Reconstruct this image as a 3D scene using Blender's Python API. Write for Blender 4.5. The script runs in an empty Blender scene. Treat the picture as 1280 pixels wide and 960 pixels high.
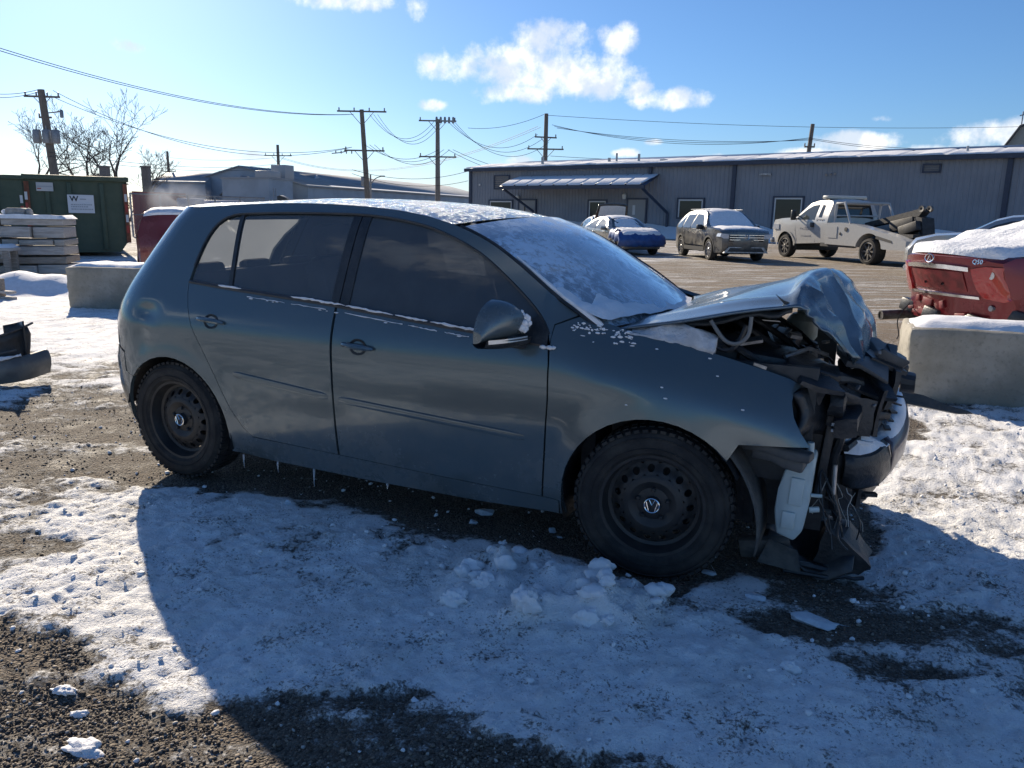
import bpy, bmesh, math, random
import numpy as np
from math import sin, cos, pi, radians, sqrt
from mathutils import Vector, Matrix, Euler, Quaternion
from mathutils.geometry import delaunay_2d_cdt

random.seed(7)
RNG = np.random.default_rng(11)
SC = bpy.context.scene
COL = SC.collection

# ------------------------------------------------------------------ camera
CAM_LOC = Vector((3.331, -3.751, 1.426))
CR = Vector((0.903, 0.429, 0.018)).normalized()
CF = Vector((-0.416, 0.885, -0.211)).normalized()
CU = CR.cross(CF).normalized()
CR = CF.cross(CU).normalized()
cd = bpy.data.cameras.new('camera')
cam = bpy.data.objects.new('camera', cd)
COL.objects.link(cam)
cam.matrix_world = Matrix(((CR.x, CU.x, -CF.x, CAM_LOC.x), (CR.y, CU.y, -CF.y, CAM_LOC.y), (CR.z, CU.z, -CF.z, CAM_LOC.z), (0, 0, 0, 1)))
cd.sensor_fit = 'HORIZONTAL'
cd.sensor_width = 36.0
cd.lens = 36.0 * 977.8 / 1280.0
cd.clip_start = 0.05
cd.clip_end = 6000
SC.camera = cam

# ------------------------------------------------------------------ light
SUN_AZ = radians(-53)      # from +Y towards +X
SUN_EL = radians(24.0)
SUNV = Vector((sin(SUN_AZ) * cos(SUN_EL), cos(SUN_AZ) * cos(SUN_EL), sin(SUN_EL)))
sl = bpy.data.lights.new('sun', 'SUN')
sl.energy = 5.0
sl.angle = radians(0.5)
sl.color = (1.0, 0.87, 0.69)
so = bpy.data.objects.new('sun', sl)
COL.objects.link(so)
so.rotation_euler = (-SUNV).to_track_quat('-Z', 'Y').to_euler()
SC.view_settings.view_transform = 'Standard'
SC.view_settings.look = 'None'
SC.view_settings.exposure = 0.68
SC.view_settings.gamma = 1.0
SKY_STRENGTH = 0.077


def azel(az, el):
    az, el = radians(az), radians(el)
    return Vector((sin(az) * cos(el), cos(az) * cos(el), sin(el)))


# clouds: azimuth, elevation, half width, half height (degrees), density
CLOUDS = [(-25.0, 9.9, 6.6, 1.9, 1.0), (-28.8, 9.8, 4.0, 1.2, .95), (-20.0, 9.1, 3.8, 1.25, .95), (-23.0, 11.5, 3.2, 1.5, .95), (-25.5, 8.3, 3.6, .9, .8),
          (-14.4, 7.9, 2.8, .80, .8), (-17.0, 8.6, 1.4, .7, .7), (-18.5, 11.7, 1.4, 1.0, .7), (-31.1, 7.3, 1.5, .45, .7), (-36.8, 13.6, 3.4, .8, .8),
          (-32.1, 13.5, .8, .9, .55), (-50.5, 9.7, 1.0, .5, .55), (-11.6, 4.0, 2.6, .40, .8), (-2.6, 5.0, 2.8, .75, .85), (-4.5, 4.3, 3.2, .5, .8),
          (5.4, 5.2, 3.4, 1.1, .9), (2.4, 4.3, 3.4, .5, .8), (-1.2, 6.4, .7, .25, .55), (-25.5, 3.6, 1.4, .5, .6), (-43.2, 3.6, 1.4, .35, .5),
          (-17.6, 4.4, .8, .3, .55), (-15.5, 5.1, .6, .22, .5),
          (30, 12, 7, 2, .9), (52, 8, 5, 1.2, .6), (85, 14, 9, 2.4, .9), (120, 5, 6, 1.0, .7), (150, 5, 7, 1.2, .8),
          (-170, 4, 7, 1.0, .8), (-130, 14, 8, 2.2, .85), (-95, 10, 6, 1.6, .7), (-75, 17, 7, 1.8, .7), (20, 30, 9, 3, .8), (-140, 38, 10, 4, .8)]


class NT:
    """small node-tree helper"""
    def __init__(s, tree):
        s.t = tree
        s.n = tree.nodes
        s.l = tree.links

    def new(s, typ, **kw):
        nd = s.n.new(typ)
        for k, v in kw.items():
            setattr(nd, k, v)
        return nd

    def put(s, sock, v):
        if hasattr(v, 'is_linked') or isinstance(v, bpy.types.NodeSocket):
            s.l.new(v, sock)
        else:
            sock.default_value = v

    def math(s, op, a, b=0.0, c=None, clamp=False):
        nd = s.n.new('ShaderNodeMath')
        nd.operation = op
        nd.use_clamp = clamp
        s.put(nd.inputs[0], a)
        s.put(nd.inputs[1], b)
        if c is not None:
            s.put(nd.inputs[2], c)
        return nd.outputs[0]

    def vmath(s, op, a, b=(0, 0, 0)):
        nd = s.n.new('ShaderNodeVectorMath')
        nd.operation = op
        s.put(nd.inputs[0], a)
        s.put(nd.inputs[1], b)
        return nd.outputs['Value'] if op == 'DOT_PRODUCT' else nd.outputs[0]

    def noise(s, vec, scale, detail=4, rough=.55, dist=0.0):
        nd = s.n.new('ShaderNodeTexNoise')
        if vec is not None:
            s.l.new(vec, nd.inputs['Vector'])
        nd.inputs['Scale'].default_value = scale
        nd.inputs['Detail'].default_value = detail
        nd.inputs['Roughness'].default_value = rough
        nd.inputs['Distortion'].default_value = dist
        return nd.outputs['Fac']

    def voro(s, vec, scale, feature='F1', out='Distance'):
        nd = s.n.new('ShaderNodeTexVoronoi')
        nd.feature = feature
        if vec is not None:
            s.l.new(vec, nd.inputs['Vector'])
        nd.inputs['Scale'].default_value = scale
        return nd.outputs[out]

    def ramp(s, fac, lo, hi):
        nd = s.n.new('ShaderNodeMapRange')
        nd.interpolation_type = 'SMOOTHSTEP'
        s.put(nd.inputs['Value'], fac)
        nd.inputs['From Min'].default_value = lo
        nd.inputs['From Max'].default_value = hi
        return nd.outputs['Result']

    def mix(s, fac, a, b):
        nd = s.n.new('ShaderNodeMix')
        nd.data_type = 'RGBA'
        s.put(nd.inputs['Factor'], fac)
        for sk, v in ((nd.inputs[6], a), (nd.inputs[7], b)):
            if isinstance(v, tuple) and len(v) == 3:
                v = v + (1.0,)
            s.put(sk, v)
        return nd.outputs[2]

    def bump(s, h, strength=.5, dist=.01):
        nd = s.n.new('ShaderNodeBump')
        nd.inputs['Strength'].default_value = strength
        nd.inputs['Distance'].default_value = dist
        s.l.new(h, nd.inputs['Height'])
        return nd.outputs['Normal']


def build_world():
    w = bpy.data.worlds.new('World')
    SC.world = w
    w.use_nodes = True
    N = NT(w.node_tree)
    N.n.clear()
    out = N.new('ShaderNodeOutputWorld')
    bg = N.new('ShaderNodeBackground')
    sky = N.new('ShaderNodeTexSky')
    sky.sky_type = 'NISHITA'
    sky.sun_disc = False
    sky.sun_elevation = SUN_EL
    sky.sun_rotation = SUN_AZ
    sky.altitude = 0
    sky.air_density = 1.0
    sky.dust_density = 0.36
    sky.ozone_density = 8.5
    tc = N.new('ShaderNodeTexCoord')
    d = tc.outputs['Generated']
    big = N.noise(d, 10.0, 9, .66)
    fine = N.noise(d, 34.0, 6, .6)
    ns = N.math('ADD', N.math('MULTIPLY', N.math('SUBTRACT', big, .5), 2.7), N.math('MULTIPLY', N.math('SUBTRACT', fine, .5), 2.3))
    acc = None
    for az, el, wx, wy, dens in CLOUDS:
        c = azel(az, el)
        r = azel(az + 90, 0)
        u = r.cross(c)
        a = N.vmath('DOT_PRODUCT', d, tuple(r / radians(wx)))
        b = N.vmath('DOT_PRODUCT', d, tuple((u if u.z > 0 else -u) / radians(wy)))
        # flatter, sharper base: the part below the centre falls off faster
        q = N.math('ADD', N.math('MULTIPLY', a, a), N.math('MULTIPLY', b, b))
        fr = N.math('GREATER_THAN', N.vmath('DOT_PRODUCT', d, tuple(c)), .5)
        m = N.math('SUBTRACT', N.math('MULTIPLY', N.math('SUBTRACT', 1.0, q), dens), N.math('MULTIPLY', N.math('SUBTRACT', 1.0, fr), 9.0))
        acc = m if acc is None else N.math('MAXIMUM', acc, m)
    f = N.ramp(N.math('ADD', N.math('MAXIMUM', acc, -2.0), ns), -.12, 1.05)
    shade = N.noise(N.vmath('ADD', d, (.012, -.01, .02)), 22.0, 5, .55)
    ccol = N.mix(N.ramp(shade, .40, .60), (6.4, 7.1, 8.1), (10.6, 10.5, 10.4))
    hs = N.new('ShaderNodeHueSaturation')
    hs.inputs['Saturation'].default_value = 1.0
    N.l.new(sky.outputs[0], hs.inputs['Color'])
    fin = N.mix(N.math('MULTIPLY', f, .93), hs.outputs[0], ccol)
    N.l.new(fin, bg.inputs['Color'])
    bg.inputs['Strength'].default_value = SKY_STRENGTH
    N.l.new(bg.outputs[0], out.inputs['Surface'])


build_world()
SC.cycles.use_denoising = True

# ------------------------------------------------------------------ materials
MATS = {}


def mat(name, col=(.5, .5, .5), rough=.6, metal=0.0, var=0.0, vscale=8.0, bump=0.0, bscale=40.0, coat=0.0, spec=.5, col2=None, trans=0.0, stretch=None, fn=None, alpha=None):
    if name in MATS:
        return MATS[name]
    m = bpy.data.materials.new(name)
    MATS[name] = m
    m.use_nodes = True
    N = NT(m.node_tree)
    b = N.n['Principled BSDF']
    b.inputs['Roughness'].default_value = rough
    b.inputs['Metallic'].default_value = metal
    b.inputs['Coat Weight'].default_value = coat
    b.inputs['Coat Roughness'].default_value = .035
    b.inputs['Specular IOR Level'].default_value = spec
    b.inputs['Transmission Weight'].default_value = trans
    b.inputs['Base Color'].default_value = col + (1,)
    tc = N.new('ShaderNodeTexCoord').outputs['Object']
    if stretch:
        mp = N.new('ShaderNodeMapping')
        mp.inputs['Scale'].default_value = stretch
        N.l.new(tc, mp.inputs['Vector'])
        tc = mp.outputs[0]
    if var > 0 or col2:
        n = N.noise(tc, vscale, 6, .6)
        c2 = col2 or tuple(max(0, c * (1 - var)) for c in col)
        N.l.new(N.mix(N.ramp(n, .38, .64), col, c2), b.inputs['Base Color'])
        r = N.new('ShaderNodeMapRange')
        N.l.new(n, r.inputs['Value'])
        r.inputs['To Min'].default_value = max(0, rough - .1)
        r.inputs['To Max'].default_value = min(1, rough + .12)
        N.l.new(r.outputs[0], b.inputs['Roughness'])
    if bump > 0:
        N.l.new(N.bump(N.noise(tc, bscale, 5, .6), bump, .02), b.inputs['Normal'])
    if fn:
        fn(N, b, tc)
    return m


def snow_fn(N, b, tc):
    n = N.noise(tc, 14, 8, .6)
    N.l.new(N.mix(N.ramp(n, .35, .7), (.86, .86, .87), (.76, .76, .77)), b.inputs['Base Color'])
    N.l.new(N.bump(N.noise(tc, 60, 6, .65), .5, .012), b.inputs['Normal'])


SNOW = mat('snow', (.84, .85, .87), .75, spec=.25, fn=snow_fn)


def paint_fn(frost=0.0, col=(.092, .130, .148), dirt=True):
    def fn(N, b, tc):
        base = col
        big = N.noise(tc, 2.2, 5, .6)
        fine = N.noise(tc, 30, 6, .65)
        sep = N.new('ShaderNodeSeparateXYZ')
        N.l.new(tc, sep.inputs[0])
        low = N.ramp(sep.outputs['Z'], .75, .15)          # road film, denser towards the sill
        film = N.math('MULTIPLY', N.math('ADD', N.math('MULTIPLY', low, .55), .10), N.ramp(N.math('ADD', N.math('MULTIPLY', big, .7), N.math('MULTIPLY', fine, .3)), .35, .7))
        c = N.mix(film, base + (1,), (.19, .20, .195, 1))
        rg = N.math('ADD', N.math('MULTIPLY', film, .4), .16)
        spk = N.ramp(N.noise(tc, 160, 3, .5), .70, .76)
        c = N.mix(N.math('MULTIPLY', spk, .25), c, (.3, .3, .3, 1))
        if frost > 0:
            fm = N.math('ADD', N.math('MULTIPLY', N.noise(tc, 26, 8, .7), .7), N.math('MULTIPLY', N.noise(tc, 4, 4, .6), .3))
            fr = N.ramp(fm, .56 - .1 * frost, .60)
            c = N.mix(fr, c, (.8, .81, .83, 1))
            rg = N.math('MAXIMUM', rg, N.math('MULTIPLY', fr, .8))
            N.l.new(N.math('MULTIPLY', N.math('SUBTRACT', 1.0, fr), .5), b.inputs['Metallic'])
            N.l.new(N.bump(fr, .8, .012), b.inputs['Normal'])
        N.l.new(c, b.inputs['Base Color'])
        N.l.new(rg, b.inputs['Roughness'])
    return fn


PAINT = mat('grey_paint', (.115, .15, .172), .3, metal=.40, coat=.5, fn=paint_fn())
PAINT_FROST = mat('frosted_grey_paint', (.07, .09, .105), .3, metal=.45, coat=.2, fn=paint_fn(1.0))
BLACKP = mat('black_plastic', (.014, .016, .019), .38, col2=(.03, .032, .036), vscale=12, bump=.2, bscale=70)
DARKP = mat('dark_grey_plastic', (.05, .052, .055), .55, col2=(.085, .085, .083), vscale=9, bump=.1)
RUBBER = mat('tyre_rubber', (.022, .022, .023), .8, col2=(.045, .043, .04), vscale=11, bump=.2, bscale=70, spec=.3)
STEEL_B = mat('black_steel_rim', (.018, .019, .021), .5, col2=(.034, .033, .032), vscale=14)
CHROME = mat('chrome', (.75, .76, .78), .16, metal=1.0)
ALU = mat('aluminium', (.42, .43, .45), .4, metal=.8, col2=(.25, .25, .25), vscale=15)
DIRTY_METAL = mat('dirty_engine_metal', (.10, .10, .10), .55, metal=.4, col2=(.045, .04, .036), vscale=13, bump=.3)
LINER = mat('wheel_liner_plastic', (.06, .06, .06), .85, col2=(.12, .115, .105), vscale=10, bump=.3)
RESV = mat('milky_plastic', (.50, .58, .58), .45, col2=(.42, .49, .48), vscale=7)
ICE = mat('ice', (.75, .82, .88), .15, trans=.6, bump=.3, bscale=30)
INTERIOR = mat('car_interior', (.02, .02, .022), .8, var=.4)
SEAT = mat('seat_cloth', (.028, .028, .031), .9, var=.3)


def glass_mat(name, tint, frost=0.0, rough=.03, fl=1.0, film=.20, see=.0):
    m = bpy.data.materials.new(name)
    MATS[name] = m
    m.use_nodes = True
    N = NT(m.node_tree)
    N.n.clear()
    out = N.new('ShaderNodeOutputMaterial')
    tr = N.new('ShaderNodeBsdfTransparent')
    tr.inputs[0].default_value = tint + (1,)
    gl = N.new('ShaderNodeBsdfGlossy')
    gl.inputs['Color'].default_value = (.9, .92, .95, 1)
    gl.inputs['Roughness'].default_value = rough
    fz = N.new('ShaderNodeFresnel')
    fz.inputs['IOR'].default_value = 1.5
    mx = N.new('ShaderNodeMixShader')
    N.l.new(N.math('MULTIPLY', fz.outputs[0], fl), mx.inputs[0])
    N.l.new(tr.outputs[0], mx.inputs[1])
    N.l.new(gl.outputs[0], mx.inputs[2])
    last = mx.outputs[0]
    tc = N.new('ShaderNodeTexCoord').outputs['Object']
    df = N.new('ShaderNodeBsdfDiffuse')
    if frost > 0:
        mp = N.new('ShaderNodeMapping')
        mp.inputs['Scale'].default_value = (1.0, 1.0, 1.0)
        N.l.new(tc, mp.inputs['Vector'])
        v = mp.outputs[0]
        f1 = N.noise(v, 22, 8, .72, .6)
        f2 = N.noise(v, 2.6, 5, .6, .3)
        f = N.math('ADD', N.math('MULTIPLY', f1, .6), N.math('MULTIPLY', f2, .6))
        fr = N.ramp(f, .56, .70)
        base = N.math('ADD', N.math('MULTIPLY', fr, .72), frost * .30, clamp=True)
        df.inputs[0].default_value = (.62, .74, .86, 1)
        mx2 = N.new('ShaderNodeMixShader')
        N.l.new(base, mx2.inputs[0])
        N.l.new(last, mx2.inputs[1])
        N.l.new(df.outputs[0], mx2.inputs[2])
        last = mx2.outputs[0]
    else:                                                    # dust film on the pane
        df.inputs[0].default_value = (.28, .335, .385, 1)
        mx2 = N.new('ShaderNodeMixShader')
        N.l.new(N.math('ADD', N.math('MULTIPLY', N.ramp(N.noise(tc, 5.5, 6, .6), .2, .8), .06), film), mx2.inputs[0])
        N.l.new(last, mx2.inputs[1])
        tl_ = N.new('ShaderNodeBsdfTranslucent')             # the film also glows when the sun strikes its far side
        tl_.inputs[0].default_value = (.5, .52, .53, 1)
        mx3 = N.new('ShaderNodeMixShader')
        mx3.inputs[0].default_value = see
        N.l.new(df.outputs[0], mx3.inputs[1])
        N.l.new(tl_.outputs[0], mx3.inputs[2])
        N.l.new(mx3.outputs[0], mx2.inputs[2])
        last = mx2.outputs[0]
    N.l.new(last, out.inputs['Surface'])
    return m


GLASS_T = glass_mat('tinted_glass', (.52, .54, .55))
GLASS_D = glass_mat('dark_tinted_glass', (.12, .135, .15), film=.17)
GLASS_F = glass_mat('frosted_windscreen', (.22, .25, .28), frost=.85, rough=.10, fl=2.6)
CARGLASS = mat('dark_car_glass', (.012, .014, .016), .08, coat=.3)
CARGLASS2 = mat('grey_car_glass', (.05, .06, .065), .06)

# ------------------------------------------------------------------ mesh helpers


def tag(o, label=None, cat=None, group=None, kind=None):
    if label:
        o['label'] = label
    if cat:
        o['category'] = cat
    if group:
        o['group'] = group
    if kind:
        o['kind'] = kind
    return o


def thing(name, label, cat, loc=(0, 0, 0), rotz=0.0, group=None, mtx=None):
    o = bpy.data.objects.new(name, None)
    o.empty_display_size = .2
    COL.objects.link(o)
    if mtx is not None:
        o.matrix_world = mtx
    else:
        o.location = loc
        o.rotation_euler = (0, 0, rotz)
    return tag(o, label, cat, group)


def meshobj(name, me, m, parent=None, smooth=35):
    o = bpy.data.objects.new(name, me)
    COL.objects.link(o)
    if m is not None and not me.materials:
        me.materials.append(m)
    if smooth:
        me.polygons.foreach_set('use_smooth', [True] * len(me.polygons))
        me.set_sharp_from_angle(angle=radians(smooth))
    if parent is not None:
        o.parent = parent
    return o


class B:
    """collects shapes in one bmesh"""
    def __init__(s):
        s.b = bmesh.new()

    def face(s, pts):
        try:
            return s.b.faces.new([s.b.verts.new(p) for p in pts])
        except ValueError:
            return None

    def box(s, c, size, rot=None, taper=1.0, bev=0.0):
        c = Vector(c)
        R = Euler(rot).to_matrix() if rot is not None and not isinstance(rot, Matrix) else (rot or Matrix.Identity(3))
        hx, hy, hz = size[0] / 2, size[1] / 2, size[2] / 2
        vs = []
        for k, sz in enumerate((-1, 1)):
            t = taper if k else 1.0
            for sx, sy in ((-1, -1), (1, -1), (1, 1), (-1, 1)):
                vs.append(s.b.verts.new(c + R @ Vector((sx * hx * t, sy * hy * t, sz * hz))))
        fs = []
        for f in ((0, 3, 2, 1), (4, 5, 6, 7), (0, 1, 5, 4), (1, 2, 6, 5), (2, 3, 7, 6), (3, 0, 4, 7)):
            fs.append(s.b.faces.new([vs[i] for i in f]))
        if bev > 0:
            es = list({e for f in fs for e in f.edges})
            bmesh.ops.bevel(s.b, geom=es, offset=bev, segments=2, affect='EDGES', profile=.5)
        return s

    def prism(s, poly, z0, z1, axis='z', M=None):
        def mk(a, b, h):
            p = {'z': (a, b, h), 'y': (a, h, b), 'x': (h, a, b)}[axis]
            v = Vector(p)
            return M @ v if M is not None else v
        lo = [s.b.verts.new(mk(a, b, z0)) for a, b in poly]
        hi = [s.b.verts.new(mk(a, b, z1)) for a, b in poly]
        n = len(poly)
        s.b.faces.new(lo[::-1])
        s.b.faces.new(hi)
        for i in range(n):
            j = (i + 1) % n
            s.b.faces.new([lo[i], lo[j], hi[j], hi[i]])
        return s

    def tube(s, path, r, n=6, cap=True, closed=False):
        path = [Vector(p) for p in path]
        rs = r if isinstance(r, (list, tuple)) else [r] * len(path)
        rings = []
        up = Vector((0, 0, 1))
        m = len(path)
        prev = None
        for i, p in enumerate(path):
            if closed:
                t = (path[(i + 1) % m] - path[i - 1])
            else:
                t = path[min(i + 1, m - 1)] - path[max(i - 1, 0)]
            if t.length < 1e-9:
                t = Vector((0, 0, 1))
            t.normalize()
            if prev is None:
                a = t.cross(up) if abs(t.z) < .95 else t.cross(Vector((1, 0, 0)))
            else:
                a = prev - t * prev.dot(t)
                if a.length < 1e-6:
                    a = t.cross(up)
            a.normalize()
            prev = a
            b = t.cross(a)
            rings.append([s.b.verts.new(p + (a * cos(2 * pi * k / n) + b * sin(2 * pi * k / n)) * rs[i]) for k in range(n)])
        rng = range(m if closed else m - 1)
        for i in rng:
            A, Bq = rings[i], rings[(i + 1) % m]
            for k in range(n):
                s.b.faces.new([A[k], A[(k + 1) % n], Bq[(k + 1) % n], Bq[k]])
        if cap and not closed:
            s.b.faces.new(rings[0][::-1])
            s.b.faces.new(rings[-1])
        return s

    def lathe(s, prof, n=32, axis='y', c=(0, 0, 0), M=None):
        """prof: list of (radius, height along the axis)"""
        c = Vector(c)
        rings = []
        for r, h in prof:
            ring = []
            if r < 1e-6:
                v = {'y': Vector((0, h, 0)), 'z': Vector((0, 0, h)), 'x': Vector((h, 0, 0))}[axis]
                v = c + v
                ring = [s.b.verts.new(M @ v if M is not None else v)]
            else:
                for k in range(n):
                    a = 2 * pi * k / n
                    v = {'y': Vector((r * cos(a), h, r * sin(a))), 'z': Vector((r * cos(a), r * sin(a), h)), 'x': Vector((h, r * cos(a), r * sin(a)))}[axis]
                    v = c + v
                    ring.append(s.b.verts.new(M @ v if M is not None else v))
            rings.append(ring)
        for A, Q in zip(rings, rings[1:]):
            for k in range(n):
                k2 = (k + 1) % n
                vs = []
                for v in (A[k % len(A)], A[k2 % len(A)], Q[k2 % len(Q)], Q[k % len(Q)]):
                    if v not in vs:
                        vs.append(v)
                if len(vs) > 2:
                    try:
                        s.b.faces.new(vs)
                    except ValueError:
                        pass
        return s

    def grid(s, P):
        """P[i][j] points -> quads"""
        V = [[s.b.verts.new(p) for p in row] for row in P]
        for i in range(len(V) - 1):
            for j in range(len(V[0]) - 1):
                s.b.faces.new([V[i][j], V[i + 1][j], V[i + 1][j + 1], V[i][j + 1]])
        return s

    def lump(s, c, r, squash=(1, 1, 1), seed=0, jag=.25, sub=2):
        rr = random.Random(seed)
        ret = bmesh.ops.create_icosphere(s.b, subdivisions=sub, radius=1.0)
        ks = [(Vector((rr.uniform(-1, 1), rr.uniform(-1, 1), rr.uniform(-1, 1))).normalized(), rr.uniform(-jag, jag), rr.uniform(2, 5)) for _ in range(9)]
        for v in ret['verts']:
            d = v.co.normalized()
            k = 1 + sum(a * max(0, d.dot(n)) ** p for n, a, p in ks)
            v.co = Vector(c) + Vector((d.x * squash[0], d.y * squash[1], d.z * squash[2])) * r * k
        return s

    def make(s, name, m, parent=None, smooth=35, thick=0.0, fix=True):
        if fix:
            bmesh.ops.recalc_face_normals(s.b, faces=s.b.faces)
        me = bpy.data.meshes.new(name)
        s.b.to_mesh(me)
        s.b.free()
        o = meshobj(name, me, m, parent, smooth)
        if thick:
            md = o.modifiers.new('thickness', 'SOLIDIFY')
            md.thickness = thick
            md.offset = 0
        return o


def children_of(o):
    return [c for c in bpy.data.objects if c.parent is o]


def dup(root, loc=None, rotz=None, label=None, group=None, par=None):
    r = root.copy()
    COL.objects.link(r)
    if par is not None:
        r.parent = par
    if loc is not None:
        r.location = loc
    if rotz is not None:
        r.rotation_euler = (0, 0, rotz)
    if label:
        r['label'] = label
    if group:
        r['group'] = group
    for ch in children_of(root):
        if ch is r:
            continue
        dup(ch, par=r)
    return r


def inset_poly(poly, d):
    """move every edge of a closed 2D polygon inwards by d"""
    n = len(poly)
    area = sum(poly[i][0] * poly[(i + 1) % n][1] - poly[(i + 1) % n][0] * poly[i][1] for i in range(n))
    sg = 1 if area > 0 else -1
    out = []
    for i in range(n):
        a, b, c = Vector(poly[i - 1]), Vector(poly[i]), Vector(poly[(i + 1) % n])
        e1, e2 = (b - a), (c - b)
        if e1.length < 1e-7 or e2.length < 1e-7:
            out.append(tuple(b))
            continue
        e1.normalize(); e2.normalize()
        n1, n2 = Vector((-e1.y, e1.x)) * sg, Vector((-e2.y, e2.x)) * sg
        k = n1 + n2
        if k.length < 1e-3:
            out.append(tuple(b + n1 * d))
            continue
        k.normalize()
        out.append(tuple(b + k * (d / max(.4, k.dot(n1)))))
    return out


def resample(poly, step, closed=True):
    out = []
    n = len(poly)
    for i in range(n if closed else n - 1):
        a, b = Vector(poly[i]), Vector(poly[(i + 1) % n])
        k = max(1, int(math.ceil((b - a).length / step)))
        for j in range(k):
            out.append(tuple(a + (b - a) * j / k))
    if not closed:
        out.append(tuple(poly[-1]))
    return out


def catmull(pts, k=5):
    """smooth open curve through points of any dimension"""
    P = [Vector(p) for p in pts]
    out = []
    for i in range(len(P) - 1):
        p0 = P[max(i - 1, 0)]; p1 = P[i]; p2 = P[i + 1]; p3 = P[min(i + 2, len(P) - 1)]
        for j in range(k):
            t = j / k
            out.append(tuple(.5 * ((2 * p1) + (p2 - p0) * t + (2 * p0 - 5 * p1 + 4 * p2 - p3) * t * t + (3 * p1 - p0 - 3 * p2 + p3) * t ** 3)))
    out.append(tuple(P[-1]))
    return out


def in_poly(x, y, poly):
    r = False
    n = len(poly)
    j = n - 1
    for i in range(n):
        xi, yi = poly[i]; xj, yj = poly[j]
        if (yi > y) != (yj > y) and x < (xj - xi) * (y - yi) / (yj - yi) + xi:
            r = not r
        j = i
    return r


def panel(name, poly, fmap, m, parent=None, step=.05, lip=.012, off=0.0, smooth=38, gap=0.0):
    """curved sheet: the 2D outline is filled with an even net, mapped through fmap(a,b)->(Vector,normal) and its edge turned inwards"""
    if gap:
        poly = inset_poly(poly, gap)
    ring = resample(poly, step)
    xs = [p[0] for p in ring]; ys = [p[1] for p in ring]
    pts = list(ring)
    nr = len(ring)
    x = min(xs) + step * .5
    row = 0
    segs = [(Vector(ring[i]), Vector(ring[(i + 1) % nr])) for i in range(nr)]
    while x < max(xs):
        y = min(ys) + step * .5 + (step * .25 if row % 2 else 0)
        while y < max(ys):
            if in_poly(x, y, ring):
                if min((Vector((x, y)) - p).length for p, _ in segs) > step * .42:
                    pts.append((x, y))
            y += step
        x += step
        row += 1
    res = delaunay_2d_cdt([Vector(p) for p in pts], [], [list(range(nr))], 1, 1e-5)
    vco, edges, faces = res[0], res[1], res[2]
    bm = bmesh.new()
    vs = []
    nrm = []
    for p in vco:
        q, n = fmap(p[0], p[1])
        vs.append(bm.verts.new(q + n * off))
        nrm.append(n)
    for f in faces:
        try:
            bm.faces.new([vs[i] for i in f])
        except ValueError:
            pass
    bm.verts.index_update()
    if lip > 0:
        be = [e for e in bm.edges if len(e.link_faces) == 1]
        inner = {}
        for e in be:
            for v in e.verts:
                if v not in inner:
                    inner[v] = bm.verts.new(v.co - nrm[v.index] * lip)
        for e in be:
            a, b = e.verts
            try:
                bm.faces.new([a, b, inner[b], inner[a]])
            except ValueError:
                pass
    bmesh.ops.recalc_face_normals(bm, faces=bm.faces)
    # outward side must face along the normals
    bm.faces.ensure_lookup_table()
    sc = 0.0
    for f in list(bm.faces)[:60]:
        v = f.verts[0]
        if v.index < len(nrm) and v.index >= 0:
            sc += f.normal.dot(nrm[v.index])
    if sc < 0:
        bmesh.ops.reverse_faces(bm, faces=bm.faces)
    me = bpy.data.meshes.new(name)
    bm.to_mesh(me)
    bm.free()
    return meshobj(name, me, m, parent, smooth)


def text_obj(name, s, size, m, mtx, parent=None, depth=.002, align='CENTER', bold=0.0):
    c = bpy.data.curves.new(name, 'FONT')
    c.body = s
    c.size = size
    c.extrude = depth
    c.offset = bold
    c.align_x = align
    c.align_y = 'CENTER'
    c.resolution_u = 2
    t = bpy.data.objects.new('tmp_text', c)
    COL.objects.link(t)
    bpy.context.view_layer.update()
    me = bpy.data.meshes.new_from_object(t)
    bpy.data.objects.remove(t)
    me.materials.clear()
    o = meshobj(name, me, m, parent, 0)
    o.matrix_local = mtx
    return o


def frame(origin, xdir, ydir):
    """matrix with local x, y along the given directions"""
    x = Vector(xdir).normalized(); y = Vector(ydir).normalized()
    z = x.cross(y).normalized()
    y = z.cross(x)
    o = Vector(origin)
    return Matrix(((x.x, y.x, z.x, o.x), (x.y, y.y, z.y, o.y), (x.z, y.z, z.z, o.z), (0, 0, 0, 1)))


# value noise on numpy arrays
def vnoise(x, y, seed=0):
    xi = np.floor(x).astype(np.int64); yi = np.floor(y).astype(np.int64)
    fx = x - xi; fy = y - yi
    fx = fx * fx * fx * (fx * (fx * 6 - 15) + 10); fy = fy * fy * fy * (fy * (fy * 6 - 15) + 10)

    def h(a, b):
        v = (a * 374761393 + b * 668265263 + seed * 974711) & 0xffffffff
        v = ((v ^ (v >> 13)) * 1274126177) & 0xffffffff
        v = v ^ (v >> 16)
        return (v & 0xffffff) / float(0xffffff)
    return (h(xi, yi) * (1 - fx) + h(xi + 1, yi) * fx) * (1 - fy) + (h(xi, yi + 1) * (1 - fx) + h(xi + 1, yi + 1) * fx) * fy


def fbm(x, y, octv=4, seed=0, gain=.5):
    a, s, t = 1.0, 0.0, 0.0
    for o in range(octv):
        s = s + a * vnoise(x * 2 ** o + 17.3 * o, y * 2 ** o - 9.1 * o, seed + o)
        t += a
        a *= gain
    return s / t

# ------------------------------------------------------------------ ground


def sstep(v, a, b):
    t = np.clip((v - a) / (b - a), 0, 1)
    return t * t * (3 - 2 * t)


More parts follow.
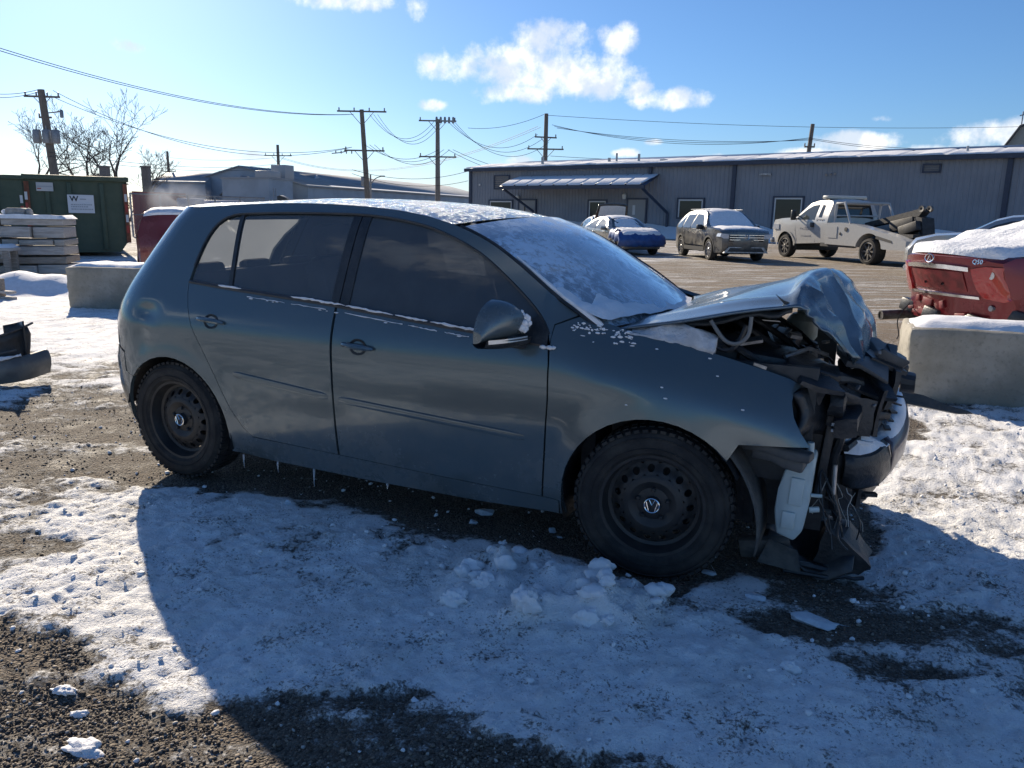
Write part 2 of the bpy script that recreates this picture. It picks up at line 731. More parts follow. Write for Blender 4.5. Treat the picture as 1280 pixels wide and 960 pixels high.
def poly_sd(x, y, poly):
    """signed distance, negative inside"""
    d = np.full(x.shape, 1e9)
    ins = np.zeros(x.shape, bool)
    n = len(poly)
    for i in range(n):
        ax, ay = poly[i]; bx, by = poly[(i + 1) % n]
        ex, ey = bx - ax, by - ay
        t = np.clip(((x - ax) * ex + (y - ay) * ey) / (ex * ex + ey * ey + 1e-12), 0, 1)
        d = np.minimum(d, np.hypot(x - ax - t * ex, y - ay - t * ey))
        c = ((ay > y) != (by > y)) & (x < ex * (y - ay) / (ey + 1e-12) + ax)
        ins ^= c
    return np.where(ins, -d, d)


ZONES = [  # outline, snow cover inside, softness
    ([(.3, -2.28), (.92, -2.22), (1.17, -2.27), (1.44, -2.22), (1.66, -2.25), (1.8, -2.3), (2.1, -3.2), (.6, -3.4), (-.6, -2.7)], .26, .16),
    ([(1.62, -2.24), (1.79, -2.12), (1.95, -2.03), (2.30, -1.99), (2.52, -1.97), (2.68, -2.0), (2.95, -2.02), (3.3, -2.2), (3.3, -3.4), (1.7, -3.4)], .21, .14),
    ([(-.35, -1.0), (-.07, -.97), (.5, -.80), (1.15, -.83), (1.65, -.85), (2.28, -.86), (2.58, -.98), (2.87, -.88), (3.12, -.55), (3.38, -.2), (3.35, .3), (3.0, .85), (-.5, .9), (-.75, 0)], .05, .10),
    ([(2.75, -1.02), (3.15, -.6), (3.45, -.62), (3.92, -.58), (4.6, -.6), (4.5, -1.3), (3.85, -1.2), (3.45, -1.24), (3.07, -1.17)], .40, .12),
    ([(-1.9, -.72), (-2.5, -.3), (-2.5, .2), (-1.99, .55), (-1.1, .75), (-.55, .2), (-.3, -.6), (-.11, -1.0), (-.38, -1.18), (-.93, -1.25)], .37, .30),
    ([(-.2, -1.75), (.25, -1.62), (.35, -1.72), (-.1, -1.95), (-.7, -1.9)], .42, .12),
    ([(3.5, 2.62), (3.66, 2.5), (3.69, 2.2), (3.6, 2.0), (3.42, 2.1), (3.3, 2.5)], .10, .06),
]


def snow_cover(x, y):
    s = np.full(x.shape, .86)
    s = s - .24 * sstep(-x - .6 * y, .2, 1.8) * (y < 1.2)
    s = s - .10 * sstep(x, 3.1, 3.6) * (y > .2)
    far = sstep(y, 4.2, 6.5) * sstep(x, -5.5, -2.0)
    s = s + (.36 - s) * far
    midl = sstep(y, 9, 14) * sstep(-x, 2, 5)
    s = s + (.50 - s) * midl * (1 - far)
    wob = (fbm(x * 3.1, y * 3.1, 4, 5) - .5) * .35
    for poly, t, w in ZONES:
        near = (np.abs(x) < 8) & (np.abs(y) < 6)
        k = np.zeros(x.shape)
        k[near] = 1 - sstep(poly_sd(x[near], y[near], poly) + wob[near], -w, w)
        s = s + (t - s) * k
    # thin streaks dragged along the driving direction
    al = x * .9 + y * .43; ac = -x * .43 + y * .9
    s = s + (fbm(al * .9 + .35 * ac, ac * 5.0 + .6 * fbm(x, y, 2, 3), 4, 21) - .5) * .75 * (.45 + .55 * (s < .72)) * (1 - sstep(y, 3.5, 6.0))
    s = s + (fbm(x * 7, y * 7, 5, 31) - .5) * .70 * (1 - .8 * sstep(y, 4, 7))
    return np.clip(s, 0, 1)


PILE = [(1.85, -1.02), (2.15, -.80), (2.56, -.93), (2.84, -1.12), (2.62, -1.40), (2.29, -1.50), (1.95, -1.35)]


def ground_height(x, y, s):
    k = sstep(s, .35, .75)
    near = np.exp(-(np.hypot(x - 1.5, y - .5) / 14) ** 2)
    und = (fbm(x * 1.3, y * 1.3, 3, 2) - .5) * .05
    rough = (fbm(x * 9, y * 9, 5, 41) - .5)
    clod = np.maximum(0, fbm(x * 16, y * 16, 3, 51) - .56)
    h = k * (.018 + .026 * rough + .030 * (fbm(x * 34, y * 34, 3, 81) - .5) + .03 * clod) + (1 - k) * (.010 * (fbm(x * 30, y * 30, 3, 61) - .5))
    pd = np.full(x.shape, 1.0)
    m = (np.abs(x - 2.3) < 1.5) & (np.abs(y + 1.1) < 1.2)
    pd[m] = poly_sd(x[m], y[m], PILE)
    pk = 1 - sstep(pd, -.16, .10)
    h = h + pk * (.030 + .24 * np.maximum(0, fbm(x * 6.5, y * 6.5, 4, 71) - .42) + .05 * np.maximum(0, fbm(x * 17, y * 17, 2, 77) - .5))
    # compact hollow where the wheels and the car stand
    cd_ = np.maximum(np.abs(x - 1.3) - 2.0, np.abs(y + .02) - .80)
    fl = sstep(cd_, -.05, .25)
    lot = sstep(y, 5.5, 9)
    h = h * (1 - .3 * lot)
    return ((h + und) * (.25 + .75 * fl) - (1 - fl) * .004) * near + (h * .5) * (1 - near) * (np.hypot(x, y) < 60)


def ground_fn(N, b, tc):
    at = N.new('ShaderNodeAttribute')
    at.attribute_name = 'snow_cover'
    s = at.outputs['Fac']
    geo = N.new('ShaderNodeNewGeometry')
    P = geo.outputs['Position']
    n1 = N.noise(P, 26, 8, .68)
    n2 = N.noise(P, 95, 5, .65)
    nb = N.noise(P, 3.2, 6, .6)
    v = N.math('ADD', s, N.math('ADD', N.math('MULTIPLY', N.math('SUBTRACT', n1, .5), 1.15), N.math('MULTIPLY', N.math('SUBTRACT', n2, .5), .75)))
    px = N.new('ShaderNodeSeparateXYZ')
    N.l.new(P, px.inputs[0])
    lot = N.ramp(px.outputs[1], 4.0, 9.0)
    al = N.math('ADD', N.math('MULTIPLY', px.outputs[0], .9), N.math('MULTIPLY', px.outputs[1], .43))
    ac = N.math('ADD', N.math('MULTIPLY', px.outputs[0], -.43), N.math('MULTIPLY', px.outputs[1], .9))
    cv = N.new('ShaderNodeCombineXYZ')
    N.l.new(N.math('MULTIPLY', al, .45), cv.inputs[0])
    N.l.new(N.math('MULTIPLY', ac, 3.2), cv.inputs[1])
    strk = N.noise(cv.outputs[0], 1.0, 7, .68, .4)
    v = N.math('ADD', v, N.math('MULTIPLY', N.math('MULTIPLY', N.math('SUBTRACT', strk, .5), 3.2), N.math('ADD', N.math('MULTIPLY', lot, .8), .2)))
    f = N.ramp(v, .36, .62)
    # gravel
    vc = N.new('ShaderNodeTexVoronoi')
    N.l.new(P, vc.inputs['Vector'])
    vc.inputs['Scale'].default_value = 95
    sep = N.new('ShaderNodeSeparateColor')
    N.l.new(vc.outputs['Color'], sep.inputs[0])
    g1 = N.mix(N.ramp(nb, .35, .65), (.145, .113, .085), (.095, .078, .062))
    g2 = N.mix(N.math('MULTIPLY', N.math('POWER', sep.outputs[0], 2.0), .9), g1, (.24, .205, .165))
    g2 = N.mix(N.math('MULTIPLY', N.ramp(sep.outputs[1], .75, .95), .7), g2, (.03, .028, .026))
    # the far lot is paler packed grit
    g2 = N.mix(N.math('MULTIPLY', lot, .9), g2, N.mix(n1, (.20, .158, .115), (.40, .33, .25)))
    # snow: clean to trodden
    dirt = N.ramp(N.math('ADD', N.math('MULTIPLY', nb, .6), N.math('MULTIPLY', n1, .4)), .38, .66)
    sn = N.mix(dirt, (.88, .88, .88), (.74, .735, .72))
    sn = N.mix(N.ramp(s, .78, .42), sn, (.56, .54, .51))
    spk = N.ramp(N.math('ADD', N.math('MULTIPLY', N.noise(P, 75, 6, .75), .75), N.math('MULTIPLY', N.noise(P, 5, 4, .6), .35)), .60, .65)
    sn = N.mix(N.math('MULTIPLY', spk, .8), sn, (.14, .12, .10))
    N.l.new(N.mix(f, g2, sn), b.inputs['Base Color'])
    wet = N.ramp(nb, .45, .7)
    N.l.new(N.math('ADD', N.math('MULTIPLY', wet, -.22), .88), b.inputs['Roughness'])
    hh = N.math('ADD', N.math('MULTIPLY', f, .6), N.math('ADD', N.math('MULTIPLY', n2, .5), N.math('MULTIPLY', N.math('MULTIPLY', vc.outputs['Distance'], N.math('SUBTRACT', 1.0, f)), -.9)))
    N.l.new(N.bump(hh, 1.0, .020), b.inputs['Normal'])
    b.inputs['Specular IOR Level'].default_value = .25


GROUND_M = mat('snowy_gravel', (.5, .5, .5), .85, fn=ground_fn)


def axis_lines(lo, hi, fine, fine_lo, fine_hi, mid, grow):
    a = list(np.arange(fine_lo, fine_hi, fine))
    v, st = fine_hi, fine
    right = []
    while v < hi:
        right.append(v)
        st = min(st * grow, mid) if v < fine_hi + 6 else st * 1.25
        v += st
    v, st = fine_lo, fine
    left = []
    while v > lo:
        st = min(st * grow, mid) if v > fine_lo - 7 else st * 1.25
        v -= st
        left.append(v)
    return np.array(left[::-1] + a + right + [hi + 200])


def build_ground():
    xs = axis_lines(-2600, 2600, .016, -1.3, 4.7, .05, 1.03)
    ys = axis_lines(-2600, 2600, .016, -2.9, .1, .05, 1.03)
    X, Y = np.meshgrid(xs, ys, indexing='ij')
    sv = snow_cover(X, Y)
    Z = ground_height(X, Y, sv)
    nx, ny = X.shape
    co = np.stack([X, Y, Z], -1).reshape(-1, 3)
    idx = np.arange(nx * ny).reshape(nx, ny)
    q = np.stack([idx[:-1, :-1], idx[1:, :-1], idx[1:, 1:], idx[:-1, 1:]], -1).reshape(-1, 4)
    me = bpy.data.meshes.new('ground')
    me.vertices.add(len(co))
    me.vertices.foreach_set('co', co.astype(np.float32).ravel())
    me.loops.add(q.size)
    me.loops.foreach_set('vertex_index', q.astype(np.int32).ravel())
    me.polygons.add(len(q))
    me.polygons.foreach_set('loop_start', np.arange(0, q.size, 4, dtype=np.int32))
    me.polygons.foreach_set('use_smooth', np.ones(len(q), bool))
    me.update(calc_edges=True)
    at = me.attributes.new('snow_cover', 'FLOAT', 'POINT')
    at.data.foreach_set('value', sv.astype(np.float32).ravel())
    o = bpy.data.objects.new('ground', me)
    COL.objects.link(o)
    me.materials.append(GROUND_M)
    o['kind'] = 'structure'
    print('ground verts', len(co))
    return o


build_ground()


def gz(x, y):
    X = np.array([[float(x)]]); Y = np.array([[float(y)]])
    return float(ground_height(X, Y, snow_cover(X, Y))[0, 0])


def scatter(name, n, size, m, label, cat, want_snow, box, keep_hi, seed, sink=.3):
    """tens of thousands of loose stones or crumbs as one mesh"""
    r = np.random.default_rng(seed)
    x = r.uniform(box[0], box[1], n); y = r.uniform(box[2], box[3], n)
    s = snow_cover(x[None], y[None])[0]
    pr = sstep(s, .25, .6)
    pr = pr if want_snow else 1 - pr
    clus = sstep(fbm(x * 2.3, y * 2.3, 3, seed), .35, .62)
    keep = r.uniform(0, 1, n) < pr * (.15 + .85 * clus) * keep_hi
    x, y, s = x[keep], y[keep], s[keep]
    z = ground_height(x[None], y[None], s[None])[0]
    k = len(x)
    t = (1 + sqrt(5)) / 2
    ico = np.array([(-1, t, 0), (1, t, 0), (-1, -t, 0), (1, -t, 0), (0, -1, t), (0, 1, t), (0, -1, -t), (0, 1, -t), (t, 0, -1), (t, 0, 1), (-t, 0, -1), (-t, 0, 1)]) / sqrt(1 + t * t)
    fc = np.array([(0, 11, 5), (0, 5, 1), (0, 1, 7), (0, 7, 10), (0, 10, 11), (1, 5, 9), (5, 11, 4), (11, 10, 2), (10, 7, 6), (7, 1, 8), (3, 9, 4), (3, 4, 2), (3, 2, 6), (3, 6, 8), (3, 8, 9), (4, 9, 5), (2, 4, 11), (6, 2, 10), (8, 6, 7), (9, 8, 1)])
    sz = size[0] + (size[1] - size[0]) * r.power(.35, k) ** 1.0
    sc = r.uniform(.6, 1.25, (k, 1, 3)) * sz[:, None, None]
    sc[:, :, 2] *= .75
    V = ico[None] * (1 + r.uniform(-.42, .38, (k, 12, 1))) * sc
    a = r.uniform(0, 2 * pi, k)
    ca, sa = np.cos(a)[:, None], np.sin(a)[:, None]
    VX = V[:, :, 0] * ca - V[:, :, 1] * sa + x[:, None]
    VY = V[:, :, 0] * sa + V[:, :, 1] * ca + y[:, None]
    VZ = V[:, :, 2] + (z + sz * sink)[:, None]
    co = np.stack([VX, VY, VZ], -1).reshape(-1, 3)
    F = (fc[None] + (np.arange(k) * 12)[:, None, None]).reshape(-1, 3)
    me = bpy.data.meshes.new(name)
    me.vertices.add(len(co)); me.vertices.foreach_set('co', co.astype(np.float32).ravel())
    me.loops.add(F.size); me.loops.foreach_set('vertex_index', F.astype(np.int32).ravel())
    me.polygons.add(len(F)); me.polygons.foreach_set('loop_start', np.arange(0, F.size, 3, dtype=np.int32))
    me.update(calc_edges=True)
    o = bpy.data.objects.new(name, me)
    COL.objects.link(o)
    me.materials.append(m)
    tag(o, label, cat, kind='stuff')
    print(name, k)
    return o


def stone_fn(N, b, tc):
    g = N.new('ShaderNodeNewGeometry')
    r = g.outputs['Random Per Island']
    c = N.mix(N.math('POWER', r, 1.6), (.075, .058, .044), (.30, .25, .195))
    c = N.mix(N.ramp(r, .93, .97), c, (.42, .40, .37))
    N.l.new(c, b.inputs['Base Color'])


STONE = mat('gravel_stone', (.12, .1, .08), .85, fn=stone_fn)
scatter('gravel', 100000, (.0018, .0085), STONE, 'loose brown gravel scattered over the bare patches of the yard', 'gravel', False, (-2.6, 4.6, -2.9, 3.2), .55, 3)
scatter('fine_gravel', 90000, (.0018, .0075), STONE, 'fine brown grit covering the bare ground nearest the viewer', 'gravel', False, (.3, 3.3, -2.75, -1.85), .7, 13)
scatter('snow_crumbs', 30000, (.003, .015), SNOW, 'small crumbs of broken snow scattered over the yard', 'snow crumbs', True, (-3, 4.8, -2.9, 2.8), .12, 5)
scatter('snow_bits', 9000, (.003, .015), SNOW, 'bits of snow lying on the bare gravel', 'snow crumbs', False, (-2.6, 4.6, -2.9, 1.2), .16, 9)

# ------------------------------------------------------------------ the wrecked hatchback
_yaw = .4395
_ax = Vector((cos(_yaw), sin(_yaw), 0))
_p0 = Vector((1.3, -.86, 0))
CAR_M = Matrix.Translation(_p0) @ Matrix.Rotation(radians(.85), 4, _ax) @ Matrix.Translation(-_p0)

ZS = [.0, .17, .22, .3, .45, .6, .72, .80, .86, .92, 1.0, 1.1, 1.2, 1.3, 1.38, 1.42, 1.46, 1.6]
WS = [.78, .80, .822, .845, .862, .873, .8745, .8735, .866, .847, .812, .77, .727, .680, .637, .606, .568, .50]
XR_Z = [.17, .3, .45, .6, .68, .8, .95, 1.05, 1.2, 1.35, 1.43, 1.5]
XR = [-.58, -.69, -.745, -.735, -.70, -.69, -.64, -.58, -.47, -.36, -.27, -.25]
FT_X = [2.1, 2.41, 2.67, 2.80, 2.96, 3.04, 3.09, 3.2]       # fender top line
FT_Z = [1.03, .992, .945, .915, .872, .847, .822, .78]


def interp(v, a, b):
    return float(np.interp(v, a, b))


def smooth_interp(v, a, b):
    e = .035
    return (interp(v - e, a, b) + 2 * interp(v, a, b) + interp(v + e, a, b)) / 4


def half_w(x, z):
    w = smooth_interp(z, ZS, WS)
    if x > 2.1:
        top = interp(x, FT_X, FT_Z)
        wl = smooth_interp(min(z, .80), ZS, WS)
        f = min(1, (x - 2.1) / .25)
        d = top - z
        wf = wl - (.15 * ((.24 - d) / .24) ** 2.2 if d < .24 else 0)
        w = w + (wf - w) * (f if z > .78 else 1)
        if x > 2.3:
            w -= .11 * ((x - 2.3) / .9) ** 2
    # flared wheel arches
    for xc in (0.0, 2.578):
        r = sqrt((x - xc) ** 2 + (z - .30) ** 2)
        w += .012 * math.exp(-((r - .37) / .05) ** 2)
    return w


def rear_wrap(x, z, w):
    x0 = interp(z, [1.0, 1.43], [-.15, 0.0])
    if x >= x0:
        return w
    a = x0 - interp(z, XR_Z, XR)
    q = min(.995, (x0 - x) / a)
    n = 2.8 if z < .9 else 2.8 - .3 * min(1, (z - .9) / .4)
    return w * (1 - q ** n) ** (1 / n)


def side_y(x, z):
    return rear_wrap(x, z, half_w(x, z))


def side_map(sgn):
    def sy(x, z):
        y = side_y(x, z)
        if sgn < 0 and x < .12:          # the knocked-in rear quarter
            y -= .020 * math.exp(-((x + .17) / .085) ** 2 - ((z - .885) / .042) ** 2)
            y -= .012 * math.exp(-((x + .20) / .06) ** 2 - ((z - .76) / .075) ** 2)
            y += .005 * math.exp(-((x + .16) / .10) ** 2 - ((z - .965 - .1 * x) / .014) ** 2)
        return y

    def f(x, z):
        y = sy(x, z)
        e = .008
        dx = (sy(x + e, z) - sy(x - e, z)) / (2 * e)
        dz = (sy(x, z + e) - sy(x, z - e)) / (2 * e)
        n = Vector((-dx, 1, -dz)).normalized()
        return Vector((x, sgn * y, z)), Vector((n.x, sgn * n.y, n.z))
    return f


def rear_x(y, z):
    x0 = interp(z, [1.0, 1.43], [-.15, 0.0])
    a = x0 - interp(z, XR_Z, XR)
    w = smooth_interp(z, ZS, WS)
    n = 2.8 if z < .9 else 2.8 - .3 * min(1, (z - .9) / .4)
    return x0 - a * max(0, 1 - min(.999, abs(y) / w) ** n) ** (1 / n)


def rear_map(y, z):
    e = .01
    x = rear_x(y, z)
    dy = (rear_x(y + e, z) - rear_x(y - e, z)) / (2 * e)
    dz = (rear_x(y, z + e) - rear_x(y, z - e)) / (2 * e)
    return Vector((x, y, z)), Vector((-1, dy, dz)).normalized()


BELT = [(.09, 1.05), (.39, 1.03), (.97, 1.00), (1.04, .995), (1.40, .967), (1.77, .94), (2.125, .912)]
WTOP = [(.10, 1.13), (.125, 1.24), (.155, 1.315), (.20, 1.365), (.27, 1.393), (.36, 1.402), (.58, 1.41), (.80, 1.413), (1.0, 1.413), (1.15, 1.407), (1.33, 1.387), (1.46, 1.362), (1.59, 1.322), (1.73, 1.265), (1.84, 1.20), (1.95, 1.125), (2.035, 1.06), (2.09, 1.005), (2.118, .96)]
RAIL = [(.0, 1.428), (.14, 1.436), (.28, 1.445), (.55, 1.457), (.80, 1.458), (1.0, 1.452), (1.2, 1.44), (1.31, 1.428), (1.44, 1.408), (1.60, 1.37), (1.76, 1.312), (1.89, 1.245), (2.03, 1.16), (2.22, 1.04)]
RDOOR_EDGE = [(.09, 1.05), (.10, 1.0), (.125, .93), (.165, .84), (.245, .71), (.315, .59), (.395, .43), (.455, .34), (.51, .295)]


def belt_z(x):
    return interp(x, [p[0] for p in BELT], [p[1] for p in BELT])


def arc(cx, cz, r, a0, a1, n):
    return [(cx + r * cos(radians(a0 + (a1 - a0) * i / n)), cz + r * sin(radians(a0 + (a1 - a0) * i / n))) for i in range(n + 1)]


ARCH_R = arc(0, .30, .365, -18, 200, 22)
ARCH_F = arc(2.578, .30, .372, 196, 40, 18)


def xe(z, q):
    x0 = interp(z, [1.0, 1.43], [-.15, 0.0])
    return x0 - q * (x0 - interp(z, XR_Z, XR))


def vw_emblem(parent, r, y, M=None):
    b = B()
    n = 28
    b.tube([(r * cos(2 * pi * k / n), y, r * sin(2 * pi * k / n)) for k in range(n)], r * .11, 6, closed=True)
    def stroke(pts):
        b.tube([(p[0] * r, y, p[1] * r) for p in pts], r * .085, 5)
    stroke([(-.42, .86), (0, .06), (.42, .86)])
    stroke([(-.80, .50), (-.40, -.82), (0, .0), (.40, -.82), (.80, .50)])
    return b.make('emblem', CHROME, parent)


def make_wheel(parent, loc, steer, out, full=True):
    """out = -1 right side, +1 left side"""
    w = bpy.data.objects.new('wheel', None)
    COL.objects.link(w)
    w.parent = parent
    w.location = loc
    w.rotation_euler = (0, 0, steer)
    R, hw = .317, .1
    b = B()
    prof = [(.205, -hw * .78), (.225, -hw * 1.0), (.262, -hw * 1.06), (.292, -hw * .98), (.308, -hw * .80), (.316, -hw * .55), (.317, 0), (.316, hw * .55), (.308, hw * .80), (.292, hw * .98), (.262, hw * 1.06), (.225, hw), (.205, hw * .78)]
    b.lathe(prof, 56)
    # tread blocks standing proud
    for i in range(56):
        a = 2 * pi * i / 56
        for j, (yy, wd) in enumerate(((-.072, .036), (-.026, .036), (.026, .036), (.072, .036))):
            aa = a + (j % 2) * .05 + (.02 if yy < 0 else -.02)
            rr = .3145 if abs(yy) < .05 else .3105
            b.box((rr * cos(aa), yy, rr * sin(aa)), (.012, wd, .022), rot=(0, -aa, 0))
    # sidewall ribs
    for r0, h in ((.288, 1.05), (.245, 1.07)):
        b.tube([(r0 * cos(2 * pi * k / 48), out * hw * h, r0 * sin(2 * pi * k / 48)) for k in range(48)], .0022, 4, closed=True)
    b.make('tyre', RUBBER, w)
    # pressed steel rim with a ring of vent holes
    b = B()
    o = out
    prof = [(.206, o * .080), (.214, o * .086), (.200, o * .084), (.192, o * .062), (.186, o * .035), (.172, o * .030)]
    b.lathe(prof, 56)
    n = 15
    seg = 8
    ri, ro = .122, .172
    def dz(r):
        return o * (.030 + .030 * sstep(np.array([(ro - r) / (ro - ri)]), 0, 1)[0])
    for i in range(n):
        a0 = 2 * pi * i / n
        da = 2 * pi / n
        rc, hr = .147, .0145
        outer, inner = [], []
        for k in range(20):
            t = 2 * pi * k / 20
            # square-ish outline in (radius, angle) around the round hole
            ux, uy = cos(t), sin(t)
            m = max(abs(ux), abs(uy))
            r_ = rc + (ro - ri) / 2 * ux / m
            a_ = a0 + da / 2 * uy / m
            outer.append(b.b.verts.new((r_ * cos(a_), dz(r_), r_ * sin(a_))))
            r2 = rc + hr * ux
            a2 = a0 + hr * uy / rc
            inner.append(b.b.verts.new((r2 * cos(a2), dz(r2) , r2 * sin(a2))))
        deep = [b.b.verts.new(v.co - Vector((0, o * .012, 0))) for v in inner]
        for k in range(20):
            j = (k + 1) % 20
            b.b.faces.new([outer[k], outer[j], inner[j], inner[k]])
            b.b.faces.new([inner[k], inner[j], deep[j], deep[k]])
    b.lathe([(.122, o * .060), (.112, o * .066), (.096, o * .068), (.080, o * .060), (.066, o * .052), (.050, o * .056), (.0, o * .056)], 40)
    for k in range(5):
        a = 2 * pi * k / 5 + .3
        b.lathe([(.0095, o * .05), (.0095, o * .064), (.006, o * .068), (0, o * .068)], 6, c=(.056 * cos(a) * 1.1, 0, .056 * sin(a) * 1.1))
    rim = b.make('rim', STEEL_B, w, 30)
    b = B()
    b.lathe([(.034, o * .054), (.033, o * .072), (.030, o * .077), (0, o * .078)], 28)
    b.make('hub_cap', BLACKP, w)
    e = vw_emblem(w, .0295, o * .079)
    b = B()
    b.lathe([(.155, o * -.01), (.155, o * -.03), (0, o * -.03)], 32)
    b.lathe([(.06, o * .0), (.06, o * .05)], 20)
    b.make('brake_disc', DIRTY_METAL, w)
    return w


GOLF = thing('wrecked_hatchback', 'grey five door hatchback with crushed front end and buckled bonnet', 'car', mtx=CAR_M)


def golf_sides():
    for sg in (-1, 1):
        mp = side_map(sg)
        # ---- body side: roof rail, C pillar, quarter panel, sill in one pressing
        rail = catmull(RAIL, 3)
        rear = [(xe(z, q), z) for z, q in ((1.428, .45), (1.40, .60), (1.34, .74), (1.25, .84), (1.15, .89), (1.05, .90), (.975, .90), (.86, .885), (.78, .885), (.715, .885), (.70, .80), (.69, .55), (.66, .37), (.55, .34))]
        out = rail[::-1] + rear
        arch = [p for p in ARCH_R][::-1]
        out += [(-.30, .52)] if False else []
        out += [p for p in arch if not (p[0] < -.20 and p[1] < .50)]
        out += [(.345, .19), (.6, .172), (1.2, .168), (1.8, .175), (2.185, .195), (2.19, .262), (2.115, .262), (1.6, .268), (1.05, .282), (.515, .293)]
        out += RDOOR_EDGE[::-1][1:]
        out += catmull(WTOP, 2)
        out += [(2.128, .93), (2.132, 1.0)]
        panel('body_side', out, mp, PAINT, GOLF, step=.028 if sg < 0 else .05, lip=.02)
        # ---- doors
        rd = [(p[0], p[1]) for p in RDOOR_EDGE] + [(.8, .287), (1.047, .282), (1.048, .58), (1.047, .68), (1.043, .9), (1.04, .995), (.97, 1.0), (.39, 1.03)]
        o1 = panel('rear_door', rd, mp, PAINT, GOLF, step=.04, lip=.02, gap=.003)
        fd = [(1.047, .995), (1.051, .9), (1.053, .68), (1.053, .5), (1.054, .282), (1.6, .268), (2.112, .262), (2.125, .45), (2.138, .70), (2.135, .85), (2.126, .912), (1.77, .94), (1.40, .967)]
        o2 = panel('front_door', fd, mp, PAINT, GOLF, step=.04, lip=.02, gap=.003)
        # ---- front wing, its nose open where the headlamp is gone
        arch = [p for p in ARCH_F]
        fe = [(2.134, .998), (2.227, 1.036), (2.30, 1.018), (2.41, .992), (2.67, .945), (2.80, .915), (2.96, .872), (3.04, .847), (3.09, .822), (3.065, .80), (3.065, .77), (3.08, .72), (3.11, .67), (3.15, .618), (3.0, .612), (2.9, .607)]
        fe += arch[::-1] + [(2.190, .196), (2.193, .262), (2.115, .264), (2.128, .45), (2.140, .70), (2.137, .85), (2.130, .915), (2.129, .95)]
        if sg > 0:
            fe = [(min(p[0], 2.95), p[1]) if p[0] > 2.95 else p for p in fe]
            q = []
            for p in fe:
                if not q or (abs(q[-1][0] - p[0]) + abs(q[-1][1] - p[1])) > .004:
                    q.append(p)
            fe = q
        panel('front_wing', fe, mp, PAINT, GOLF, step=.035, lip=.02, gap=.002)
        # ---- side rubbing strips
        for (a, b_), par in (((.43, .615), (1.03, .57)), o1), (((1.07, .568), (2.05, .518)), o2):
            bm = B()
            rows = []
            for i in range(13):
                x = a + (b_ - a) * i / 12 if False else a
            (xa, za), (xb, zb) = ((.43, .62), (1.03, .572)) if par is o1 else ((1.072, .57), (2.05, .522))
            P = []
            for i in range(15):
                t = i / 14
                x = xa + (xb - xa) * t
                z = za + (zb - za) * t
                hgt = .019 * min(1, .55 + 3 * min(t, 1 - t) * 2) if i in (0, 14) else .019
                row = []
                for k, (dz_, off) in enumerate(((hgt, -.002), (hgt * .75, .008), (0, .011), (-hgt * .75, .008), (-hgt, -.002))):
                    p, n = mp(x, z + dz_)
                    row.append(p + n * (off if 0 < i < 14 else -.002))
                P.append(row)
            bm.grid(P)
            bm.make('side_moulding', PAINT, par)
        # ---- door handles with their recess
        for (xh, zh), par in (((.30, .872), o1), ((1.20, .828), o2)):
            p, n = mp(xh, zh)
            X = Vector((1, 0, -.06)).normalized()
            Y = n.cross(X).normalized()
            if Y.z < 0:
                Y = -Y
            bm = B()
            bm.lathe([(.046, .0015), (.040, .001), (.03, -.004), (0, -.006)], 24, axis='z', M=frame(p + n * .002, X, Y) @ Matrix.Diagonal((1, .82, sg * -1 if False else 1, 1)))
            bm.make('handle_recess', BLACKP, par)
            bm = B()
            pts = []
            for i in range(11):
                t = i / 10
                pts.append(p + X * (-.085 + .17 * t) + n * (.008 + .028 * sin(pi * min(1, max(0, t))) ** .6) + Y * .003)
            bm.tube(pts, [.008, .0115, .0125, .013, .013, .013, .013, .013, .0125, .0115, .008], 8)
            bm.make('door_handle', PAINT, par)
        # lock / small scuffs are in the paint
        # ---- glazing
        fin = .006
        gz_f = [(1.105, 1.405)] + [p for p in WTOP if p[0] > 1.12] + [(2.118, .915), (1.77, .942), (1.40, .969), (1.10, .992)]
        gz_r = [(.335, 1.385)] + [(.36, 1.396), (.58, 1.405), (.80, 1.408), (1.0, 1.408), (1.018, 1.40), (1.01, .998), (.97, 1.003), (.395, 1.033), (.385, 1.05)]
        gz_q = [(.10, 1.055), (.108, 1.13), (.132, 1.24), (.162, 1.312), (.21, 1.36), (.275, 1.388), (.31, 1.39), (.322, 1.37), (.368, 1.04), (.36, 1.036)]
        panel('front_side_window', gz_f, mp, GLASS_D, GOLF, step=.06, lip=0, off=-.010)
        panel('rear_side_window', gz_r, mp, GLASS_T, GOLF, step=.06, lip=0, off=-.010)
        panel('quarter_window', gz_q, mp, GLASS_T, GOLF, step=.05, lip=0, off=-.010)
        # black pillar trims and window seals
        panel('pillar_trim', [(1.012, 1.412), (1.056, 1.411), (1.05, .995), (1.004, .998)], mp, BLACKP, GOLF, step=.05, lip=.02, off=-.004)
        panel('pillar_trim', [(1.061, 1.411), (1.112, 1.409), (1.108, .990), (1.055, .994)], mp, BLACKP, GOLF, step=.05, lip=.02, off=-.005)
        panel('window_divider', [(.308, 1.40), (.332, 1.40), (.385, 1.03), (.362, 1.033)], mp, BLACKP, GOLF, step=.05, lip=.015, off=-.003)
        bm = B()
        seal = [mp(x, z)[0] + mp(x, z)[1] * -.002 for x, z in resample(catmull(WTOP, 2), .05, False)]
        bm.tube(seal, .007, 5)
        bm.make('window_seal', BLACKP, GOLF)
        P = []
        for i in range(30):
            x = .095 + (2.12 - .095) * i / 29
            z = belt_z(x)
            r = []
            for dz_, off in ((-.004, .003), (.004, .006), (.012, .003), (.016, -.008)):
                p, n = mp(x, z + dz_)
                r.append(p + n * off)
            P.append(r)
        B().grid(P).make('waist_seal', BLACKP, GOLF)
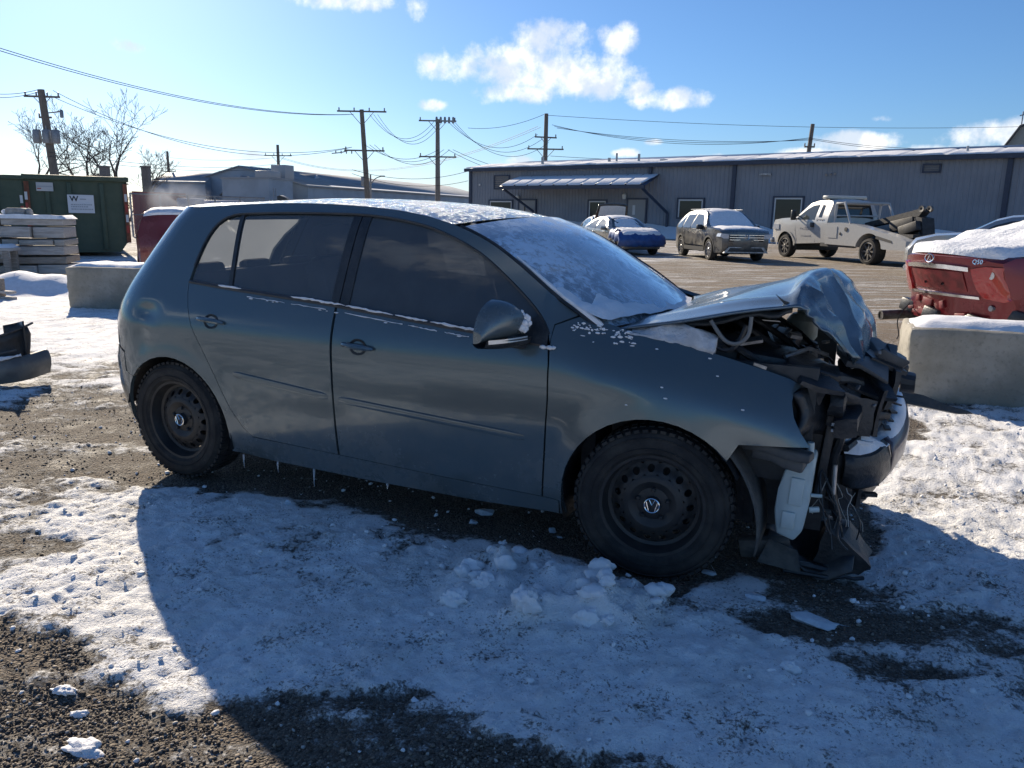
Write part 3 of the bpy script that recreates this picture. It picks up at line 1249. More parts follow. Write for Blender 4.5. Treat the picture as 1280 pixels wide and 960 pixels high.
        if sg < 0:
            # a broken ridge of snow left on the waist seal
            bm = B()
            r = random.Random(3)
            x = .30
            while x < 1.79:
                ln = r.uniform(.08, .38)
                if r.random() < .9:
                    k = max(3, int(ln / .018))
                    pts, rs = [], []
                    for i in range(k + 1):
                        xx = x + ln * i / k
                        p, n = mp(xx, belt_z(xx) + .010 + r.uniform(-.001, .003))
                        pts.append(p + n * r.uniform(.003, .007))
                        rs.append(.0048 * min(1, 2.2 * sin(pi * (i + .3) / (k + .6))) * r.uniform(.45, 1.3) + .0008)
                    bm.tube(pts, rs, 5)
                x += ln + r.uniform(.0, .02)
            for (xa, xb) in ((.5, .74), (.78, .99), (1.10, 1.42), (1.45, 1.60), (1.64, 1.76)):
                q = []
                for k in range(12):
                    xx = xa + (xb - xa) * k / 11
                    p, n = mp(xx, belt_z(xx) - .020 + r.uniform(-.0015, .0015))
                    q.append(p + n * .002)
                bm.tube(q, [.0022 * r.uniform(.3, 1.3) for _ in q], 4)
            for _ in range(10):
                xx = r.uniform(.4, 1.75)
                p, n = mp(xx, belt_z(xx) - .022 - r.uniform(0, .006))
                bm.lump(p + n * .003, r.uniform(.002, .005), (3, 1, .8), r.random(), sub=1)
            tag(bm.make('waist_snow', SNOW, GOLF), kind='stuff')


golf_sides()


def golf_top():
    # ---- roof
    xs = [-.26, -.20, -.10, 0, .1, .25, .4, .55, .7, .85, 1.0, 1.1, 1.2, 1.3, 1.4, 1.5, 1.56]
    rx = [p[0] for p in RAIL]; rz = [p[1] for p in RAIL]
    P = []
    for x in xs:
        z = interp(x, rx, rz) if x >= 0 else 1.428 + .03 * x
        w = side_y(max(x, -.2), z) if x > -.21 else side_y(-.2, z) * .97
        row = []
        for j in range(21):
            t = -1 + j / 10
            dx = .10 * (1 - t * t) * sstep(np.array([x]), .9, 1.6)[0]
            dr = -.05 * (1 - t * t) * sstep(np.array([-x]), 0, .26)[0]
            row.append(Vector((x + dx + dr, t * w, z + .030 * (1 - abs(t) ** 2.2))))
        P.append(row)
    B().grid(P).make('roof', PAINT_FROST, GOLF, 60)
    # ---- roof spoiler lip
    bm = B()
    Q = []
    for j in range(17):
        t = -1 + j / 8
        w = .53
        x = -.17 - .13 * (1 - abs(t) ** 2.5)
        Q.append([Vector((x + .07, t * w, 1.421 + .030 * (1 - t * t))), Vector((x - .03, t * w, 1.405 + .030 * (1 - t * t))), Vector((x - .06, t * w, 1.385 + .03 * (1 - t * t))), Vector((x - .02, t * w, 1.37 + .03 * (1 - t * t))), Vector((x + .06, t * w, 1.385 + .03 * (1 - t * t)))])
    bm.grid(Q)
    bm.make('roof_spoiler', PAINT_FROST, GOLF, 60)
    # ---- windscreen
    WR = [p for p in catmull(RAIL, 4) if p[0] >= 1.585] + [(2.30, .985)]
    top = None
    P = []
    for i, (x, z) in enumerate(WR):
        y = half_w(min(x, 2.1), z) - .012 if x < 2.1 else None
        if y is None:
            y = interp(z, [.985, 1.08], [.74, .755])
        s = i / (len(WR) - 1)
        row = []
        for j in range(17):
            t = -1 + j / 8
            bulge = .12 + .04 * s
            row.append(Vector((x + bulge * (1 - t * t), t * y, z + .030 * (1 - s) * (1 - abs(t) ** 2.2) + .012 * (1 - t * t))))
        P.append(row)
    bm = B()
    bm.grid(P)
    bm.make('windscreen', GLASS_F, GOLF, 60)
    # seals along the A pillars, snow lodged against them
    for sg in (0, -1):
        bm = B()
        bm.tube([r[sg] + Vector((0, 0, .003)) for r in P], .009, 5)
        bm.make('windscreen_seal', BLACKP, GOLF)
    bm = B()
    rr = random.Random(5)
    e = [r[0] for r in P]
    k0 = int(len(e) * .45)
    pts = [p + Vector((.01, .012, .010)) for p in e[k0:]]
    bm.tube(pts, [.004 + .012 * i / len(pts) * rr.uniform(.7, 1.2) for i in range(len(pts))], 6)
    # drift lying on the lower right corner of the screen and along the scuttle
    D = []
    for i in range(14):
        row = []
        for j in range(22):
            a = i / 13                     # up the glass
            t = -1 + 1.55 * j / 21
            base = P[-1][0].lerp(P[-1][8], 0)
            fi = (len(P) - 1) * (1 - a * .42)
            i0 = int(fi); f = fi - i0
            tj = (t + 1) * 8
            j0 = min(15, int(tj)); g = tj - j0
            i1 = min(i0 + 1, len(P) - 1)
            p = (P[i0][j0] * (1 - g) + P[i0][j0 + 1] * g) * (1 - f) + (P[i1][j0] * (1 - g) + P[i1][j0 + 1] * g) * f
            hmax = .030 * math.exp(-((t + .85) / .5) ** 2) + .014
            lim = .50 * math.exp(-((t + .98) / .42) ** 2) * (.8 + .3 * sin(j * 2.1)) + .05 + .03 * sin(j * 1.7)
            k = max(0, 1 - a / lim)
            nz = rr.uniform(.75, 1.15)
            row.append(p + Vector((.35, 0, .94)) * (hmax * k ** .8 * nz - (.006 if k <= 0 else 0)))
        D.append(row)
    bm.grid(D)
    bm.make('screen_snow', SNOW, GOLF, 60)
    # crumbs of snow on the wing below the screen
    bm = B()
    mp = side_map(-1)
    for i in range(80):
        x = rr.uniform(2.2, 2.46)
        z = interp(x, FT_X, FT_Z) - abs(rr.gauss(0, .022)) - .004
        p, n = mp(x, z)
        bm.lump(p + n * .001, rr.uniform(.0015, .0055), (rr.uniform(1, 2.4), .6, rr.uniform(.5, 1.3)), i, .6, sub=2)
    for x, z in ((2.62, .76), (2.60, .80), (2.79, .85), (2.47, .72), (2.9, .74), (2.55, .93), (2.75, .905)):
        p, n = mp(x, z)
        bm.lump(p + n * .001, rr.uniform(.002, .004), (2.2, .6, .8), x, .5, sub=2)
    tag(bm.make('snow_flecks', SNOW, GOLF), kind='stuff')
    # scuttle panel below the screen
    B().grid([[Vector((2.29 + .16 * (1 - t * t), t * .72, .985)), Vector((2.40 + .10 * (1 - t * t), t * .70, .955)), Vector((2.46 + .05 * (1 - t * t), t * .68, .90))] for t in [(-1 + i / 8) for i in range(17)]]).make('scuttle', BLACKP, GOLF)
    # aerial fin at the back of the roof
    bm = B()
    bm.prism([(-.055, 0), (.075, 0), (.055, .012), (.0, .036), (-.035, .046), (-.055, .040)], -.014, .014, 'y')
    o = bm.make('roof_aerial', BLACKP, GOLF)
    o.location = (.02, 0.05, 1.452)
    # ---- tailgate, rear glass, bumper, lamps
    zt = lambda y, z: rear_map(y, z)
    hatch = [(-.52, 1.03), (-.56, .94), (-.60, .80), (-.56, .70), (.56, .70), (.60, .80), (.56, .94), (.52, 1.03)]
    panel('tailgate', hatch, zt, PAINT, GOLF, step=.07, lip=.02)
    panel('tailgate_frame', [(-.62, 1.035), (-.55, 1.37), (-.46, 1.41), (.46, 1.41), (.55, 1.37), (.62, 1.035), (.55, 1.045), (.50, 1.36), (-.50, 1.36), (-.55, 1.045)], zt, PAINT, GOLF, step=.06, lip=.02)
    panel('rear_window', [(-.55, 1.045), (-.50, 1.36), (.50, 1.36), (.55, 1.045)], zt, glass_mat('rear_glass', (.7, .72, .74), film=.42, see=.9), GOLF, step=.08, lip=0, off=-.006)
    for sg in (-1, 1):
        mp = side_map(sg)
        lamp = [(xe(.97, .90), .965), (xe(.95, .93), .94), (xe(.85, .955), .85), (xe(.74, .955), .74), (xe(.72, .89), .72), (xe(.80, .888), .80), (xe(.88, .888), .88)]
        panel('tail_lamp', lamp, mp, mat('tail_lamp_red', (.28, .015, .015), .12, coat=.6), GOLF, step=.03, lip=.02, off=.003)
    lp = []
    bump = [(-.80, .66), (-.78, .69), (.78, .69), (.80, .66), (.80, .45), (.74, .28), (.6, .22), (-.6, .22), (-.74, .28), (-.80, .45)]
    panel('rear_bumper', [(-.66, .68), (.66, .68), (.68, .45), (.6, .25), (-.6, .25), (-.68, .45)], zt, PAINT, GOLF, step=.07, lip=.02)
    for sg in (-1, 1):
        mp = side_map(sg)
        side = [(xe(.68, .80), .68), (xe(.68, .55), .68), (xe(.66, .38), .65), (xe(.55, .36), .55)]
        side += [p for p in ARCH_R if p[0] < -.20 and p[1] < .54]
        side += [(-.40, .20), (xe(.25, .72), .25), (xe(.45, .80), .45)]
        panel('bumper_corner', side, mp, PAINT, GOLF, step=.04, lip=.02, gap=.002)
    b = B()
    b.box((-.70, 0, .83), (.02, .56, .14), rot=(0, .15, 0), bev=.004)
    b.make('plate_recess', BLACKP, GOLF)
    # ---- mirror (right: folded out, snow on its inner side)
    for sg in (-1, 1):
        mm = bpy.data.objects.new('door_mirror', None)
        COL.objects.link(mm)
        mm.parent = GOLF
        mm.location = (2.00, sg * .885, .93)
        b = B()
        # housing: half-dome shell built from rings along the car's width
        P = []
        for i in range(15):
            t = i / 14                          # inner -> outer
            yy = sg * (-.01 + .215 * t)
            h = .168 * sqrt(max(.02, 1 - ((t - .42) / .60) ** 2)) ** .9
            d = .10 * (1 - .62 * t ** 4)
            cx = -.02 - .05 * t
            row = []
            for k in range(16):
                a = pi * k / 15
                row.append(Vector((cx + d * sin(a) * (1 if True else 0) - .02, yy, .012 + h * (.5 - .5 * cos(a)) * .98)))
            P.append(row)
        b.grid(P)
        b.b.faces.new([b.b.verts.new(p) for p in P[-1]])
        b.make('mirror_housing', PAINT, mm, 50)
        b = B()
        b.grid([[r[0], r[0].lerp(r[-1], .33) + Vector((.015, 0, 0)), r[0].lerp(r[-1], .66) + Vector((.015, 0, 0)), r[-1]] for r in P])
        b.make('mirror_glass', CARGLASS2, mm)
        b = B()
        b.grid([[Vector((r[0].x + .105 * (1 - .45 * (i / 14) ** 3) * s_ - .004 * (1 - s_), r[0].y, .012 - .03 * sin(pi * s_) ** .6 * (1 - .4 * (i / 14) ** 3) + (.012 if s_ == 1 else 0))) for s_ in (0, .15, .4, .7, .9, 1)] for i, r in enumerate(P)])
        b.make('mirror_base', BLACKP, mm)
        b = B()
        Q = []
        for i in range(10):
            t = .12 + .86 * i / 9
            yy = sg * (-.01 + .215 * t)
            d = .10 * (1 - .5 * t ** 3)
            cx = -.02 - .05 * t
            Q.append([Vector((cx + d * sin(pi * k) * 1.02 + .000, yy, z_)) for k, z_ in ((.30, .030), (.30, .014), (.16, .006))])
        b.grid(Q)
        b.make('indicator_lens', mat('clear_lens', (.62, .62, .60), .12, coat=.6, metal=.3), mm)
        b = B()
        b.tube([(.02, -sg * .02, .0), (-.01, sg * .04, .01), (-.02, sg * .08, .02)], [.035, .03, .022], 8)
        b.make('mirror_foot', BLACKP, mm)
        # black sail plate in the window corner
        panel('mirror_sail', [(1.98, .93), (2.118, .915), (2.118, .96), (2.09, 1.0), (2.06, 1.03), (2.0, 1.0)], side_map(sg), BLACKP, GOLF, step=.03, lip=.01, off=.004)
        if sg < 0:
            b = B()
            rr = random.Random(9)
            for i in range(15):
                b.lump((.045 + rr.uniform(-.012, .02), -.012 - .035 * rr.random(), .05 + .085 * rr.random()), rr.uniform(.008, .02), (1, .8, 1), i, sub=1)
            for i in range(8):
                b.lump((.10 + .05 * rr.random(), .035 - .01 * rr.random(), -.018), rr.uniform(.006, .013), (1.4, .7, .8), i + 20, sub=1)
            tag(b.make('mirror_snow', SNOW, mm, 80), kind='stuff')


golf_top()


def golf_inside():
    b = B()
    b.box((1.0, 0, .28), (2.6, 1.4, .06))
    b.box((2.28, 0, .62), (.06, 1.5, .66))
    b.box((-.2, 0, .5), (.4, 1.2, .4))
    b.make('cabin_floor', INTERIOR, GOLF)
    b = B()
    b.prism([(1.62, .62), (2.30, .62), (2.32, .955), (2.05, .985), (1.80, .93), (1.70, .80)], -.70, .70, 'y')
    b.make('dashboard', INTERIOR, GOLF)
    for y in (-.37, .37):
        b = B()
        b.box((1.12, y, .52), (.52, .50, .18), rot=(0, -.12, 0), bev=.05)
        b.box((.82, y, .88), (.15, .48, .66), rot=(0, -.30, 0), bev=.06)
        b.box((.70, y, 1.26), (.10, .27, .19), rot=(0, -.2, 0), bev=.04)
        b.tube([(.73, y - .06, 1.1), (.71, y - .06, 1.25)], .008, 5)
        b.tube([(.73, y + .06, 1.1), (.71, y + .06, 1.25)], .008, 5)
        b.make('front_seat', SEAT, GOLF)
    b = B()
    b.box((.22, 0, .55), (.5, 1.2, .18), bev=.05)
    b.box((-.10, 0, .80), (.16, 1.2, .56), rot=(0, -.35, 0), bev=.06)
    for y in (-.38, 0, .38):
        b.box((-.20, y, 1.06), (.08, .22, .11), rot=(0, -.2, 0), bev=.03)
    b.make('rear_seat', SEAT, GOLF)
    b = B()
    n = 24
    b.tube([(1.60 + .06 * sin(2 * pi * k / n) * -1, .37 + .185 * cos(2 * pi * k / n), .93 + .18 * sin(2 * pi * k / n)) for k in range(n)], .014, 6, closed=True)
    b.tube([(1.60, .37, .93), (1.85, .37, .82)], .03, 6)
    b.tube([(1.60, .20, .93), (1.60, .54, .93)], .016, 5)
    b.make('steering_wheel', BLACKP, GOLF)
    b = B()
    b.box((1.76, 0, 1.335), (.03, .22, .06), bev=.01)
    b.make('inner_mirror', BLACKP, GOLF)
    # pale headlining, seen through the panes
    B().grid([[Vector((x, t * .56, 1.405 + .03 * (1 - t * t) - .10 * max(0, x - 1.2) ** 2)) for t in [-1 + i / 4 for i in range(9)]] for x in (-.15, .3, .8, 1.2, 1.5)]).make('headlining', mat('headlining', (.12, .12, .115), .9), GOLF)


golf_inside()


def golf_wheels():
    for x, sg, st in ((0, -1, 0), (2.578, -1, radians(7)), (0, 1, 0), (2.578, 1, radians(7))):
        make_wheel(GOLF, (x, sg * .762, .312 if x else .314), st, sg)
    for xc, sg in ((0, -1), (2.578, -1), (0, 1), (2.578, 1)):
        b = B()
        P = []
        for i in range(17):
            a = radians(-15 + 185 * i / 16) if xc == 0 else radians(28 + 170 * i / 16)
            P.append([Vector((xc + .375 * cos(a), sg * y, .30 + .375 * sin(a))) for y in (.855, .70, .50)])
        b.grid(P)
        b.face([r[2] for r in P])
        b.make('wheel_arch_liner', LINER if False else BLACKP, GOLF)
    b = B()
    b.box((1.1, 0, .22), (2.0, 1.46, .05))
    b.tube([(0, -.7, .31), (0, .7, .31)], .035, 8)
    b.tube([(2.578, -.68, .31), (2.578, .68, .31)], .03, 8)
    b.tube([(2.2, .2, .17), (1.0, .25, .17), (.3, .3, .2), (-.35, .35, .24)], .03, 8)
    b.box((2.55, 0, .24), (.5, .9, .08))
    b.make('underbody', BLACKP, GOLF)
    # icicles under bumper and sill
    rr = random.Random(2)
    for x, y, z, l in ((-.36, -.80, .235, .085), (.40, -.80, .172, .075), (.63, -.80, .17, .06), (.86, -.80, .168, .095), (1.3, -.8, .17, .03)):
        b = B()
        pts = [Vector((x + rr.uniform(-.002, .002), y, z - l * t)) for t in (0, .25, .5, .75, 1)]
        b.tube(pts, [.006, .005, .0035, .0022, .0008], 6)
        b.make('icicle', ICE, GOLF)


golf_wheels()


def golf_hood():
    rows = [
        [(2.36, -.705, .985), (2.43, -.40, 1.005), (2.46, 0, 1.01), (2.43, .38, 1.005), (2.36, .70, .985)],
        [(2.50, -.70, 1.015), (2.56, -.40, 1.050), (2.58, 0, 1.055), (2.56, .36, 1.05), (2.50, .69, 1.015)],
        [(2.70, -.685, 1.057), (2.73, -.42, 1.098), (2.75, 0, 1.108), (2.75, .36, 1.10), (2.72, .67, 1.055)],
        [(2.90, -.655, 1.097), (2.91, -.43, 1.140), (2.93, -.05, 1.165), (2.94, .32, 1.155), (2.93, .63, 1.11)],
        [(3.00, -.635, 1.117), (2.99, -.46, 1.158), (3.01, -.08, 1.202), (3.03, .28, 1.19), (3.04, .58, 1.15)],
        [(3.052, -.62, 1.118), (3.037, -.47, 1.190), (3.070, -.10, 1.220), (3.095, .25, 1.205), (3.11, .55, 1.168)],
        [(3.078, -.60, 1.098), (3.085, -.47, 1.135), (3.125, -.14, 1.150), (3.16, .22, 1.145), (3.15, .56, 1.12)],
        [(3.10, -.585, 1.068), (3.145, -.47, 1.045), (3.185, -.18, 1.060), (3.23, .18, 1.06), (3.22, .53, 1.03)],
        [(3.13, -.565, 1.045), (3.20, -.45, .965), (3.245, -.24, .945), (3.285, .14, .97), (3.29, .48, .95)],
        [(3.15, -.55, 1.030), (3.235, -.43, .915), (3.278, -.31, .862), (3.312, .08, .885), (3.315, .44, .885)],
    ]
    # refine rows and columns
    R1 = [catmull(r, 7) for r in rows]
    P = []
    cols = [catmull([R1[i][j] for i in range(len(R1))], 6) for j in range(len(R1[0]))]
    nj = len(cols); ni = len(cols[0])
    for i in range(ni):
        row = []
        for j in range(nj):
            p = Vector(cols[j][i])
            s = i / (ni - 1); t = j / (nj - 1)
            fl = max(0, (s - .5) / .5)
            # sharp creases running down the folded part and along the fold
            cr = 0.0
            for tc_, wd, am, sl in ((.22, .035, .028, .10), (.40, .05, -.034, .06), (.56, .045, .030, -.05), (.72, .05, -.026, .10), (.88, .04, .018, 0)):
                d = abs(t - tc_ - sl * fl) / wd
                cr += am * max(0, 1 - d) * min(1, fl * 4)
            cr2 = .012 * max(0, 1 - abs(s - .63 - .05 * sin(t * 9)) / .05) + .010 * max(0, 1 - abs(s - .80 + .06 * sin(t * 7 + 1)) / .05)
            lowf = .010 * sin(t * 11 + s * 6) * min(1, s * 2.0) + .004 * sin(s * 26 + t * 5)
            # long pressed ridge lines of the bonnet
            rid = .010 * (math.exp(-((t - .17) / .03) ** 2) + math.exp(-((t - .83) / .03) ** 2)) * (1 if s < .55 else 0)
            up = Vector((.15, 0, .98)) if s < .5 else Vector((.85, -.1, .5)).normalized()
            row.append(p + up * (cr + cr2 + lowf * .6 + rid))
        P.append(row)
    b = B()
    b.grid(P)
    o = b.make('bonnet', mat('sky_paled_bonnet_paint', (.15, .20, .24), .25, metal=.5, coat=.5, var=.3, vscale=5, bump=.05, bscale=20), GOLF, 28)  # paler than the body paint: frost and reflected sky put into the colour
    md = o.modifiers.new('sheet', 'SOLIDIFY')
    md.thickness = .010
    md.offset = -1
    # inner frame of the bonnet, snow frozen under its rear corner
    b = B()
    Q = [[P[i][j] - Vector((0, 0, .028 + .012 * ((i // 4 + j // 5) % 2))) for j in range(2, nj - 2, 2)] for i in range(2, int(ni * .5), 2)]
    b.grid(Q)
    o = b.make('bonnet_inner_frame', mat('inner_panel', (.045, .05, .055), .6, var=.4), GOLF, 20)
    md = o.modifiers.new('sheet', 'SOLIDIFY')
    md.thickness = .012
    # torn sliver sticking up on the fold
    b = B()
    b.prism([(2.985, 1.135), (3.045, 1.115), (3.05, 1.105), (2.99, 1.12), (2.955, 1.155)], -.60, -.588, 'y')
    b.make('torn_sliver', BLACKP, GOLF)
    # snow packed between the wing and the raised bonnet
    b = B()
    D = []
    rr = random.Random(4)
    for i in range(18):
        t = i / 17
        x = 2.43 + .33 * t
        zt_ = 1.0 + .062 * t - .008
        zb = interp(x, FT_X, FT_Z) - .006
        row = []
        for k in range(7):
            u = k / 6
            z = zb + (zt_ - zb) * u * (1 - .55 * max(0, t - .55) / .45 * u)
            y = -.735 + .05 * u + .02 * sin(i * .9) * u + rr.uniform(-.005, .005) + .03 * t
            row.append(Vector((x + rr.uniform(-.004, .004), y, z)))
        D.append(row)
    b.grid(D)
    o = b.make('bonnet_gap_snow', mat('grey_snow', (.62, .63, .65), .8, var=.25, vscale=16, bump=.6, bscale=45), GOLF, 70)
    md = o.modifiers.new('sheet', 'SOLIDIFY')
    md.thickness = .05


golf_hood()


def crumple(b, amt, seed, f=9.0):
    """bend and dent everything collected so far"""
    bmesh.ops.subdivide_edges(b.b, edges=[e for e in b.b.edges if e.calc_length() > .05], cuts=2, use_grid_fill=True)
    for v in b.b.verts:
        c = v.co
        v.co = c + Vector([(fbm(np.array([c.x * f + 3.1 * k + seed]), np.array([c.y * f + c.z * f * .8 + k]), 3, seed + k)[0] - .5) * amt for k in range(3)])


def golf_engine():
    P = lambda nm, b, m, sm=35: b.make(nm, m, GOLF, sm)
    # inner wing and strut tower
    for y in (-1, 1):
        b = B()
        b.box((2.74, y * .61, .66), (.80, .04, .46))
        b.lathe([(.13, 0), (.12, .16), (.08, .19), (0, .19)], 18, axis='z', c=(2.60, y * .52, .72))
        b.box((2.60, y * .56, .70), (.26, .12, .05))
        P('inner_wing', b, mat('inner_wing_paint', (.04, .045, .05), .55, var=.4))
    b = B()
    b.box((3.02, -.50, .42), (.36, .04, .44), rot=(0, 0, .1))
    b.box((2.92, -.30, .40), (.04, .50, .40))
    P('side_member', b, BLACKP)
    # engine block and cover
    b = B()
    b.box((2.83, .05, .62), (.48, .62, .46), bev=.03)
    b.box((2.80, .05, .88), (.40, .50, .07), rot=(0, .06, 0), bev=.025)
    for k in range(5):
        b.box((2.66 + .07 * k, .05, .925 - .004 * k), (.025, .44, .02), bev=.005)
    P('engine', b, DIRTY_METAL)
    b = B()
    b.box((2.92, -.40, .83), (.26, .22, .17), rot=(.1, .12, .2), bev=.03)
    b.tube([(2.92, -.32, .86), (2.86, -.18, .93), (2.75, -.05, .95), (2.66, .1, .93)], .045, 10)
    for k in range(6):
        b.tube([(2.90 - .03 * k, -.29 + .05 * k, .875 + .012 * k), (2.895 - .03 * k, -.28 + .05 * k, .88 + .012 * k)], .052, 10)
    P('air_filter_box', b, BLACKP)
    b = B()
    b.box((2.70, -.42, .86), (.22, .20, .16), rot=(0, .05, .1), bev=.012)
    b.box((2.70, -.42, .945), (.225, .205, .02), rot=(0, .05, .1), bev=.005)
    P('battery', b, DARKP)
    b = B()
    for y0, z0, r in ((-.50, .90, .016), (-.36, .97, .012), (-.2, .99, .014), (.2, .98, .012)):
        b.tube(catmull([(2.56, y0, z0), (2.70, y0 + .05, z0 + .05), (2.84, y0 - .06, z0 + .02), (2.98, y0 + .02, z0 - .08), (3.08, y0 - .05, z0 - .15)], 5), r, 7)
    b.tube(catmull([(2.70, -.63, .965), (2.78, -.64, .93), (2.83, -.64, .95), (2.86, -.62, 1.03)], 5), .010, 6)
    P('engine_hoses', b, BLACKP)
    b = B()
    b.tube(catmull([(2.73, -.66, 1.045), (2.79, -.67, .975), (2.84, -.665, .965), (2.875, -.66, 1.0), (2.88, -.65, 1.07)], 5), .008, 6)
    P('bonnet_hinge_strut', b, mat('dull_strut', (.16, .16, .155), .5))
    b = B()
    b.lathe([(.0, -.03), (.055, -.03), (.075, .0), (.075, .08), (.05, .11), (.03, .115), (.03, .13), (0, .13)], 16, axis='z', c=(2.98, .38, .86))
    P('coolant_tank', b, RESV)
    # bright scraps: clips, bare edges
    b = B()
    b.box((2.93, -.66, .885), (.05, .01, .012), rot=(0, .25, 0))
    b.box((2.86, -.52, .955), (.10, .05, .012), rot=(.2, -.2, .3))
    b.box((3.02, -.38, .97), (.05, .03, .015), rot=(.3, .2, .6))
    b.tube([(3.0, -.50, .90), (3.08, -.42, .93), (3.15, -.36, .90)], .009, 6)
    tag(P('bare_metal_clips', b, ALU), kind='stuff')
    # crushed front panel: upper beam, radiator, headlamp shells
    b = B()
    b.prism([(-.62, .70), (-.30, .73), (.05, .80), (.40, .82), (.60, .76), (.60, .70), (.38, .74), (.05, .71), (-.30, .655), (-.62, .64)], 3.20, 3.30, 'x')
    crumple(b, 0.06, 12)
    P('lock_carrier', b, BLACKP)
    b = B()
    b.box((3.28, -.22, .86), (.20, .30, .02), rot=(.10, .30, .2), bev=.004)
    b.box((3.34, -.05, .84), (.12, .22, .12), rot=(.1, .4, .3), bev=.01)
    b.box((3.385, -.02, .87), (.05, .10, .05), rot=(.2, .3, .2), bev=.006)
    crumple(b, 0.06, 10)
    P('lock_plate', b, DARKP)
    b = B()
    b.box((3.12, .08, .56), (.05, .95, .38), rot=(0, -.12, .08), bev=.01)
    for k in range(16):
        b.box((3.152, .08, .40 + .022 * k), (.012, .90, .005), rot=(0, -.12, .08))
    P('radiator', b, DIRTY_METAL)
    b = B()
    b.lathe([(.16, .0), (.16, .05), (.05, .06), (.05, .0)], 20, axis='x', c=(3.03, -.12, .58))
    for k in range(7):
        a = 2 * pi * k / 7
        b.box((3.05, -.12 + .09 * cos(a), .58 + .09 * sin(a)), (.012, .11, .035), rot=(a, 0, 0))
    P('radiator_fan', b, BLACKP)
    # headlamp shell hanging in the hole of the wing
    b = B()
    Q = []
    for i in range(9):
        t = i / 8
        r = []
        for k in range(9):
            u = k / 8
            r.append(Vector((3.07 + .13 * t + .04 * sin(pi * u), -.70 + .26 * t + .02 * sin(5 * u), .80 - .19 * u + .03 * sin(pi * t) - .03 * t)))
        Q.append(r)
    b.grid(Q)
    o = P('headlamp_shell', b, BLACKP)
    o.modifiers.new('sheet', 'SOLIDIFY').thickness = .03
    b = B()
    b.box((3.14, -.60, .835), (.17, .14, .018), rot=(.25, .3, .5))
    b.box((3.12, -.62, .80), (.10, .012, .08), rot=(.1, .2, .4))
    b.box((3.20, -.50, .785), (.17, .10, .03), rot=(.1, .45, .4), bev=.006)
    b.lathe([(.05, 0), (.055, .05), (.03, .06), (.03, .02), (0, .02)], 14, axis='x', c=(3.19, -.56, .745))
    b.box((3.10, -.45, .86), (.20, .18, .05), rot=(.1, .25, .2), bev=.012)
    b.tube([(3.05, -.55, .86), (3.16, -.48, .84), (3.28, -.35, .78)], .02, 8)
    crumple(b, .05, 18, 12.0)
    P('broken_lamp_pieces', b, BLACKP, 20)
    b = B()
    b.box((3.30, -.30, .80), (.20, .22, .015), rot=(.3, .25, .3))
    b.box((3.38, -.14, .76), (.02, .24, .17), rot=(0, .2, .25))
    b.box((3.36, -.10, .86), (.16, .20, .014), rot=(.1, .35, .2))
    b.box((3.41, .06, .80), (.07, .20, .10), rot=(.1, .1, .2), bev=.012)
    b.lathe([(.0, 0), (.045, .0), (.045, .05), (.03, .05), (.03, .02), (0, .02)], 14, axis='x', c=(3.44, -.02, .76))
    b.box((3.29, -.44, .68), (.12, .015, .15), rot=(0, .15, .35))
    b.box((3.33, -.34, .70), (.015, .16, .20), rot=(.1, .1, .5))
    for k in range(5):
        b.box((3.41 - .01 * k, -.10 + .01 * k, .715 - .028 * k), (.022, .34, .008), rot=(.06 * (k - 2), .1, .22))
    b.box((3.36, -.26, .66), (.12, .03, .03), rot=(0, .3, .6), bev=.004)
    crumple(b, .028, 14, 14.0)
    P('grille_carrier', b, BLACKP, 22)
    # upright of the front frame, hoses beside it
    b = B()
    b.box((3.19, -.52, .56), (.035, .045, .40), rot=(0, .08, .2), bev=.006)
    b.box((3.205, -.545, .70), (.05, .03, .09), rot=(0, .1, .2), bev=.006)
    b.tube(catmull([(3.22, -.50, .74), (3.24, -.52, .62), (3.22, -.50, .50), (3.23, -.48, .36), (3.26, -.44, .24)], 5), .018, 8)
    b.tube(catmull([(3.16, -.46, .70), (3.20, -.42, .55), (3.18, -.40, .40), (3.22, -.38, .26)], 5), .012, 7)
    b.tube(catmull([(3.26, -.50, .56), (3.30, -.40, .58), (3.36, -.28, .62), (3.40, -.1, .66)], 5), .016, 7)
    P('frame_upright', b, BLACKP)
    b = B()
    b.tube([(3.232, -.545, .50), (3.236, -.548, .38)], .008, 8)
    P('bright_pipe', b, ALU)
    b = B()
    b.box((3.30, -.43, .575), (.10, .016, .012), rot=(0, .12, .3))
    b.box((3.32, -.40, .553), (.08, .016, .010), rot=(0, -.35, .3))
    b.box((3.215, -.555, .665), (.03, .012, .012))
    b.box((3.212, -.556, .64), (.02, .012, .010))
    tag(P('snow_scraps', b, SNOW), kind='stuff')
    # condenser with its fins, bent tank edge
    b = B()
    b.box((3.18, -.28, .52), (.016, .44, .38), rot=(0, .06, .12))
    for k in range(17):
        b.box((3.192, -.28, .345 + .0215 * k), (.012, .42, .006), rot=(0, .06, .12))
    for y in (-.49, -.08):
        b.tube([(3.19, y, .33), (3.20, y, .72)], .016, 8)
    P('condenser', b, mat('dull_condenser', (.055, .06, .066), .45, metal=.5, var=.5))
    b = B()
    b.box((3.28, -.20, .40), (.015, .42, .22), rot=(0, .1, .25))
    for k in range(4):
        b.box((3.295, -.20, .33 + .05 * k), (.02, .40, .010), rot=(0, .1, .25))
    crumple(b, .02, 9, 12.0)
    P('air_guide', b, BLACKP, 22)
    # bumper support below the wing, wheel-arch liner nose
    b = B()
    b.box((3.03, -.735, .585), (.26, .06, .035), rot=(0, .02, -.12), bev=.008)
    b.box((3.04, -.715, .552), (.20, .07, .05), rot=(0, .05, -.12), bev=.012)
    crumple(b, 0.03, 14)
    P('bumper_bracket', b, DARKP)
    b = B()
    Q = []
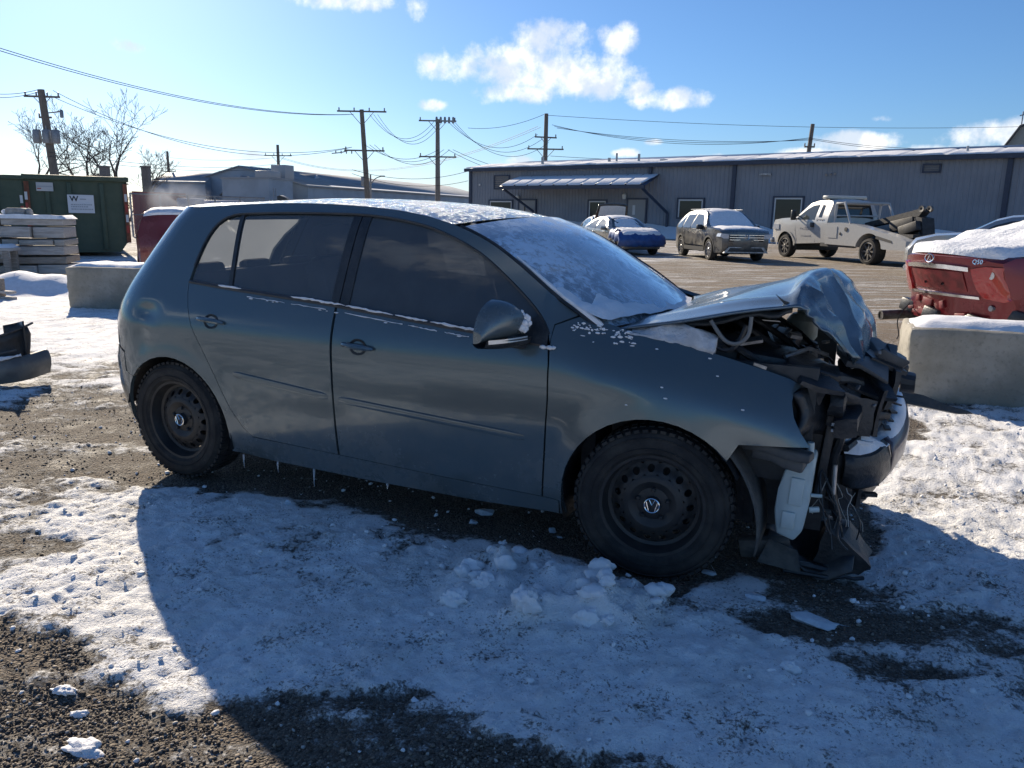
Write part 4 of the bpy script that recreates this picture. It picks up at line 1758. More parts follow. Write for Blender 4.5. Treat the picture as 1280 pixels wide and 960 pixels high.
    for i in range(14):
        a = radians(52 - 70 * i / 13)
        rr_ = .385 + .05 * (i / 13) ** 2
        Q.append([Vector((2.578 + rr_ * cos(a), y, .30 + rr_ * sin(a))) for y in (-.80, -.76, -.66, -.52)])
    b.grid(Q)
    o = P('arch_liner_nose', b, LINER, 60)
    o.modifiers.new('sheet', 'SOLIDIFY').thickness = .006
    # milky washer bottle
    b = B()
    prof = [(-.055, .235), (.012, .215), (.040, .26), (.052, .36), (.058, .50), (.062, .555), (.05, .57), (.018, .53), (-.010, .525), (-.045, .50), (-.062, .42), (-.07, .33)]
    b.prism([(3.105 + a, z) for a, z in prof], -.70, -.58, 'y')
    bmesh.ops.bevel(b.b, geom=list(b.b.edges), offset=.010, segments=2, affect='EDGES', profile=.5)
    b.tube([(3.143, -.66, .55), (3.140, -.66, .61)], .014, 8)
    b.box((3.11, -.706, .42), (.05, .012, .11), rot=(0, .05, 0), bev=.004)
    b.box((3.09, -.706, .30), (.05, .012, .07), rot=(0, .05, 0), bev=.004)
    b.tube([(3.16, -.66, .40), (3.20, -.65, .40)], .007, 6)
    b.tube([(3.16, -.66, .34), (3.195, -.65, .345)], .011, 6)
    P('washer_bottle', b, RESV, 50)
    # the bumper skin, pushed back on the far side, with snow lying in it
    b = B()
    Q = []
    cen = [(3.255, -.46, .47), (3.32, -.44, .462), (3.385, -.36, .465), (3.435, -.20, .475), (3.468, .0, .485), (3.475, .22, .50), (3.45, .42, .51)]
    cc = catmull(cen, 6)
    for i, c in enumerate(cc):
        t = i / (len(cc) - 1)
        tan = (Vector(cc[min(i + 1, len(cc) - 1)]) - Vector(cc[max(i - 1, 0)])).normalized()
        n = Vector((tan.y, -tan.x, 0)).normalized()
        hh = .075 + .045 * t
        Q.append([Vector(c) + n * o_ + Vector((0, 0, z_ * hh)) for o_, z_ in ((-.06, .75), (-.015, .95), (.012, .80), (.025, .3), (.02, -.4), (-.005, -1.0), (-.04, -1.25))])
    ks = int(len(Q) * .42)
    b.grid(Q[ks:])
    o = P('bumper_skin', b, mat('bumper_skin', (.085, .066, .08), .35, metal=.3, coat=.3, var=.4), 50)
    o.modifiers.new('sheet', 'SOLIDIFY').thickness = .006
    b = B()
    b.grid(Q[:ks + 1])
    crumple(b, .03, 6)
    o = P('torn_bumper_end', b, BLACKP, 40)
    o.modifiers.new('sheet', 'SOLIDIFY').thickness = .006
    b = B()
    S = []
    rr = random.Random(8)
    for i, c in enumerate(cc):
        t = i / (len(cc) - 1)
        tan = (Vector(cc[min(i + 1, len(cc) - 1)]) - Vector(cc[max(i - 1, 0)])).normalized()
        n = Vector((tan.y, -tan.x, 0)).normalized()
        hh = .075 + .045 * t
        wdt = (.17 - .20 * abs(t - .17) if t < .42 else .080) * (1 - .5 * max(0, t - .8) / .2)
        dip = 1 - .75 * math.exp(-((t - .42) / .07) ** 2)
        hgt = (.050 + .035 * math.exp(-((t - .2) / .12) ** 2)) * dip
        row = []
        for k in range(8):
            u = k / 7
            h = hgt * sin(pi * min(1, u * .9 + .1)) ** .6 * rr.uniform(.85, 1.1)
            row.append(Vector(c) + n * (-wdt * (1 - u) + .008 * u) + Vector((0, 0, .78 * hh + h)))
        S.append(row)
    b.grid(S)
    P('bumper_snow', b, SNOW, 70)
    # lower grille hanging below the bumper
    b = B()
    Q = []
    for i, c in enumerate(cc[:22]):
        t = i / 21
        tan = (Vector(cc[i + 1]) - Vector(cc[max(i - 1, 0)])).normalized()
        n = Vector((tan.y, -tan.x, 0)).normalized()
        Q.append([Vector(c) + n * (-.045) + Vector((0, 0, z_)) for z_ in (.05, -.05, -.13, -.20 + .05 * t)])
    b.grid(Q)
    b.box((3.22, -.44, .40), (.16, .05, .24), rot=(0, 0, .4), bev=.01)
    for k in range(3):
        b.box((3.29, -.36, .33 + .05 * k), (.22, .03, .014), rot=(0, 0, .35))
    o = P('lower_grille', b, BLACKP)
    # strip thrown out to the front left
    b = B()
    M = frame((3.55, .42, .60), (.97, .20, -.10), (0, .3, 1))
    b.prism([(-.28, -.035), (.05, -.045), (.17, -.05), (.23, -.038), (.20, -.028), (.12, -.018), (.0, .012), (-.28, .028)], -.02, .02, 'z', M)
    P('torn_grille_strip', b, BLACKP)
    # thin wires dangling
    b = B()
    for k in range(9):
        x0 = 3.16 + .05 * rr.random(); y0 = -.56 + .16 * rr.random()
        pts = [(x0, y0, .48)]
        for q in range(4):
            pts.append((pts[-1][0] + rr.uniform(-.01, .055), pts[-1][1] + rr.uniform(-.05, .03), pts[-1][2] - rr.uniform(.04, .11)))
        b.tube(catmull(pts, 5), rr.choice((.0022, .003, .004)), 5)
    tag(P('loose_wires', b, BLACKP), kind='stuff')
    b = B()
    for k in range(4):
        pts = [(3.21 + .035 * k, -.55 + .02 * k, .44 - .02 * k)]
        for q in range(5):
            pts.append((pts[-1][0] + rr.uniform(-.022, .026), pts[-1][1] + rr.uniform(-.02, .015), pts[-1][2] - rr.uniform(.008, .055)))
        b.tube(catmull(pts, 5), rr.choice((.0012, .0016, .002)), 5)
    tag(P('pale_wires', b, mat('pale_wire', (.4, .38, .34), .5)), kind='stuff')
    b = B()
    for k in range(18):
        p0 = Vector((rr.uniform(2.72, 3.1), rr.uniform(-.50, .1), rr.uniform(.80, .90)))
        pts = [p0]
        d = Vector((rr.uniform(-1, .4), rr.uniform(-.2, 1), rr.uniform(-.1, .1))).normalized()
        for q in range(5):
            d = (d + Vector((rr.gauss(0, .4), rr.gauss(.05, .4), rr.gauss(-.1, .18)))).normalized()
            q_ = pts[-1] + d * .06
            q_.y = max(q_.y, -.56)
            q_.z = min(q_.z, .98)
            q_.x = min(q_.x, 3.15)
            pts.append(q_)
        b.tube(catmull(pts, 4), rr.choice((.004, .006, .009, .013)), 6)
    tag(P('wiring_loom', b, BLACKP), kind='stuff')
    b = B()
    for k in range(26):
        c = Vector((rr.uniform(2.75, 3.38), rr.uniform(-.60, .0), rr.uniform(.70, .95)))
        b.box(c, (rr.uniform(.01, .05), rr.uniform(.01, .03), rr.uniform(.006, .02)), rot=(rr.uniform(-1, 1), rr.uniform(-1, 1), rr.uniform(-1, 1)), bev=.002)
    tag(P('small_fittings', b, mat('fitting_grey', (.14, .145, .15), .4, metal=.3, var=.5)), kind='stuff')
    # undertray dragged on the ground
    b = B()
    Q = []
    for i in range(10):
        r = []
        for k in range(9):
            u = k / 8; t = i / 9
            r.append(Vector((2.96 + .38 * t, -.54 + .36 * u - .05 * t, .06 + .045 * sin(t * 7 + u * 3) + .10 * (1 - t) * u + .02 * sin(u * 9))))
        Q.append(r)
    b.grid(Q)
    o = P('undertray', b, DARKP, 30)
    o.modifiers.new('sheet', 'SOLIDIFY').thickness = .008
    b = B()
    b.box((3.00, -.57, .115), (.20, .03, .11), rot=(.5, -.15, .1), bev=.006)
    b.prism([(2.98, .06), (3.15, .05), (3.13, .14), (3.02, .17)], -.61, -.60, 'y')
    P('cracked_tray_edge', b, LINER)
    b = B()
    b.prism([(3.18, .06), (3.36, .05), (3.40, .09), (3.30, .19), (3.22, .20)], -.52, -.34, 'y')
    b.tube([(3.12, -.56, .055), (3.28, -.53, .04), (3.40, -.44, .06)], .014, 6)
    b.tube([(3.10, -.59, .03), (3.26, -.57, .022), (3.38, -.50, .03)], .010, 6)
    crumple(b, 0.05, 9)
    P('lower_lip', b, BLACKP)


golf_engine()

# ------------------------------------------------------------------ helper: place by ray from the camera's standpoint
FPX = 977.8


def at(u, v, D):
    """point seen at photo pixel (u, v) at depth D metres"""
    return CAM_LOC + (CF + CR * ((u - 640) / FPX) - CU * ((v - 480) / FPX)) * D


def on_ground(u, v, z=0.0):
    d = CF + CR * ((u - 640) / FPX) - CU * ((v - 480) / FPX)
    return CAM_LOC + d * ((z - CAM_LOC.z) / d.z)


# ------------------------------------------------------------------ metal building
WALL_M = mat('ribbed_wall_paint', (.25, .27, .30), .5, var=.10, vscale=.6, spec=.3)
TRIM_M = mat('blue_trim', (.035, .05, .085), .45, var=.2)
WHITE_TRIM = mat('white_trim', (.62, .62, .60), .5)
DARK_WIN = mat('dark_window_pane', (.02, .022, .022), .06, spec=.6)
DOOR_M = mat('pale_door', (.30, .30, .29), .5)
ROOF_M = mat('blue_roof_metal', (.05, .08, .15), .4, var=.3)

B0 = at(587, 268, 68.8); B0.z = 0
B1 = at(1258, 280, 44.5); B1.z = 0
BE = (B1 - B0).normalized()                # along the wall, to the right
BN = Vector((BE.y, -BE.x, 0))              # out of the wall, towards the yard
BH = 5.25


def wall_at(u, v, off=0.0):
    """(distance along the wall, height) of the wall point seen at a photo pixel"""
    d = CF + CR * ((u - 640) / FPX) - CU * ((v - 480) / FPX)
    t = (B0 + BN * off - CAM_LOC).dot(BN) / d.dot(BN)
    p = CAM_LOC + d * t
    return (p - B0).dot(BE), p.z


def metal_building():
    L = 62.0
    M = Matrix(((BE.x, -BN.x, 0, B0.x), (BE.y, -BN.y, 0, B0.y), (0, 0, 1, 0), (0, 0, 0, 1)))
    t = thing('metal_building', 'long low grey metal building with blue trim and a snow edged roof', 'building', mtx=M)
    # local: x along the wall, y into the building, z up
    cut = []
    wins = [(737, 251, 757, 277, 1), (849, 249, 878, 272, 1), (969, 247, 1000, 290, 1), (613, 251, 640, 275, 1)]
    # ribbed wall sheet
    b = B()
    P = []
    x = 0.0
    pts = []
    while x < L:
        for dx, d in ((0, 0), (.20, 0), (.225, -.035), (.275, -.035), (.30, 0)):
            pts.append((x + dx, d))
        x += .30
    for px, d in pts:
        P.append([Vector((px, d, 0)), Vector((px, d, BH))])
    b.grid(P)
    b.make('front_wall', WALL_M, t, 20)
    b = B()
    b.box((-.01, 9, BH / 2), (.06, 18, BH))
    b.face([(0, 0, BH), (0, 18, BH), (0, 9, BH + 1.2)])
    b.make('end_wall', WALL_M, t)
    b = B()
    b.grid([[Vector((-.3, -.35, BH + .02)), Vector((-.3, 9, BH + 1.25)), Vector((-.3, 18.3, BH + .02))], [Vector((L, -.35, BH + .02)), Vector((L, 9, BH + 1.25)), Vector((L, 18.3, BH + .02))]])
    o = b.make('roof', ROOF_M, t)
    o.modifiers.new('sheet', 'SOLIDIFY').thickness = .08
    # snow on the roof, its edge ragged
    b = B()
    r = random.Random(3)
    P = []
    n = 400
    for i in range(n + 1):
        x = -.28 + (L + .2) * i / n
        e = fbm(np.array([x * .8]), np.array([2.0]), 4, 4)[0]
        h = .03 + .12 * e
        if (i % 16) == 0:
            h *= .4
        y0 = -.33 + .22 * max(0, e - .42) * 4
        P.append([Vector((x, y0, BH + .07 + .13 * (y0 + .35))), Vector((x, y0 + .03, BH + .07 + h + .13 * (y0 + .38))), Vector((x, 3, BH + .57 + h))])
    b.grid(P)
    b.make('roof_snow', SNOW, t, 60)
    b = B()
    b.box((L / 2 - .15, -.37, BH - .08), (L + .3, .14, .26))
    b.make('gutter', TRIM_M, t)
    # corner trims and downpipes
    s1 = wall_at(917, 240)[0]
    s2 = wall_at(1258, 240)[0]
    s0 = wall_at(814, 212)[0]
    b = B(); b.box((.14, -.05, BH / 2), (.30, .14, BH)); b.make('corner_trim', TRIM_M, t)
    b = B(); b.box((s1, -.10, BH / 2 - .1), (.28, .16, BH - .2)); b.make('downpipe', TRIM_M, t)
    b = B(); b.box((s2, -.10, BH / 2 - .1), (.26, .16, BH - .2)); b.make('downpipe', TRIM_M, t)
    b = B(); b.box((s0, -.10, BH - .65), (.25, .16, 1.1)); b.make('downpipe', TRIM_M, t)
    for u0, v0, u1, v1, k in wins:
        x0, z1 = wall_at(u0, v0)
        x1, z0 = wall_at(u1, v1)
        z0 = max(z0, .9 if u0 != 969 else .25)
        w = x1 - x0; h = z1 - z0
        f = B()
        for c, s in (((x0 + w / 2, -.07, z1 + .05), (w + .22, .10, .11)), ((x0 - .06, -.07, z0 + h / 2), (.11, .10, h)), ((x1 + .06, -.07, z0 + h / 2), (.11, .10, h)), ((x0 + w / 2, -.07, z0 - .06), (w + .22, .12, .11))):
            f.box(c, s)
        fo = f.make('window', TRIM_M, t)
        f = B()
        for c, s in (((x0 + w / 2, -.05, z1 - .06), (w, .07, .10)), ((x0 + .05, -.05, z0 + h / 2 - .05), (.09, .07, h - .1)), ((x1 - .05, -.05, z0 + h / 2 - .05), (.09, .07, h - .1))):
            f.box(c, s)
        f.make('window_frame', WHITE_TRIM, fo)
        f = B()
        f.box((x0 + w / 2, -.042, z0 + h / 2), (w, .012, h))
        f.make('pane', DARK_WIN, fo)
    # louvred vents
    for u0, v0, u1, v1, sl_ in ((619, 220, 637, 236, 6), (1155, 206, 1175, 215, 3)):
        x0, z1 = wall_at(u0, v0); x1, z0 = wall_at(u1, v1)
        w = x1 - x0; h = z1 - z0
        f = B()
        for c, s in (((x0 + w / 2, -.07, z1), (w + .1, .1, .10)), ((x0, -.07, z0 + h / 2), (.10, .1, h)), ((x1, -.07, z0 + h / 2), (.10, .1, h)), ((x0 + w / 2, -.07, z0), (w + .1, .1, .10))):
            f.box(c, s)
        fo = f.make('wall_vent', TRIM_M, t)
        for k in range(sl_):
            f = B()
            f.box((x0 + w / 2, -.06, z0 + h * (k + .5) / sl_), (w - .1, .03, h / sl_ * .72), rot=(.5, 0, 0))
            f.make('slat', mat('vent_slat', (.20, .21, .22), .5), fo)
    # doors
    for u0, u1, vt in ((650, 670, 250.5), (786, 808, 249.5)):
        x0, z1 = wall_at(u0, vt); x1, _ = wall_at(u1, vt)
        w = x1 - x0
        f = B()
        f.box((x0 + w / 2, -.06, z1 / 2), (w, .05, z1))
        d = f.make('door', DOOR_M, t)
        f = B()
        for c, s in (((x0 + w / 2, -.07, z1 + .06), (w + .24, .11, .12)), ((x0 - .06, -.07, z1 / 2), (.12, .11, z1)), ((x1 + .06, -.07, z1 / 2), (.12, .11, z1))):
            f.box(c, s)
        f.make('door_frame', TRIM_M, d)
        f = B()
        f.box((x0 + w * .35, -.10, z1 * .72), (.12 if u0 < 700 else .22, .03, .7))
        f.make('door_pane', DARK_WIN if u0 < 700 else WHITE_TRIM, d)
        f = B()
        f.tube([(x1 - .15, -.14, z1 * .45), (x1 - .02, -.14, z1 * .45)], .03, 6)
        f.make('door_handle', ALU, d)
    # wall lamps and small boxes
    for u, v in ((648.5, 247), (782, 245.5), (600.5, 231), (958, 218), (1039, 218)):
        x, z = wall_at(u, v)
        f = B()
        if v > 240:
            f.lathe([(0, -.2), (.12, -.2), (.16, -.05), (.16, .12), (.08, .2), (0, .2)], 12, axis='z', c=(x, -.2, z))
            f.make('wall_lamp', mat('lamp_white', (.7, .68, .62), .4), t)
        elif u > 1000:
            for k in (-.28, 0, .25):
                f.box((x + k, -.10, z + .1 * k), (.12, .16, .12), rot=(.3, 0, .2), bev=.02)
            f.make('flood_light', ALU, t)
        elif u > 900:
            f.prism([(-.42, -.04), (.42, -.06), (.36, .06), (-.3, .07)], -.25, .0, 'y', Matrix.Translation((x, 0, z)))
            f.make('wall_bracket', ALU, t)
        else:
            f.box((x, -.08, z), (.16, .12, .16), bev=.02)
            f.make('junction_box', WHITE_TRIM, t)
    # lean-to roof over the entrances
    dpt = 2.6
    xa, zf = wall_at(624, 236, dpt)
    xb, zb = wall_at(806, 232, dpt)
    zf = (zf + zb) / 2 + .12
    zt_ = zf + .75
    x1p = xb
    b = B()
    b.grid([[Vector((xa + .4, -.02, zt_)), Vector((xa, -dpt, zf))], [Vector((x1p - .4, -.02, zt_)), Vector((x1p, -dpt, zf))]])
    o = b.make('porch_roof', ROOF_M, t)
    o.modifiers.new('sheet', 'SOLIDIFY').thickness = .06
    b = B()
    b.box(((xa + x1p) / 2, -dpt - .04, zf - .12), (x1p - xa, .10, .24))
    b.make('porch_fascia', TRIM_M, t)
    b = B()
    P = []
    for i in range(121):
        x = xa + .05 + (x1p - xa - .3) * i / 120
        k = .10 if i % 12 else .03
        P.append([Vector((x, -dpt + .03, zf + .04)), Vector((x, -dpt + .06, zf + .05 + k)), Vector((x, -1.5, (zf + zt_) / 2 + .06 + k)), Vector((x, -.05, zt_ + .05 + k))])
    b.grid(P)
    b.make('porch_snow', SNOW, t, 60)
    for i in range(11):
        b = B()
        x = xa + .3 + (x1p - xa - .6) * i / 10
        b.grid([[Vector((x - .04, -dpt - .06, zf + .10)), Vector((x + .04, -dpt - .06, zf + .10))], [Vector((x - .04, -.03, zt_ + .13)), Vector((x + .04, -.03, zt_ + .13))]])
        o = b.make('roof_rib', ROOF_M, t)
        o.modifiers.new('sheet', 'SOLIDIFY').thickness = .08
    for x in (xa + .3, x1p - .3):
        b = B()
        b.tube([(x, -dpt + .15, zf - .2), (x + (1.3 if x < xa + 1 else .9), -.12, zf - 1.9)], .10, 6)
        b.tube([(x + (1.3 if x < xa + 1 else .9), -.12, zf - 1.9), (x + (1.3 if x < xa + 1 else .9), -.12, .1)], .10, 6)
        b.make('porch_brace', TRIM_M, t)
    # roof stacks
    for u, vt, vb, rr in ((667.5, 197, 209, .12), (751.5, 198, 206, .12), (761, 192, 206, .08), (789, 193, 204, .10), (1205.5, 183, 190, .07), (820, 200, 206, .3)):
        x, zt2 = wall_at(u, vt)
        b = B()
        b.tube([(x, 1.2, BH - .2), (x, 1.2, zt2 + .12)], rr, 8)
        b.make('roof_vent_pipe', ALU, t)
    # plinth with drifted snow at the foot of the wall
    b = B()
    P = []
    for i in range(200):
        x = L * i / 199
        h = .5 + .9 * fbm(np.array([x * .25]), np.array([7.]), 4, 3)[0]
        P.append([Vector((x, -.06, h)), Vector((x, -.6, h * .75)), Vector((x, -1.6, h * .25)), Vector((x, -2.4, -.05))])
    b.grid(P)
    o = b.make('snow_drift', SNOW, None, 60)
    o.matrix_world = M
    tag(o, 'bank of drifted snow along the foot of the grey metal wall', 'snow bank', kind='stuff')
    return t


metal_building()


def barn_right():
    p = at(1255, 188, 62)
    t = thing('beige_building', 'beige gabled building rising behind the right end of the metal roof', 'building', (p.x, p.y, 0), rotz=radians(-13))
    b = B()
    zt_ = p.z
    b.prism([(-.8, 0), (14, 0), (14, zt_ + 2.2), (7.2, zt_ + 4.4), (2.4, zt_ + 2.2), (.9, zt_ + 1.7), (-.8, zt_ - 1.0)], 0, 20, 'y')
    b.make('wall', mat('beige_siding', (.42, .40, .34), .7, var=.1), t)
    b = B()
    q = [(-1.0, zt_ - 1.3), (.85, zt_ + 1.85), (2.4, zt_ + 2.42), (7.2, zt_ + 4.6), (14.2, zt_ + 2.4)]
    b.grid([[Vector((x, y, z)) for x, z in q] for y in (-.3, 20.3)])
    o = b.make('roof', mat('grey_shingle', (.12, .12, .125), .8, var=.3), t)
    o.modifiers.new('sheet', 'SOLIDIFY').thickness = .15
    b = B()
    b.tube([(.9, .2, zt_ + 1.8), (.9, .2, zt_ + 2.9)], .05, 5)
    b.tube([(.7, .2, zt_ + 2.6), (1.1, .2, zt_ + 2.7)], .04, 5)
    b.make('roof_pipe', ALU, t)


barn_right()


# ------------------------------------------------------------------ generic parked vehicle, built in its own frame: x forward, z up
def car_wheel(parent, x, y, R, w, spokes, rim_m, name='wheel'):
    o_ = bpy.data.objects.new(name, None)
    COL.objects.link(o_)
    o_.parent = parent
    o_.location = (x, y, R)
    s = 1 if y > 0 else -1
    b = B()
    rr = R * .70
    b.lathe([(rr, -w * .42), (rr * 1.12, -w * .5), (R * .95, -w * .47), (R, -w * .3), (R, w * .3), (R * .95, w * .47), (rr * 1.12, w * .5), (rr, w * .42)], 28)
    b.make('tyre', RUBBER, o_)
    b = B()
    b.lathe([(rr * 1.02, s * w * .44), (rr * .93, s * w * .46), (rr * .90, s * w * .25), (rr * .86, s * w * .05), (0, s * w * .05)], 28)
    for k in range(spokes):
        a = 2 * pi * k / spokes
        c = Vector((rr * .52 * cos(a), s * w * .33, rr * .52 * sin(a)))
        b.box(c, (rr * .84, w * .10, rr * .20), rot=(0, -a, 0))
    b.lathe([(rr * .22, s * w * .2), (rr * .22, s * w * .40), (rr * .15, s * w * .45), (0, s * w * .45)], 12)
    b.make('rim', rim_m, o_)
    return o_


class Car:
    def __init__(s, t, L, W, H, prof, top_i, arches, belt, roof_w, bow=.16, zlow=.22, end_round=.16):
        """prof: (x,z) from the rear bottom over the roof to the front bottom; top_i: index range of the roof strip"""
        s.t, s.L, s.W, s.H, s.prof, s.arches = t, L, W, H, prof, arches
        s.belt, s.roof_w, s.bow, s.zlow, s.er = belt, roof_w, bow, zlow, end_round
        xs = [p[0] for p in prof]
        s.x0, s.x1 = min(xs), max(xs)

    def hw(s, x, z):
        h = s.W / 2
        k = (x - (s.x0 + s.x1) / 2) / ((s.x1 - s.x0) / 2)
        e = h * (1 - s.er * abs(k) ** 5)
        if z > s.belt:
            f = min(1, (z - s.belt) / max(.01, s.H - s.belt))
            e = e - (e - s.roof_w) * f ** 1.15
        else:
            f = (s.belt - z) / s.belt
            e *= 1 - .10 * f ** 2.5
        return e

    def smap(s, sg):
        def f(x, z):
            e = .01
            y = s.hw(x, z)
            dx = (s.hw(x + e, z) - s.hw(x - e, z)) / (2 * e)
            dz = (s.hw(x, z + e) - s.hw(x, z - e)) / (2 * e)
            n = Vector((-dx, 1, -dz)).normalized()
            return Vector((x, sg * y, z)), Vector((n.x, sg * n.y, n.z))
        return f

    def outline(s):
        q = list(s.prof)
        zb = s.zlow
        # along the bottom from the front to the rear with the wheel arches cut
        for xc, r, zc in sorted(s.arches, reverse=True):
            a0 = math.degrees(math.asin(max(-1, min(1, (zb - zc) / r))))
            q += arc(xc, zc, r, a0, 180 - a0, 12)
        return q

    def sheet(s, name, i0, i1, m, par=None, off=0.0, wk=1.0, n=10, rough=0.0, seed=1, crown=.05, sm=40, step=None, sc=1.0):
        pr = catmull(s.prof[i0:i1 + 1], step) if step else s.prof[i0:i1 + 1]
        rr = random.Random(seed)
        P = []
        for k, (x, z) in enumerate(pr):
            a = Vector(pr[max(0, k - 1)]); b_ = Vector(pr[min(len(pr) - 1, k + 1)])
            tg = (b_ - a).normalized()
            nx, nz = -tg.y, tg.x
            w = s.hw(x, z) * wk
            row = []
            for j in range(n + 1):
                t = -1 + 2 * j / n
                kx = (x - (s.x0 + s.x1) / 2) / ((s.x1 - s.x0) / 2)
                bx = s.bow * (1 - t * t) * (abs(kx) ** 3) * (1 if kx > 0 else -1)
                o2 = off + (rr.uniform(-rough, rough) if rough else 0)
                if rough and (j in (0, n) or k in (0, len(pr) - 1)):
                    o2 = off * .1
                row.append(Vector((x + bx + nx * o2, t * w, z + crown * (1 - abs(t) ** 2.4) * (1 if z > s.belt * .8 else .3) + nz * o2)))
            P.append(row)
        b = B()
        b.grid(P)
        return b.make(name, m, par or s.t, sm)

    def body(s, m, n=10):
        s.sheet('body_top', 0, len(s.prof) - 1, m, n=n)
        q = s.outline()
        for sg in (-1, 1):
            panel('body_side', q, s.smap(sg), m, s.t, step=.16, lip=0)
        b = B()
        b.box(((s.x0 + s.x1) / 2, 0, s.zlow + .12), ((s.x1 - s.x0) * .94, s.W * .80, .2))
        for xc, r, zc in s.arches:
            b.prism(arc(xc, zc, r * 1.02, -20, 200, 10), -s.W * .44, s.W * .44, 'y')
        b.make('underbody', BLACKP, s.t)

    def side_poly(s, name, poly, m, par=None, off=.006, sides=(-1, 1), step=.14, gap=0):
        o = None
        for sg in sides:
            o = panel(name, poly, s.smap(sg), m, par or s.t, step=step, lip=0, off=off, gap=gap)
        return o

    def seam(s, pts, r=.006):
        for sg in (-1, 1):
            mp = s.smap(sg)
            b = B()
            b.tube([mp(x, z)[0] for x, z in pts], r, 4)
            b.make('door_seam', BLACKP, s.t)


def grit(N, b, tc):
    pass


def car_paint(name, col, metal=.3, film=(.30, .28, .25), amt=.5):
    def fn(N, b, tc):
        n = N.noise(tc, 3, 6, .65)
        sp = N.new('ShaderNodeSeparateXYZ')
        N.l.new(tc, sp.inputs[0])
        f = N.math('MULTIPLY', N.ramp(n, .3, .7), N.math('ADD', N.math('MULTIPLY', N.ramp(sp.outputs[2], 1.1, .2), amt), amt * .25))
        N.l.new(N.mix(f, col, film), b.inputs['Base Color'])
        N.l.new(N.math('ADD', N.math('MULTIPLY', f, .5), .22), b.inputs['Roughness'])
    return mat(name, col, .3, metal=metal, coat=.4, fn=fn)


RIM_M = mat('grey_alloy', (.35, .35, .36), .35, metal=.7, var=.3)
LAMP_M = mat('headlamp_glass', (.5, .52, .55), .08, coat=.5)


